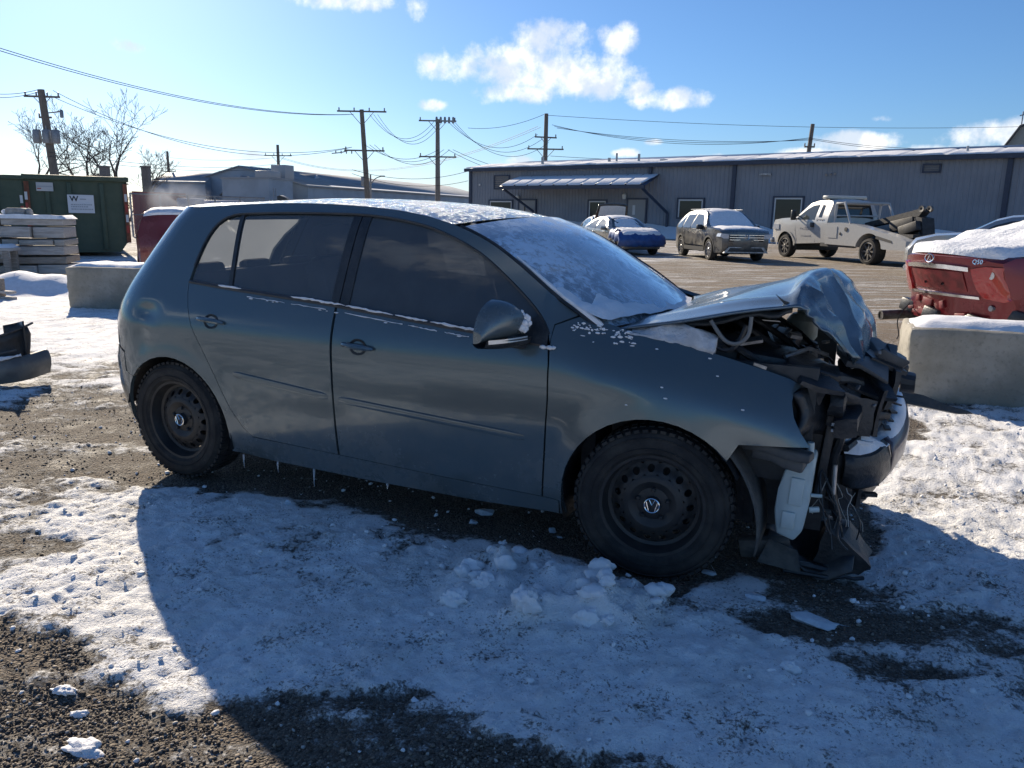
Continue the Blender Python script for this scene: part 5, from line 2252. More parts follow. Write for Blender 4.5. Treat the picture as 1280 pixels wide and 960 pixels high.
def suv():
    p = (on_ground(888, 325) + Vector((0, 0, 0)))
    h = radians(-58)
    f = Vector((cos(h), sin(h), 0)); right = Vector((f.y, -f.x, 0))
    base = p - f * 2.98 - right * .84 - f * .0          # the near front wheel stands at p
    t = thing('grey_suv', 'dusty grey sport utility vehicle with snow on its windscreen and bonnet, between sedan and tow truck', 'car', (base.x, base.y, 0), h)
    t['label'] = 'dusty grey sport utility vehicle with snowy windscreen, parked between blue sedan and white tow truck'
    m = car_paint('suv_paint', (.10, .10, .098), .4, (.30, .27, .22), .8)
    prof = [(-.98, .32), (-1.02, .62), (-1.0, .95), (-.92, 1.10), (-.72, 1.24), (-.30, 1.52), (-.05, 1.66), (.4, 1.72), (1.2, 1.735), (1.75, 1.70), (2.05, 1.60), (2.62, 1.20), (2.78, 1.13), (3.4, 1.10), (3.75, 1.04), (3.88, .95), (3.92, .70), (3.90, .42), (3.82, .30)]
    c = Car(t, 4.97, 1.99, 1.74, prof, (6, 9), [(0, .43, .38), (2.98, .43, .38)], 1.08, .62, bow=.14, zlow=.28)
    c.body(m)
    c.sheet('windscreen', 9, 12, CARGLASS, off=.006, wk=.93, crown=.05)
    c.sheet('windscreen_snow', 9, 12, SNOW, off=.03, wk=.90, rough=.008, step=5, n=14)
    c.sheet('bonnet_snow', 12, 14, SNOW, off=.035, wk=.86, rough=.012, step=5, n=14)
    c.sheet('roof_snow', 6, 9, SNOW, off=.03, wk=.90, rough=.008, step=4, n=12)
    c.sheet('rear_window', 3, 5, CARGLASS, off=.006, wk=.85)
    fw = [(1.12, 1.09), (1.12, 1.60), (1.70, 1.58), (2.02, 1.45), (2.40, 1.16), (2.40, 1.09)]
    rw = [(.22, 1.09), (.16, 1.56), (1.05, 1.60), (1.05, 1.09)]
    qw = [(-.52, 1.14), (-.12, 1.45), (.08, 1.54), (.14, 1.09), (-.50, 1.09)]
    for nm, q in (('front_side_window', fw), ('rear_side_window', rw), ('quarter_window', qw)):
        c.side_poly(nm, q, CARGLASS2)
    c.side_poly('sill_trim', [(.44, .30), (2.54, .30), (2.54, .44), (.44, .44)], mat('grey_trim', (.06, .06, .06), .6), off=.012)
    c.side_poly('chrome_strip', [(.5, .47), (2.5, .47), (2.5, .50), (.5, .50)], CHROME, off=.016)
    for xc in (0, 2.98):
        ring = arc(xc, .38, .485, -8, 188, 14) + arc(xc, .38, .425, 188, -8, 14)
        c.side_poly('arch_trim', ring, mat('grey_trim', (.06, .06, .06), .6), off=.012, step=.1)
    c.seam([(1.08, 1.08), (1.08, .46)]); c.seam([(2.36, 1.08), (2.45, .8), (2.42, .46)]); c.seam([(.12, 1.08), (.2, .85), (.52, .5)])
    for x in (.95, 1.98):
        for sg in (-1, 1):
            b = B(); q, n = c.smap(sg)(x, .98)
            b.box(q + n * .025, (.24, .03, .035), bev=.008)
            b.make('door_handle', m, t)
    # nose: grille, chrome bars, lamps, lower intake
    X = 3.92
    b = B(); b.box((X + .075, 0, .80), (.05, 1.24, .24), bev=.02); b.make('grille', BLACKP, t)
    for z in (.90, .82, .74):
        b = B(); b.box((X + .108, 0, z), (.03, 1.22, .022)); b.make('grille_bar', CHROME, t)
    b = B()
    b.box((X + .02, 0, .40), (.16, 1.30, .20), bev=.02)
    b.make('lower_intake', BLACKP, t)
    b = B()
    b.prism([(-.80, .30), (.80, .30), (.62, .50), (-.62, .50), (-.62, .47), (.54, .47), (.66, .34), (-.66, .34), (-.58, .47), (-.62, .50)], X + .06, X + .115, 'x')
    b.make('skid_trim', ALU, t)
    for sg in (-1, 1):
        b = B()
        b.prism([(sg * .60, .78), (sg * .60, .92), (sg * .90, .95), (sg * .93, .84), (sg * .80, .78)], X - .30, X + .06, 'x')
        b.make('headlamp', LAMP_M, t)
        b = B(); b.box((1.0, sg * .62, 1.765), (2.0, .03, .03), bev=.008); b.make('roof_rail', ALU, t)
        mm = B()
        mm.box((2.28, sg * 1.07, 1.14), (.14, .22, .17), bev=.04)
        mm.box((2.28, sg * .96, 1.07), (.08, .12, .05))
        mm.make('door_mirror', BLACKP, t)
    eb = vw_emblem(t, .085, 0)
    eb.matrix_local = Matrix.Translation((X + .13, 0, .83)) @ Matrix.Rotation(radians(90), 4, 'Z')
    for x in (0, 2.98):
        for y in (-.84, .84):
            car_wheel(t, x, y, .375, .25, 10, RIM_M)


suv()


def sedan():
    p = on_ground(768, 318)
    h = radians(-50)
    f = Vector((cos(h), sin(h), 0)); right = Vector((f.y, -f.x, 0))
    base = p - f * 2.85 - right * .80
    t = thing('silver_sedan', 'silver sedan with a blue tarp wrapped over its crushed nose, left of the grey suv', 'car', (base.x, base.y, 0), h)
    m = car_paint('sedan_paint', (.22, .215, .205), .6, (.36, .33, .28), .7)
    prof = [(-1.02, .30), (-1.08, .60), (-1.02, .92), (-.55, 1.0), (.05, 1.28), (.45, 1.40), (.9, 1.44), (1.35, 1.42), (1.70, 1.34), (2.25, 1.02), (2.4, .97), (3.0, .92), (3.45, .82), (3.66, .62), (3.66, .36), (3.55, .24)]
    c = Car(t, 4.8, 1.85, 1.45, prof, (4, 8), [(0, .36, .33), (2.85, .36, .33)], .95, .56, bow=.16, zlow=.22)
    c.body(m)
    c.sheet('windscreen', 8, 10, CARGLASS, off=.006, wk=.93)
    c.sheet('windscreen_snow', 8, 10, SNOW, off=.025, wk=.72, rough=.015, step=6, n=14, seed=4)
    c.sheet('roof_snow', 5, 8, SNOW, off=.02, wk=.85, rough=.008, step=4, n=12)
    c.sheet('rear_window', 3, 5, CARGLASS, off=.006, wk=.88)
    for nm, q in (('front_side_window', [(.95, .97), (.95, 1.36), (1.35, 1.34), (1.70, 1.24), (2.08, 1.0), (2.08, .96)]), ('rear_side_window', [(-.22, 1.0), (.12, 1.22), (.45, 1.33), (.88, 1.36), (.88, .97)])):
        c.side_poly(nm, q, CARGLASS2)
    c.seam([(.92, .95), (.92, .35)]); c.seam([(2.05, .95), (2.2, .7), (2.15, .35)]); c.seam([(-.05, .95), (.1, .7), (.38, .45)])
    for x in (.75, 1.85):
        for sg in (-1, 1):
            b = B(); q, n = c.smap(sg)(x, .86)
            b.box(q + n * .025, (.2, .03, .03), bev=.008)
            b.make('door_handle', CHROME, t)
    for sg in (-1, 1):
        b = B()
        b.box((2.02, sg * 1.0, .99), (.12, .2, .14), bev=.04)
        b.make('door_mirror', m, t)
    for x in (0, 2.85):
        for y in (-.80, .80):
            car_wheel(t, x, y, .33, .22, 8, RIM_M)
    # creased blue tarp over the nose
    tarp_m = mat('blue_tarp', (.02, .065, .22), .45, col2=(.035, .10, .29), vscale=6, bump=.5, bscale=9)
    P = []
    rr = random.Random(6)
    pr = catmull([(2.62, .985), (3.0, .965), (3.35, .90), (3.62, .78), (3.76, .60), (3.74, .42), (3.66, .33)], 5)
    for k, (x, z) in enumerate(pr):
        row = []
        for j in range(23):
            tt = -1 + 2 * j / 22
            dr = max(0, abs(tt) - .78) / .22
            w = .95 * (1 if abs(tt) < .78 else 1 + .02 * dr)
            y = (tt / .78 * .93 if abs(tt) < .78 else math.copysign(.945 + .02 * dr, tt))
            bx = .13 * (1 - min(1, (y / .95) ** 2)) * max(0, (x - 2.6)) / 1.1
            wr = .022 * sin(x * 17 + y * 9) + .018 * sin(y * 23 - z * 11) + rr.uniform(-.008, .008)
            xx = x + bx + wr * (z < .8) - .10 * (abs(y) / .95) ** 3 * (x > 3.2)
            row.append(Vector((xx, y + wr * dr, z + wr * (z >= .8) - .34 * dr * max(0, min(1, (z - .35) / .5)))))
        P.append(row)
    b = B()
    b.grid(P)
    o = b.make('blue_tarp', tarp_m, None, 50)
    o.matrix_world = Matrix.Translation((base.x, base.y, 0)) @ Matrix.Rotation(h, 4, 'Z')
    o.modifiers.new('sheet', 'SOLIDIFY').thickness = .008
    tag(o, 'creased blue plastic tarp wrapped over the nose of the silver sedan', 'tarp')
    b = B()
    S = []
    for k, (x, z) in enumerate(pr[:16]):
        S.append([Vector((x + .01 + .1 * (1 - tt * tt) * max(0, x - 2.6), tt * .80 * (1 - .1 * rr.random()), z + .035 + .03 * rr.random() * (k not in (0, 15)) - (.04 if (k in (0, 15) or abs(tt) == 1) else 0))) for tt in [(-1 + q / 9) for q in range(19)]])
    b.grid(S)
    o = b.make('tarp_snow', SNOW, None, 60)
    o.matrix_world = Matrix.Translation((base.x, base.y, 0)) @ Matrix.Rotation(h, 4, 'Z')
    tag(o, 'thin snow lying on top of the blue tarp', 'snow')
    b = B()
    b.box((3.79, .05, .47), (.02, .30, .12), rot=(0, .2, 0))
    b.make('number_plate', WHITE_TRIM, t)
    b = B()
    for k in range(6):
        b.box((3.806, -.06 + .04 * k, .472), (.004, .022, .055), rot=(0, .2, 0))
    b.make('plate_characters', mat('plate_blue', (.02, .04, .15), .5), t)
    b = B()
    b.tube([(3.66, .55, .40), (3.76, .40, .33), (3.80, .1, .30)], .012, 5)
    b.make('bare_edge', ALU, t)


sedan()


def car_behind_sedan():
    p = on_ground(748, 309)
    h = radians(-60)
    t = thing('snowed_car', 'dark car behind the silver sedan with its snow covered bonnet raised', 'car', (p.x, p.y, 0), h)
    m = car_paint('dark_car_paint', (.03, .03, .032), .3)
    prof = [(-.95, .30), (-1.0, .60), (-.95, .92), (-.5, 1.0), (.05, 1.28), (.45, 1.40), (.9, 1.44), (1.35, 1.42), (1.70, 1.34), (2.25, 1.02), (2.4, .97), (3.0, .85), (3.45, .75), (3.6, .62), (3.6, .36), (3.5, .24)]
    c = Car(t, 4.6, 1.8, 1.45, prof, (4, 8), [(0, .36, .33), (2.7, .36, .33)], .95, .56)
    c.body(m)
    c.sheet('windscreen', 8, 10, CARGLASS, off=.006, wk=.93)
    c.sheet('roof_snow', 5, 8, SNOW, off=.03, wk=.9, rough=.01, step=4, n=12)
    for nm, q in (('front_side_window', [(.95, .97), (.95, 1.36), (1.35, 1.34), (1.70, 1.24), (2.08, 1.0), (2.08, .96)]), ('rear_side_window', [(-.22, 1.0), (.12, 1.22), (.45, 1.33), (.88, 1.36), (.88, .97)])):
        c.side_poly(nm, q, CARGLASS2)
    for x in (0, 2.7):
        for y in (-.78, .78):
            car_wheel(t, x, y, .32, .2, 7, RIM_M)
    b = B()
    rr = random.Random(3)
    P = [[Vector((2.42 + .62 * a, (-.72 + 1.44 * q / 14) * (1 - .12 * a * a), 1.0 + 1.0 * a - .06 * abs(-1 + q / 7) ** 3 * (a > .6))) for q in range(15)] for a in [k / 10 for k in range(11)]]
    b.grid(P)
    o = b.make('bonnet', m, t, 50)
    o.modifiers.new('sheet', 'SOLIDIFY').thickness = .03
    b = B()
    b.grid([[q + Vector((.045 + rr.uniform(0, .02), 0, .01)) for q in r[1:-1]] for r in P[1:-1]])
    b.make('bonnet_snow', SNOW, t, 60)


car_behind_sedan()


def tow_truck():
    pf = on_ground(980, 321); pr_ = on_ground(1085, 331)
    d = (pf - pr_); d.z = 0
    wb = d.length
    h = math.atan2(d.y, d.x)
    f = d.normalized(); left = Vector((-f.y, f.x, 0))
    k = wb / 4.1
    S = k
    # the visible wheels are on the left side; the body's own frame starts under the rear axle
    base = pr_ - left * (.86 * S)
    t = thing('tow_truck', 'white tow truck with dark wrecker boom and light bar parked beside the grey metal wall', 'tow truck', mtx=Matrix.Translation((base.x, base.y, 0)) @ Matrix.Rotation(h, 4, 'Z') @ Matrix.Diagonal((S, S * .90, S * .87, 1)))
    m = car_paint('truck_white', (.47, .47, .46), .0, (.30, .28, .25), .5)
    dk = mat('wrecker_dark_steel', (.03, .03, .033), .6, var=.5, bump=.2)
    prof = [(1.95, .62), (1.95, 1.0), (1.95, 1.45), (2.0, 1.95), (2.08, 2.04), (2.3, 2.08), (2.75, 2.06), (3.08, 1.98), (3.56, 1.50), (3.68, 1.46), (4.4, 1.43), (4.84, 1.37), (4.93, 1.22), (4.94, .72), (4.92, .55)]
    c = Car(t, 3.7, 2.02, 2.08, prof, (4, 7), [(4.1, .50, .46)], 1.36, .74, bow=.08, zlow=.52, end_round=.10)
    c.x0 = -1.5
    c.body(m)
    c.sheet('windscreen', 7, 9, CARGLASS, off=.008, wk=.93)
    c.sheet('rear_window', 2, 3, CARGLASS, off=.008, wk=.8)
    c.side_poly('front_side_window', [(2.60, 1.40), (2.60, 1.92), (2.90, 1.90), (3.12, 1.78), (3.50, 1.46), (3.50, 1.40)], CARGLASS2)
    c.side_poly('pillar_window', [(2.28, 1.48), (2.31, 1.90), (2.46, 1.92), (2.44, 1.48)], CARGLASS)
    c.seam([(3.55, 1.40), (3.56, 1.0), (3.45, .62)]); c.seam([(2.50, 1.95), (2.48, 1.4), (2.50, .62)])
    ring = arc(4.1, .46, .56, 0, 180, 14) + arc(4.1, .46, .495, 180, 0, 14)
    c.side_poly('arch_trim', ring, m, off=.025, step=.1)
    # wrecker bed: side boxes with rear arch, sloping tail
    side = [(1.93, .58), (1.93, 1.30), (1.35, 1.32), (.6, 1.26), (-.8, .98), (-1.45, .80), (-1.45, .52), (-.62, .52)] + arc(0, .46, .54, 8, 172, 14)[::-1] + [(.56, .56)]
    for sg in (-1, 1):
        b = B()
        b.prism(side, sg * .62, sg * 1.04, 'y')
        b.make('wrecker_side_box', m, t)
        b = B()
        b.prism([(1.40, .80), (1.40, 1.18), (1.82, 1.18), (1.82, .80)], sg * 1.035, sg * 1.055, 'y')
        b.make('box_door', m, t)
        b = B()
        b.lathe([(0, 0), (.07, 0), (.07, .025), (0, .03)], 12, c=(1.0, sg * 1.035 if sg > 0 else -1.06, 1.10))
        b.lathe([(0, 0), (.05, 0), (.05, .025), (0, .03)], 4, c=(1.25, sg * 1.035 if sg > 0 else -1.06, .95))
        b.make('filler_cap', dk, t)
        b = B()
        b.prism([(-.95, .72), (-.90, .80), (-.30, .93), (-.28, .84)], sg * 1.035, sg * 1.05, 'y')
        b.make('dark_scrawl', dk, t)
        b = B()
        b.prism([(.65, .50), (.65, .62), (2.2, .62), (2.2, .50)], sg * .9, sg * 1.0, 'y')
        b.make('running_board', dk, t)
        # mirror
        b = B()
        b.box((3.42, sg * 1.22, 1.55), (.10, .18, .36), bev=.03)
        b.tube([(3.42, sg * .98, 1.42), (3.42, sg * 1.2, 1.42)], .025, 5)
        b.tube([(3.42, sg * .98, 1.52), (3.42, sg * 1.2, 1.56)], .02, 5)
        b.make('door_mirror', BLACKP, t)
        b = B(); q, n = c.smap(sg)(2.66, 1.22)
        b.box(q + n * .02, (.18, .03, .16), bev=.01)
        b.make('door_handle', dk, t)
        b = B()
        b.prism([(4.50, 1.02), (4.50, 1.22), (4.80, 1.22), (4.88, 1.05)], sg * .80, sg * .99, 'y')
        b.make('headlamp', LAMP_M, t)
    # faded lettering on door and under the rear pane, too small to read
    for z0, x0, n, hh in ((1.40, 2.46, 6, .055), (1.10, 3.28, 7, .09), (.84, 3.22, 9, .05)):
        b = B()
        rr = random.Random(int(z0 * 100))
        for i in range(n):
            x = x0 - i * hh * 1.15
            for q in range(2):
                p_, n_ = c.smap(1)(x + rr.uniform(-.3, .3) * hh, z0 + rr.uniform(-.3, .3) * hh)
                b.box(p_ + n_ * .010, (hh * rr.uniform(.3, .8), .006, hh * rr.uniform(.3, 1.0)), rot=(0, rr.uniform(-.3, .3), 0))
        b.make('lettering', dk if z0 > 1.4 else mat('faded_letters', (.34, .34, .35), .6), t)
    b = B()
    b.box((4.95, 0, .62), (.14, 1.9, .22), bev=.03)
    b.make('front_bumper', ALU, t)
    b = B()
    b.box((4.96, 0, 1.0), (.08, 1.3, .42), bev=.02)
    b.make('grille', dk, t)
    b = B()
    b.box((.2, 0, .95), (2.9, 1.26, .10))
    b.box((1.9, 0, .60), (6.0, .8, .18))
    b.make('chassis', dk, t)
    # light bar on the roof
    b = B()
    b.box((2.45, 0, 2.18), (.30, 1.55, .12), bev=.04)
    lb = b.make('light_bar', mat('light_bar_lens', (.5, .48, .42), .25, coat=.5), t)
    b = B()
    b.box((2.45, 0, 2.105), (.26, 1.3, .05))
    b.make('light_bar_mount', dk, t)
    # white rack behind the cab
    b = B()
    for y in (-.85, .85):
        b.tube([(1.80, y, 1.30), (1.76, y, 1.95)], .045, 6)
        b.tube([(1.76, y, 1.95), (1.40, y, 1.98), (1.05, y, 1.30)], .04, 6)
    b.tube([(1.76, -.85, 1.97), (1.76, .85, 1.97)], .045, 6)
    b.tube([(1.40, -.85, 1.98), (1.40, .85, 1.98)], .04, 6)
    b.tube([(1.78, -.85, 1.55), (1.78, .85, 1.55)], .03, 6)
    b.make('cab_rack', m, t)
    # boom rising to the rear, sheaves, mast, tow bar
    b = B()
    b.prism([(1.25, 1.16), (1.25, 1.32), (-.86, 1.78), (-.98, 1.70), (-.86, 1.56)], -.14, .14, 'y')
    b.box((-.25, 0, 1.30), (.9, .34, .34), rot=(0, .2, 0), bev=.02)
    b.make('boom', dk, t)
    b = B()
    for y in (-.14, .14):
        b.lathe([(.04, -.03), (.10, -.04), (.10, .04), (.04, .03)], 14, c=(-.95, y, 1.78))
    b.make('boom_sheaves', mat('dull_steel', (.16, .15, .14), .5, metal=.4, var=.3), t)
    b = B()
    b.prism([(-.80, .55), (-.84, 1.55), (-1.06, 1.50), (-1.20, .9), (-1.16, .5)], -.22, .22, 'y')
    b.box((-.75, .3, 1.18), (.7, .2, .3), rot=(0, .3, 0), bev=.03)
    b.box((-.55, -.3, 1.16), (.6, .2, .34), rot=(0, .2, 0), bev=.03)
    b.tube([(-.8, .2, 1.5), (-1.1, .25, 1.0), (-1.4, .2, .70)], .03, 6)
    b.tube([(-.7, -.2, 1.4), (-1.1, -.25, .9), (-1.4, -.2, .62)], .04, 6)
    b.box((-1.45, 0, .62), (.4, 1.0, .12), rot=(0, .1, 0), bev=.02)
    b.box((-1.62, 0, .68), (.10, 1.4, .12), bev=.02)
    b.make('tow_gear', dk, t)
    for y in (-.86, .86):
        for xw, ww in ((4.1, .28), (0, .40)):
            w_ = car_wheel(t, xw, y, .42, ww, 8, mat('dull_steel', (.16, .15, .14), .5, metal=.4, var=.3))
            w_.scale = (.88, 1, 1)


tow_truck()


def red_sedan():
    h = radians(36)
    base = at(1181, 395, 8.1); base.z = .06
    f = Vector((cos(h), sin(h), 0))
    o = base + f * 1.02
    t = thing('red_sedan', 'red sedan without rear bumper, thick snow on boot and rear window, behind concrete block', 'car', (o.x, o.y, .06), h)
    red = car_paint('red_paint', (.16, .010, .017), .35, (.13, .03, .03), .25)
    raw = mat('red_bare_panel', (.20, .020, .022), .5, var=.5, vscale=9, bump=.3, bscale=18)
    prof = [(-.86, .36), (-.88, .60), (-.93, .70), (-1.0, .86), (-1.03, 1.00), (-.93, 1.05), (-.45, 1.10), (.05, 1.27), (.45, 1.39), (.9, 1.44), (1.35, 1.42), (1.75, 1.34), (2.3, 1.04), (2.45, .98), (3.1, .90), (3.5, .78), (3.66, .62), (3.66, .36), (3.55, .24)]
    c = Car(t, 4.8, 1.82, 1.45, prof, (7, 11), [(0, .37, .33), (2.85, .37, .33)], .98, .56, bow=.26, zlow=.26, end_round=.26)
    c.body(red, n=16)
    c.sheet('windscreen', 11, 13, CARGLASS, off=.006, wk=.93)
    for nm, q in (('front_side_window', [(.95, .99), (.95, 1.36), (1.35, 1.34), (1.75, 1.24), (2.12, 1.02), (2.12, .98)]), ('rear_side_window', [(-.22, 1.04), (.12, 1.22), (.45, 1.33), (.88, 1.36), (.88, .99)])):
        c.side_poly(nm, q, CARGLASS2)
    # deep snow on the boot lid and rear window with a trodden ridge
    P = []
    rr = random.Random(12)
    pr = catmull([(-1.0, 1.03), (-.93, 1.065), (-.70, 1.09), (-.45, 1.12), (.05, 1.29), (.45, 1.41), (.9, 1.46), (1.4, 1.43)], 6)
    npr = len(pr)
    for k, (x, z) in enumerate(pr):
        w = c.hw(x, z) * .95
        row = []
        for j in range(25):
            tt = -1 + j / 12
            edge = min(1, min(k, npr - 1 - k) / 2.5, (1 - abs(tt)) * 7)
            nz = fbm(np.array([x * 3.2]), np.array([tt * 2.6]), 4, 8)[0]
            hh = .050 + .08 * (nz - .35) + (.045 * math.exp(-((x + .30 + .1 * tt) / .16) ** 2) * (.4 + nz) if True else 0)
            bx = .26 * (1 - tt * tt) * min(1, max(0, (-x - .1) / .9)) ** 3 * -1
            row.append(Vector((x + bx, tt * w, z + .05 * (1 - tt * tt) + max(0, hh) * edge - .006)))
        P.append(row)
    b = B()
    b.grid(P)
    b.make('boot_snow', mat('crusted_snow', (.84, .85, .87), .8, spec=.2, var=.06, vscale=12, bump=.9, bscale=28), t, 70)

    def rear_pt(y, z):
        """point on the curved tail at half width y, height z"""
        zs = [p[1] for p in prof[:6]]; xs = [p[0] for p in prof[:6]]
        x = interp(z, zs, xs)
        w = c.hw(x, z)
        ex = max(0, abs(y) - .96 * w)
        if ex > 0:
            y = math.copysign(.96 * w + .25 * ex, y)
        tt = y / w
        kx = (x - (c.x0 + c.x1) / 2) / ((c.x1 - c.x0) / 2)
        return Vector((x + ex * 1.15 + .26 * (1 - min(1, tt * tt)) * (abs(kx) ** 3) * (-1), y, z + .015 * (1 - min(1, abs(tt)) ** 2.4)))

    def rear_map_(y, z):
        e = .01
        p = rear_pt(y, z)
        dy = (rear_pt(y + e, z) - rear_pt(y - e, z)); dz_ = rear_pt(y, z + e) - rear_pt(y, z - e)
        n = dz_.cross(dy).normalized()
        if n.x > 0:
            n = -n
        return p, n
    chrome_bar = [(-.42, .905), (-.42, .945), (-.2, .958), (.2, .958), (.42, .945), (.42, .905), (.2, .915), (-.2, .915)]
    o1 = panel('boot_chrome_strip', chrome_bar, rear_map_, CHROME, t, step=.06, lip=.03, off=.024)
    M = frame(rear_pt(0, .937) + Vector((-.030, 0, 0)), (0, -1, 0), (0.1, 0, 1))
    text_obj('boot_lettering', 'I N F I N I T I', .034, mat('engraved_grey', (.12, .12, .12), .5), M, t, .002)
    panel('lower_chrome_strip', [(-.46, .642), (-.46, .668), (.46, .668), (.46, .642)], rear_map_, CHROME, t, step=.06, lip=.02, off=.02)
    panel('plate_recess', [(-.36, .70), (-.36, .89), (.36, .89), (.36, .70)], rear_map_, raw, t, step=.08, lip=.01, off=.006)
    b = B()
    for y in (-.12, .12):
        p, n = rear_map_(y, .76)
        b.lathe([(.014, -.012), (.014, .0), (0, .0)], 8, axis='x', c=p + n * .008)
    b.make('plate_screw_holes', BLACKP, t)
    for sg in (-1, 1):
        q = [(sg * .44, .93), (sg * .56, .965), (sg * .80, .955), (sg * .86, .91), (sg * .84, .80), (sg * .80, .70), (sg * .66, .64), (sg * .50, .66), (sg * .46, .74)]
        lm = panel('tail_lamp', q, rear_map_, mat('red_lamp_lens', (.34, .010, .013), .12, coat=.8), t, step=.05, lip=.03, off=.022)
        b = B()
        p, n = rear_map_(sg * .60, .885)
        b.lathe([(0, 0), (.035, 0), (.03, .012), (0, .014)], 14, axis='x', c=p + n * .028)
        b.make('lamp_reflector', CHROME, lm)
    # maker's badge: an oval ring holding a tapering road, and the model lettering
    p = rear_pt(0, 1.005) + Vector((-.012, 0, 0))
    b = B()
    n_ = 28
    b.tube([p + Vector((0, .060 * cos(2 * pi * k / n_), .038 * sin(2 * pi * k / n_))) for k in range(n_)], .0065, 5, closed=True)
    b.tube([p + Vector((0, .028, -.034)), p + Vector((0, .004, .022)), p + Vector((0, 0, .030))], .005, 5)
    b.tube([p + Vector((0, -.028, -.034)), p + Vector((0, -.004, .022)), p + Vector((0, 0, .030))], .005, 5)
    b.make('boot_badge', CHROME, t)
    M = frame(rear_pt(-.50, 1.0) + Vector((-.014, 0, 0)), (.18, -1, 0), (.1, 0, 1))
    text_obj('model_lettering', 'Q50', .062, CHROME, M, t, .003)
    # bare rear panel where the bumper was
    rr = random.Random(5)
    for i in range(14):
        y = rr.uniform(-.8, .8); z = rr.uniform(.38, .60)
        p, n = rear_map_(y, z)
        b = B()
        b.box(p + n * .01, (.03, rr.uniform(.05, .16), rr.uniform(.03, .08)), rot=(rr.uniform(-.3, .3), 0, 0), bev=.006)
        b.make('bumper_bracket', raw, t)
    for y, z in ((.70, .46), (-.42, .40), (-.74, .50), (.1, .42)):
        b = B()
        p, n = rear_map_(y, z)
        b.box(p + n * .02, (.10, .20, .14), rot=(.2, .1, .1), bev=.02)
        b.make('torn_clip', BLACKP, t)
    b = B()
    p, n = rear_map_(-.55, .56)
    b.lathe([(0, -.02), (.028, -.02), (.028, .02), (0, .02)], 10, axis='x', c=p)
    p, n = rear_map_(-.36, .43)
    b.box(p + n * .03, (.05, .08, .08), bev=.01)
    b.make('bumper_mounts', ALU, t)
    b = B()
    b.tube([(-1.22, .74, .345), (-1.0, .70, .36), (-.5, .60, .36)], [.052, .052, .04], 12)
    b.lathe([(.04, -.005), (.052, -.005), (.052, .02)], 12, axis='x', c=(-1.22, .74, .345))
    b.make('exhaust_pipe', DIRTY_METAL, t)
    b = B()
    b.tube(catmull([(-1.02, .55, .50), (-1.12, .52, .42), (-1.14, .56, .30), (-1.12, .54, .16), (-1.13, .55, .10)], 5), .006, 5)
    b.make('hanging_wire', BLACKP, t)
    for x in (0, 2.85):
        for y in (-.80, .80):
            car_wheel(t, x, y, .33, .22, 9, RIM_M)


red_sedan()


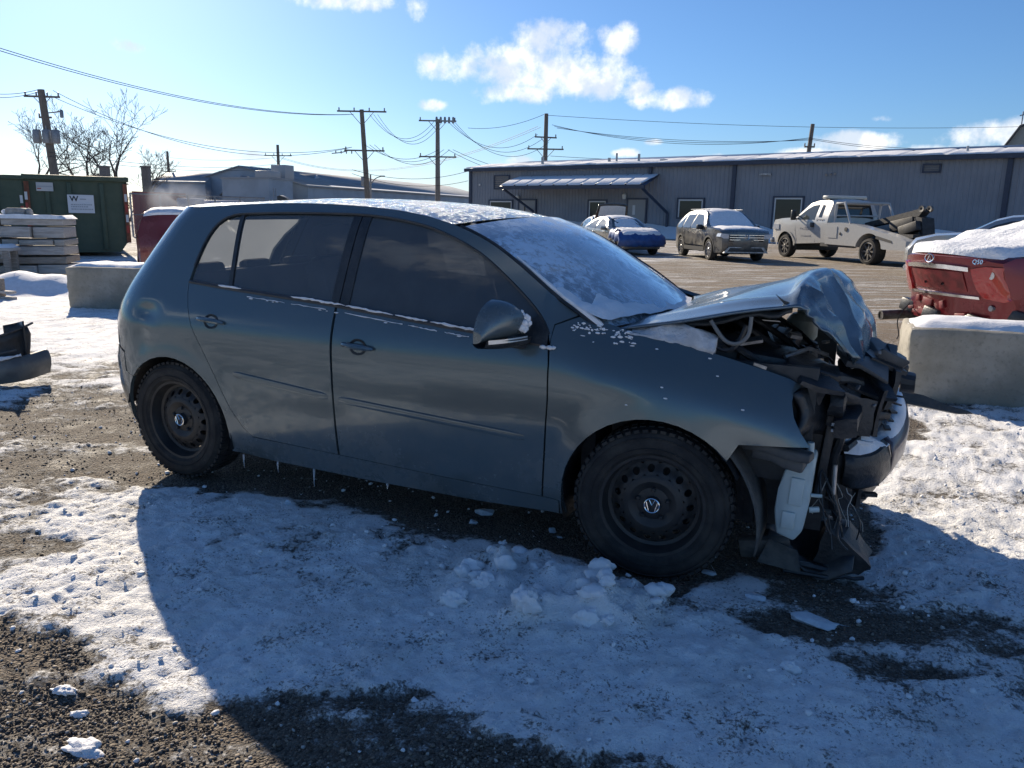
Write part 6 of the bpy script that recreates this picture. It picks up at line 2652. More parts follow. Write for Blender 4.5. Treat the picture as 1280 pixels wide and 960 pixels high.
def other_cars():
    p = at(1340, 300, 20)
    h = radians(172)
    t = thing('silver_car', 'silver car mostly hidden behind the red sedan, its bonnet rounded and clean', 'car', (p.x, p.y, 0), h, mtx=Matrix.Translation((p.x, p.y, 0)) @ Matrix.Rotation(h, 4, 'Z') @ Matrix.Diagonal((1, 1, 1.12, 1)))
    m = car_paint('silver_paint', (.40, .41, .42), .5, (.4, .38, .34), .2)
    prof = [(-1.02, .30), (-1.08, .60), (-1.02, .92), (-.55, 1.0), (.05, 1.28), (.45, 1.42), (.9, 1.46), (1.35, 1.43), (1.70, 1.34), (2.25, 1.06), (2.4, 1.02), (3.0, .98), (3.45, .86), (3.66, .62), (3.66, .36), (3.55, .24)]
    c = Car(t, 4.7, 1.8, 1.46, prof, (4, 8), [(0, .36, .33), (2.75, .36, .33)], .98, .58)
    c.body(m)
    c.sheet('windscreen', 8, 10, CARGLASS, off=.006, wk=.93)
    c.sheet('rear_window', 3, 5, CARGLASS, off=.006, wk=.88)
    for nm, q in (('front_side_window', [(.95, 1.0), (.95, 1.36), (1.35, 1.34), (1.70, 1.24), (2.08, 1.03), (2.08, 1.0)]), ('rear_side_window', [(-.22, 1.02), (.12, 1.22), (.45, 1.33), (.88, 1.36), (.88, 1.0)])):
        c.side_poly(nm, q, CARGLASS2)
    for x in (0, 2.75):
        for y in (-.78, .78):
            car_wheel(t, x, y, .32, .2, 7, RIM_M)
    # red pickup seen past the tailgate of the hatchback
    p = at(220, 318, 18.0)
    h = radians(136)
    t = thing('red_hatchback', 'red car with snow on its roof behind the tailgate of the grey hatchback', 'car', (p.x, p.y, 0), h, mtx=Matrix.Translation((p.x, p.y, -.08)) @ Matrix.Rotation(h, 4, 'Z') @ Matrix.Scale(.95, 4))
    red = car_paint('rusty_red_paint', (.20, .035, .03), .2, (.22, .13, .11), .5)
    prof = [(-.70, .30), (-.78, .55), (-.80, .80), (-.66, 1.02), (-.64, 1.22), (-.58, 1.40), (-.40, 1.50), (.3, 1.53), (1.0, 1.53), (1.45, 1.48), (2.05, 1.08), (2.2, 1.02), (2.8, .95), (3.2, .80), (3.3, .60), (3.25, .30)]
    c = Car(t, 4.1, 1.72, 1.54, prof, (5, 9), [(0, .35, .32), (2.5, .35, .32)], .98, .58)
    c.body(red)
    c.sheet('roof_snow', 5, 9, SNOW, off=.05, wk=.97, rough=.012, step=4, n=12)
    c.sheet('windscreen', 9, 11, CARGLASS, off=.006, wk=.93)
    for nm, q in (('front_side_window', [(.75, 1.0), (.75, 1.42), (1.3, 1.40), (1.85, 1.05), (1.85, 1.0)]), ('rear_side_window', [(-.35, 1.05), (-.3, 1.40), (.68, 1.42), (.68, 1.0)])):
        c.side_poly(nm, q, CARGLASS2)
    for x in (0, 2.5):
        for y in (-.74, .74):
            car_wheel(t, x, y, .31, .2, 7, RIM_M)
    # traffic cone
    p = on_ground(717, 312)
    t = thing('traffic_cone', 'orange traffic cone standing past the roof edge, left of the silver sedan', 'cone', (p.x, p.y, 0))
    b = B()
    b.lathe([(.26, .03), (.22, .05), (.06, 1.05), (0, 1.07)], 16, axis='z')
    b.make('cone_body', mat('cone_orange', (.62, .06, .02), .5), t)
    b = B(); b.box((0, 0, .02), (.6, .6, .05), bev=.01); b.make('cone_base', BLACKP, t)


other_cars()

# ------------------------------------------------------------------ concrete blocks
def conc_fn(N, b, tc):
    n = N.noise(tc, 2.2, 8, .62)
    n2 = N.noise(tc, 26, 6, .6)
    c = N.mix(N.ramp(n, .35, .66), (.36, .335, .285), (.24, .225, .185))
    c = N.mix(N.math('MULTIPLY', N.ramp(n2, .52, .72), .4), c, (.13, .125, .105))
    N.l.new(c, b.inputs['Base Color'])
    v = N.voro(tc, 34)
    pit = N.ramp(v, .10, .22)
    N.l.new(N.bump(N.math('ADD', N.math('MULTIPLY', n2, .6), N.math('MULTIPLY', pit, .5)), .6, .012), b.inputs['Normal'])


CONC = mat('weathered_concrete', (.28, .27, .24), .9, spec=.2, fn=conc_fn)


def concrete_block(p0, p1, depth, H, label, seed):
    d = (p1 - p0); d.z = 0
    L = d.length
    t = thing('concrete_block', label, 'concrete block', (p0.x, p0.y, -.02), math.atan2(d.y, d.x), 'precast concrete blocks')
    b = B()
    b.box((L / 2, depth / 2, H / 2), (L, depth, H), bev=.035)
    bmesh.ops.subdivide_edges(b.b, edges=[e for e in b.b.edges if e.calc_length() > .15], cuts=12, use_grid_fill=True)
    for v in b.b.verts:
        k = fbm(np.array([v.co.x * 5 + v.co.y * 3]), np.array([v.co.z * 6 + seed]), 4, seed)[0] - .5
        e = 1 - min(1, min(abs(v.co.x), abs(v.co.x - L)) / .1)
        v.co += Vector((k * .03, k * .035, k * .025 * (v.co.z > .1))) * (1 + e)
    b.make('block', CONC, t, 40)
    b = B()
    P = []
    for i in range(41):
        x = .02 + (L - .04) * i / 40
        row = []
        for j in range(13):
            y = .05 + (depth - .08) * j / 12
            e = min(1, min(i, 40 - i) / 3, min(j, 12 - j) / 2)
            row.append(Vector((x, y + .02 * (fbm(np.array([x * 8]), np.array([1.]), 3, seed)[0] - .5), H - .006 + e * (.02 + .07 * fbm(np.array([x * 2.5]), np.array([y * 3.]), 3, seed + 2)[0]))))
        P.append(row)
    b.grid(P)
    b.make('snow_cap', SNOW, t, 60)
    return t


q0 = on_ground(1128, 500); q0.z = 0
concrete_block(q0, q0 + Vector((cos(radians(7)), sin(radians(7)), 0)) * 1.83, .62, .62, 'grey concrete block with thin snow on top, below the rear of the red sedan', 3)
q0 = on_ground(86, 386); q0.z = 0
q1 = on_ground(180, 388); q1.z = 0
concrete_block(q0, q0 + (q1 - q0).normalized() * 1.83, .62, .62, 'pale concrete block with snow cap between green dumpster and grey hatchback', 5)


# ------------------------------------------------------------------ green roll-off container
def dumpster():
    GREEN = mat('dumpster_green', (.052, .078, .047), .6, col2=(.07, .095, .06), vscale=3, bump=.15, bscale=20)
    RUST = mat('rusty_orange', (.22, .075, .035), .7, var=.4)
    pL = on_ground(40, 321); pL.z = 0
    w = at(164, 300, 1) - CAM_LOC; w.z = 0; w.normalize()
    d = Vector((w.y, -w.x, 0))
    d = (d + w * .06).normalized()
    k = (CAM_LOC.xy - pL.xy)
    # meet the sight line of the right-hand post
    L_ = (k.x * w.y - k.y * w.x) / (d.x * w.y - d.y * w.x)
    pR = pL + d * L_
    d = pR - pL
    L = d.length
    H = 2.22
    t = thing('green_dumpster', 'large green steel roll-off container with white company sign at the left', 'dumpster', (pL.x, pL.y, 0), math.atan2(d.y, d.x))
    b = B()
    b.prism([(0, .12), (L - .30, .12), (L, .55), (L, H), (0, H)], 0, .06, 'y')
    b.make('front_panel', GREEN, t)
    b = B()
    b.box((-.03, 3.0, H / 2 + .06), (.06, 6.0, H - .12))
    b.box((L - .03, 3.0, H / 2 + .3), (.06, 6.0, H - .6))
    b.box((L / 2, 5.97, H / 2), (L, .06, H - .1))
    b.box((L / 2, 3.0, .2), (L - .5, 5.9, .1))
    b.make('container_shell', GREEN, t)
    b = B()
    b.box((-2.1, .0, H / 2 + .05), (4.1, .05, H - .1))
    b.make('swung_door', GREEN, t)
    for x in (-3.6, -2.6, -1.6, -.7):
        b = B(); b.box((x, -.06, H / 2), (.10, .08, H - .2), bev=.01); b.make('rib', GREEN, t)
    for x in (.55, L * .42, L * .74):
        b = B(); b.box((x, -.04, H / 2 + .05), (.11, .08, H - .3), bev=.01); b.make('rib', GREEN, t)
    b = B(); b.box((L / 2, -.03, H + .03), (L + .1, .16, .14), bev=.02); b.make('top_rail', GREEN, t)
    b = B(); b.box((-2.1, -.03, H + .0), (4.2, .14, .12), bev=.02); b.make('top_rail', GREEN, t)
    b = B()
    b.grid([[Vector((x, y, H + .10 + .03 * fbm(np.array([x * 3.]), np.array([y * 3.]), 3, 2)[0])) for y in (-.09, -.03, .04)] for x in np.linspace(-4.1, L, 60)])
    b.make('rail_snow', SNOW, t, 60)
    for x in (.05, L - .06):
        b = B(); b.box((x, -.05, H / 2 + .15), (.12, .06, H - .5)); b.make('corner_post', RUST, t)
    # reflective tape on the posts
    for x in (-.10, .02, L - .06):
        for k, z in enumerate((1.72, 1.42, 1.12, .8)):
            b = B(); b.box((x, -.085, z - (.1 if x < 0 else 0)), (.07, .008, .22))
            b.make('reflector_tape', WHITE_TRIM if k % 2 == 0 else mat('red_tape', (.35, .03, .02), .4), t)
    # company sign and a small notice
    sx0 = L * .395
    b = B(); b.box((sx0 + .34, -.09, 1.52), (.68, .015, .52)); s = b.make('company_sign', mat('sign_white', (.66, .67, .68), .5), t)
    ink = mat('sign_ink', (.03, .035, .035), .6)
    grey = mat('sign_grey_ink', (.36, .38, .40), .6)
    M = frame((sx0 + .06, -.10, 1.66), (1, 0, 0), (0, 0, 1))
    text_obj('sign_letter', 'W', .21, ink, M, s, .001, 'LEFT', .006)
    b = B()
    b.grid([[Vector((sx0 + .27 + .20 * k / 8, -.1, 1.62 + .07 * (k % 2)))] * 1 + [Vector((sx0 + .27 + .20 * k / 8, -.1, 1.64 + .07 * (k % 2)))] for k in range(9)]) if False else b.box((sx0 + .40, -.1, 1.655), (.16, .004, .03))
    b.make('sign_mark', grey, s)
    for k, (w_, z_) in enumerate(((.50, 1.50), (.44, 1.44), (.52, 1.37))):
        b = B()
        r = random.Random(k)
        x = sx0 + .08
        while x < sx0 + .08 + w_:
            l_ = r.uniform(.02, .06)
            b.box((x + l_ / 2, -.1, z_), (l_, .004, .03))
            x += l_ + .014
        b.make('sign_small_print', grey, s)
    b = B(); b.box((.50, -.092, 1.98), (.42, .012, .24)); n = b.make('notice', mat('notice_grey', (.50, .50, .48), .6), t)
    b = B(); b.box((.50, -.1, 1.99), (.36, .004, .035)); b.make('notice_line', grey, n)
    b = B(); b.box((.36, -.1, 1.93), (.10, .004, .03)); b.make('notice_line', mat('red_tape', (.35, .03, .02), .4), n)


dumpster()


# ------------------------------------------------------------------ stack of old beams and the bench before it
def timber_stack():
    WOOD = [mat('weathered_beam_a', (.40, .37, .33), .85, col2=(.28, .25, .215), vscale=5, bump=.3, bscale=16, stretch=(1, 8, 8)),
            mat('weathered_beam_b', (.46, .43, .40), .85, col2=(.34, .31, .28), vscale=4, bump=.3, bscale=16, stretch=(1, 8, 8)),
            mat('weathered_beam_c', (.32, .275, .23), .85, col2=(.22, .185, .15), vscale=5, bump=.3, bscale=16, stretch=(1, 8, 8))]
    pR = on_ground(88, 347); pL = on_ground(0, 347); pL.z = pR.z = 0
    d = (pL - pR).normalized()
    t = thing('beam_stack', 'stack of weathered wooden beams topped with snow in front of the green dumpster', 'timber stack', (pR.x, pR.y, 0), math.atan2(d.y, d.x) + pi)
    # local x: to the right, y: away
    r = random.Random(4)
    z = .05
    hs = [.22, .17, .20, .15, .24, .17]
    for k, hgt in enumerate(hs):
        x = -2.7
        while x < -.05:
            l_ = r.choice((.22, .35, .55, .9, 1.4)) * r.uniform(.8, 1.25)
            if k == 5:
                l_ = 1.5
            x1 = min(x + l_, -.0 - r.uniform(0, .03))
            if x1 - x < .12:
                break
            b = B()
            off = r.uniform(-.09, .06)
            b.box(((x + x1) / 2, .45 + off, z + hgt / 2), (x1 - x - r.uniform(.012, .05), .9, hgt - r.uniform(.012, .045)), rot=(r.uniform(-.02, .02), r.uniform(-.02, .02), r.uniform(-.03, .03)), bev=.014)
            b.make('beam', WOOD[r.randrange(3)], t)
            x = x1
        z += hgt
    b = B()
    b.grid([[Vector((x, y, z - .02 + (.05 + .05 * fbm(np.array([x * 2.]), np.array([y * 3]), 3, 3)[0]) * (0 if (x < -2.69 or x > -.02 or y in (-.03, .9)) else 1))) for y in (-.03, .0, .2, .5, .8, .9)] for x in np.linspace(-2.7, 0, 40)])
    b.make('stack_snow', SNOW, t, 60)
    M = t.matrix_basis
    # cushion-like wrapped bundle lying on top
    rt = Matrix.Translation(t.location) @ Matrix.Rotation(t.rotation_euler.z, 4, 'Z')
    o = thing('wrapped_bundle', 'pale wrapped bundle lying on top of the beam stack', 'bundle', mtx=rt @ Matrix.Translation((-.95, .3, z - .01)))
    b = B(); b.box((0, 0, .10), (.34, .4, .20), bev=.05); b.make('bundle_body', mat('dusty_wrap', (.38, .36, .33), .8, var=.3, bump=.4, bscale=10), o, 50)
    b = B()
    b.lump((-.22, 0, .12), .07, (1, 1.4, .8), 1)
    b.make('bundle_end', SNOW, o, 60)
    b = B()
    b.lump((.22, 0, .11), .08, (.9, 1.4, 1.2), 2)
    b.make('bundle_end', mat('dusty_wrap'), o, 60)
    # bench in front
    o = thing('wooden_bench', 'rough wooden bench with snow on its top against the beam stack', 'bench', mtx=rt @ Matrix.Translation((-1.75, -.55, 0)))
    b = B(); b.box((0, 0, .60), (2.0, .5, .06), bev=.008); b.make('bench_top', WOOD[1], o)
    b = B(); b.box((.0, -.22, .50), (1.9, .05, .16), bev=.006); b.make('apron', WOOD[0], o)
    for x in (-.9, .88):
        for y in (-.2, .2):
            b = B(); b.box((x, y, .29), (.11, .11, .58), bev=.008); b.make('leg', WOOD[2], o)
    b = B(); b.tube([(.8, -.26, .5), (.3, -.26, .05)], .03, 5); b.make('brace', WOOD[2], o)
    b = B()
    b.grid([[Vector((x, y, .63 + (.05 + .04 * fbm(np.array([x * 3.]), np.array([y * 4]), 3, 3)[0]) * (0 if (abs(x) > .95 or abs(y) > .22) else 1))) for y in np.linspace(-.24, .24, 7)] for x in np.linspace(-.98, .98, 30)])
    b.make('bench_snow', SNOW, o, 60)
    # snow bank before it
    b = B()
    P = []
    c0 = on_ground(30, 366); c0.z = 0
    for i in range(40):
        row = []
        for j in range(20):
            a = -1.9 + 4.0 * i / 39; q = -1.0 + 2.0 * j / 19
            h = .42 * math.exp(-(((a) / 1.3) ** 2 + (q / .6) ** 2)) * (.6 + .8 * fbm(np.array([a * 1.3]), np.array([q * 1.3]), 4, 9)[0]) - .03
            row.append(Vector((a, q, h)))
        P.append(row)
    b.grid(P)
    o = b.make('snow_bank', SNOW, None, 60)
    o.matrix_world = Matrix.Translation((c0.x, c0.y, 0)) @ Matrix.Rotation(t.rotation_euler.z, 4, 'Z')
    tag(o, 'smooth bank of snow in front of the wooden bench', 'snow bank')
    # tall thin post at the picture's left edge
    p = on_ground(2, 374)
    o = thing('wooden_post', 'short dark post standing in the snow at the left edge', 'post', (p.x, p.y, 0))
    b = B(); b.box((-.05, 0, .14), (.14, .14, .36), bev=.01); b.make('post_shaft', WOOD[2], o)
    b = B(); b.box((.18, 0, .12), (.24, .12, .04), bev=.01); b.box((.18, 0, .03), (.24, .12, .04), bev=.01); b.make('cross_piece', WOOD[1], o)


timber_stack()


# ------------------------------------------------------------------ torn bumper at the left
def loose_bumper():
    p = on_ground(-10, 482)
    t = thing('torn_bumper', 'torn dark bumper cover lying on edge in the snow at the left', 'car bumper', (p.x, p.y, .0), radians(20))
    SK = mat('scuffed_grey_skin', (.10, .10, .095), .5, col2=(.16, .155, .14), vscale=7, coat=.2)
    b = B()
    cen = catmull([(-1.1, .22, .10), (-.6, -.02, .10), (-.2, -.09, .10), (.12, -.02, .12), (.26, .10, .14), (.33, .26, .17)], 7)
    Q = []
    for i, c in enumerate(cen):
        tan = (Vector(cen[min(i + 1, len(cen) - 1)]) - Vector(cen[max(i - 1, 0)])).normalized()
        n = Vector((tan.y, -tan.x, 0)).normalized()
        Q.append([Vector(c) + n * o_ + Vector((0, 0, z_)) for o_, z_ in ((-.10, -.09), (-.01, -.10), (.02, -.03), (.025, .03), (.0, .085), (-.03, .10), (-.06, .095))])
    b.grid(Q)
    o = b.make('bumper_skin', SK, t, 50)
    o.modifiers.new('sheet', 'SOLIDIFY').thickness = .006
    b = B()
    cen2 = catmull([(-1.0, .30, .20), (-.5, .14, .20), (-.15, .06, .24), (.05, .10, .30), (.18, .26, .36)], 7)
    Q = []
    for i, c in enumerate(cen2):
        Q.append([Vector(c) + Vector((.0, .10 * k - .05, .16 * s_)) for k, s_ in ((0, -1.2), (.4, -.5), (.6, .2), (.3, .6))])
    b.grid(Q)
    o = b.make('inner_panel', BLACKP, t, 40)
    o.modifiers.new('sheet', 'SOLIDIFY').thickness = .008
    b = B()
    Q = [[Vector((-.02 + .22 * u, .22 + .05 * sin(u * 4), .12 + .34 * w + .05 * u * w)) for u in [k / 7 for k in range(8)]] for w in [k / 6 for k in range(7)]]
    b.grid(Q)
    o = b.make('raised_corner', BLACKP, t, 40)
    o.modifiers.new('sheet', 'SOLIDIFY').thickness = .008
    b = B()
    b.tube(catmull([(-.9, .2, .28), (-.4, .02, .30), (-.05, .02, .36), (.15, .16, .44), (.20, .28, .48)], 6), .010, 6)
    b.tube(catmull([(-.9, .12, .2), (-.4, -.06, .22), (0.0, -.04, .25), (.2, .06, .29)], 6), .008, 6)
    b.make('trim_edge', DARKP, t)
    b = B()
    r = random.Random(2)
    pts = catmull([(-1.0, .13, .20), (-.5, -.06, .205), (-.2, -.10, .21), (.10, -.03, .225), (.22, .08, .245)], 8)
    b.tube(pts, [r.uniform(.006, .022) for _ in pts], 6)
    for q in ((-.02, .12, .40), (.06, .18, .37), (-.15, .08, .30)):
        b.lump(q, .025, (1.6, .8, .4), q[0], sub=1)
    b.make('bumper_snow', SNOW, t, 60)


loose_bumper()


# ------------------------------------------------------------------ poles and wires
POLE_M = mat('pole_wood', (.14, .12, .10), .85, col2=(.20, .18, .155), vscale=4, stretch=(6, 6, .6), bump=.2)
POLE_G = mat('pole_grey_wood', (.22, .21, .195), .85, col2=(.15, .14, .13), vscale=4, stretch=(6, 6, .6))
STEELP = mat('galvanised', (.30, .31, .32), .5, metal=.4, var=.2)
WIRE_M = mat('black_wire', (.03, .03, .032), .6)
INSUL = mat('insulator', (.20, .19, .18), .3)


def pole(u, vt, D, r, label, m, lean=(0, 0), arms=(), extras=None):
    top = at(u, vt, D)
    H = top.z
    bx, by = top.x + lean[0], top.y + lean[1]
    t = thing('utility_pole', label, 'utility pole', (bx, by, 0), group='utility poles')
    b = B()
    tl = Vector((-lean[0], -lean[1], H))
    b.tube([(0, 0, -.3), tl * .5, tl], [r * 1.25, r * 1.05, r * .85], 10)
    b.make('pole_shaft', m, t)
    for zf, half, ax, n in arms:
        c = tl * zf
        d = Vector((cos(ax), sin(ax), 0))
        b = B()
        b.box(c + Vector((0, 0, 0)), (2 * half, .12, .14), rot=(0, 0, ax))
        b.tube([c + d * half * .5, c - Vector((0, 0, half * .55))], .03, 5)
        b.tube([c - d * half * .5, c - Vector((0, 0, half * .55))], .03, 5)
        ca = b.make('crossarm', m, t)
        for k in range(n):
            q = c + d * half * (-.92 + 1.84 * k / max(1, n - 1))
            b = B()
            b.lathe([(.03, .05), (.07, .12), (.05, .2), (.07, .24), (.04, .34), (0, .36)], 8, axis='z', c=q)
            b.make('insulator', INSUL, ca)
    if extras:
        extras(t, tl)
    return t, Vector((bx, by, 0)), tl


AXD = math.atan2(CR.y, CR.x)


def ex_transformer(t, tl):
    c = tl * .66
    for k in (-.72, .05, .78):
        b = B()
        q = c + Vector((cos(AXD) * k, sin(AXD) * k, 0)) + Vector((CF.x, CF.y, 0)) * -.32
        b.lathe([(0, -.55), (.28, -.55), (.31, -.48), (.31, .40), (.24, .50), (0, .52)], 14, axis='z', c=q)
        b.tube([q + Vector((0, 0, .5)), q + Vector((0, 0, .8))], .05, 6)
        b.make('transformer', STEELP, t)
    b = B()
    c2 = tl * .83
    d = Vector((cos(AXD), sin(AXD), 0))
    b.tube([c2, c2 + d * .9 + Vector((0, 0, .1)), c2 + d * 1.3 + Vector((0, 0, .2))], .05, 6)
    b.lathe([(0, -.35), (.14, -.3), (.14, .2), (.07, .3), (0, .3)], 8, axis='z', c=c2 + d * 1.35 + Vector((0, 0, .0)))
    b.make('cutout_switch', STEELP, t)


def ex_box(t, tl):
    d = Vector((cos(AXD), sin(AXD), 0))
    b = B()
    b.box(tl * .40 - d * .3, (.35, .3, .9), bev=.04)
    b.make('switch_box', STEELP, t)
    b = B()
    c = tl * .64 - d * 2.2
    b.tube([tl * .655 - d * 1.6, c, c - d * .9 - Vector((0, 0, .1))], .05, 6)
    for k in range(4):
        b.lathe([(0, -.18), (.06, -.1), (.06, .1), (0, .16)], 6, axis='z', c=tl * .655 - d * (1.2 + .5 * k) - Vector((0, 0, .12)))
    b.make('line_switch', STEELP, t)


def ex_steel(t, tl):
    d = Vector((cos(AXD), sin(AXD), 0))
    b = B()
    for k in range(5):
        b.lathe([(0, .0), (.12, 0), (.12, .5), (.08, .62), (0, .62)], 8, axis='z', c=tl * .965 + d * (-.1 + .42 * k))
    b.make('arrester', STEELP, t)


W90 = [(.985, 2.3, AXD, 4), (.66, 1.9, AXD, 3)]
P50, P50b, P50t = pole(51, 112, 62, .30, 'leaning wooden pole with grey transformers above the green dumpster', POLE_M, lean=(.55, .3), arms=[(.95, 1.35, AXD + .1, 4), (.80, .5, AXD, 1)], extras=ex_transformer)
P208 = pole(209, 189, 130, .22, 'thin distant pole rising behind the gabled sheds', POLE_M, arms=[(.70, 1.2, AXD, 2)])
P347 = pole(347, 181, 115, .24, 'pole with one crossarm beside the rooftop units of the long shed', POLE_M, arms=[(.86, 2.0, AXD, 4)])
P455 = pole(452, 137, 73, .24, 'brown pole with two crossarms and switch box before the long shed', POLE_M, lean=(.5, .2), arms=W90, extras=ex_box)
P545 = pole(547, 149, 79, .24, 'grey pole with arresters on top, left of the metal building', POLE_G, arms=[(.985, 1.9, AXD, 2), (.66, 1.9, AXD, 3)], extras=ex_steel)
P683 = pole(683, 142, 81, .24, 'tall pole with several crossarms behind the porch roof', POLE_M, arms=[(.80, 1.2, AXD + .3, 3), (.70, 1.9, AXD, 3), (.36, 1.6, AXD + .4, 3), (.30, 1.4, AXD, 3)])
P1014 = pole(1016, 155, 75, .22, 'bare leaning pole behind the middle of the metal roof', POLE_M, lean=(-.55, 0), arms=[(.80, .5, AXD, 2)])


WN = {2: ('upper', 'lower'), 3: ('upper', 'middle', 'lower')}


def wire(a, b_, sag, label, r=.021, k=None, n=2):
    if k is not None:
        label = WN[n][k] + ' one: ' + label
    pts = []
    for i in range(25):
        t = i / 24
        p = a.lerp(b_, t)
        p.z -= sag * 4 * t * (1 - t)
        pts.append(p)
    b = B()
    b.tube(pts, r, 4, cap=False)
    o = b.make('overhead_wire', WIRE_M, None, 60)
    return tag(o, label, 'wire', 'overhead wires')


A455 = at(452, 143, 73); B455 = at(455, 181, 73)
A545 = at(548, 152, 79); B545 = at(551, 187, 79)
A683 = at(683, 160, 81); B683 = at(683, 182, 81)
for k in range(2):
    wire(at(-260 + 20 * k, -30 + 12 * k, 34), at(438 + 4 * k, 143, 73), 1.6, 'upper left power line running from the twin crossarm pole towards the left edge', k=k, n=2)
for k in range(3):
    wire(at(462 + 5 * k, 143, 73), at(544 + 5 * k, 150, 79), 2.0 + .25 * k, 'slack line between brown pole and arrester pole, upper arms', k=k, n=3)
for k in range(3):
    wire(at(456 + 6 * k, 181, 73), at(548 + 7 * k, 187, 79), 1.1 + .25 * k, 'slack line between brown pole and arrester pole, lower arms', k=k, n=3)
for k in range(3):
    wire(at(560 + 4 * k, 152, 79), at(672 + 7 * k, 168 + 5 * k, 81), 1.9 + .2 * k, 'slack line between arrester pole and tall pole, upper arms', k=k, n=3)
for k in range(2):
    wire(at(560 + 6 * k, 187, 79), at(640 + 22 * k, 218, 81), .3, 'line dropping from the arrester pole to the metal roof', k=k, n=2)
for k in range(2):
    wire(at(350, 196 + k * 1.5, 115), at(672 + 4 * k, 158 + k, 81), 3.0, 'long line crossing behind the poles to the tall pole', k=k, n=2)
for k in range(3):
    wire(at(690 + 3 * k, 156 + 2 * k, 81), at(1014, 172 + 1.5 * k, 75), 1.2 - .3 * k, 'line from the tall pole to the bare leaning pole', k=k, n=3)
wire(at(683, 144, 81), at(1290, 158, 90), .6, 'thin topmost line running right from the tall pole')
wire(at(688, 195, 81), at(1016, 205, 75), .2, 'low line from the tall pole along the metal roof edge')
for k in range(2):
    wire(at(1015, 173 + 1.5 * k, 75), at(1300, 178 + 5 * k, 80), .8, 'line running right from the bare leaning pole', k=k, n=2)
for k in range(2):
    wire(at(66 + 2 * k, 113 + 9 * k, 62), at(440, 184, 73), 2.4 - .5 * k, 'line from the transformer pole to the brown pole', k=k, n=2)
for k in range(2):
    wire(at(60, 190 + 5 * k, 62), at(345, 205 + 4 * k, 115), .8, 'low line from the transformer pole towards the rooftop units', k=k, n=2)
for k in range(2):
    wire(at(-60, 106 + 6 * k, 60), at(48, 112 + 3 * k, 62), .5, 'line coming from the left edge to the transformer pole', k=k, n=2)
wire(at(212, 197, 130), at(345, 197, 115), .4, 'line between thin distant pole and rooftop unit pole')
wire(at(585, 160, 82), at(680, 143, 81), .5, 'thin line rising to the top of the tall pole from the left')
for k in range(2):
    wire(at(440, 217 - 5 * k, 73), at(585, 226 - 12 * k, 79), .8, 'low cable between brown pole and arrester pole above the shed roof', k=k, n=2)

# street lamp by the brown pole
p = at(463, 217, 76)
t = thing('street_lamp', 'small street lamp with curved arm right of the brown pole', 'street lamp', (p.x, p.y, 0))
b = B()
d_ = Vector((cos(AXD), sin(AXD), 0))
b.tube([(0, 0, 0), (0, 0, p.z - .1)], [.12, .08], 8)
b.make('lamp_post', STEELP, t)
b = B()
b.tube(catmull([Vector((0, 0, p.z - 1.0)), d_ * .5 + Vector((0, 0, p.z - .45)), d_ * 1.0 + Vector((0, 0, p.z - .25))], 4), .05, 6)
b.box(d_ * 1.15 + Vector((0, 0, p.z - .22)), (.5, .2, .12), rot=(0, 0, AXD), bev=.03)
b.make('lamp_arm', STEELP, t)

# ------------------------------------------------------------------ bare trees
BARK = mat('bark', (.09, .08, .07), .9, col2=(.15, .135, .12), vscale=3, bump=.2)


def bare_tree(base, H, label, seed, spread=.55, lean=(0, 0), first=.28):
    r = random.Random(seed)
    t = thing('bare_tree', label, 'tree', (base.x, base.y, 0), group='bare winter trees')
    trunk, crown = B(), B()

    def grow(b, p, d, ln, rad, lvl):
        pts = [p.copy()]
        rs = [rad]
        n = 4 if lvl < 3 else 3
        for i in range(n):
            d = (d + Vector((r.gauss(0, .13), r.gauss(0, .13), r.gauss(.03, .08)))).normalized()
            p = p + d * ln / n
            pts.append(p.copy())
            rs.append(max(.017, rad * (1 - .38 * (i + 1) / n)))
        (trunk if lvl == 0 else crown).tube(pts, rs, 6 if lvl < 2 else (4 if lvl < 4 else 3), cap=False)
        if lvl >= 6 or rad < .0125:
            return
        k = 3 if lvl < 2 else r.choice((2, 3, 3)) if lvl < 4 else 3
        for i in range(k):
            a = 2 * pi * (i / k) + r.uniform(-.6, .6)
            side = Vector((cos(a), sin(a), 0))
            side = (side - d * side.dot(d))
            if side.length < .01:
                continue
            side.normalize()
            s = spread * r.uniform(.6, 1.35)
            nd = (d * 1.0 + side * s + Vector((0, 0, .12))).normalized()
            grow(crown, p, nd, ln * r.uniform(.62, .84), rs[-1] * r.uniform(.62, .80), lvl + 1)
        # side twigs along the branch
        if lvl > 0:
            for q in pts[1:-1]:
                if r.random() < .66:
                    a = r.uniform(0, 2 * pi)
                    nd = (d * .6 + Vector((cos(a), sin(a), .25)) * .7).normalized()
                    grow(crown, q, nd, ln * r.uniform(.35, .6), rs[-1] * .5, lvl + 2)

    grow(trunk, Vector((0, 0, 0)), Vector((lean[0], lean[1], 1)).normalized(), H * first, H * .024, 0)
    trunk.make('trunk', BARK, t)
    crown.make('crown', BARK, t, 60)
    return t


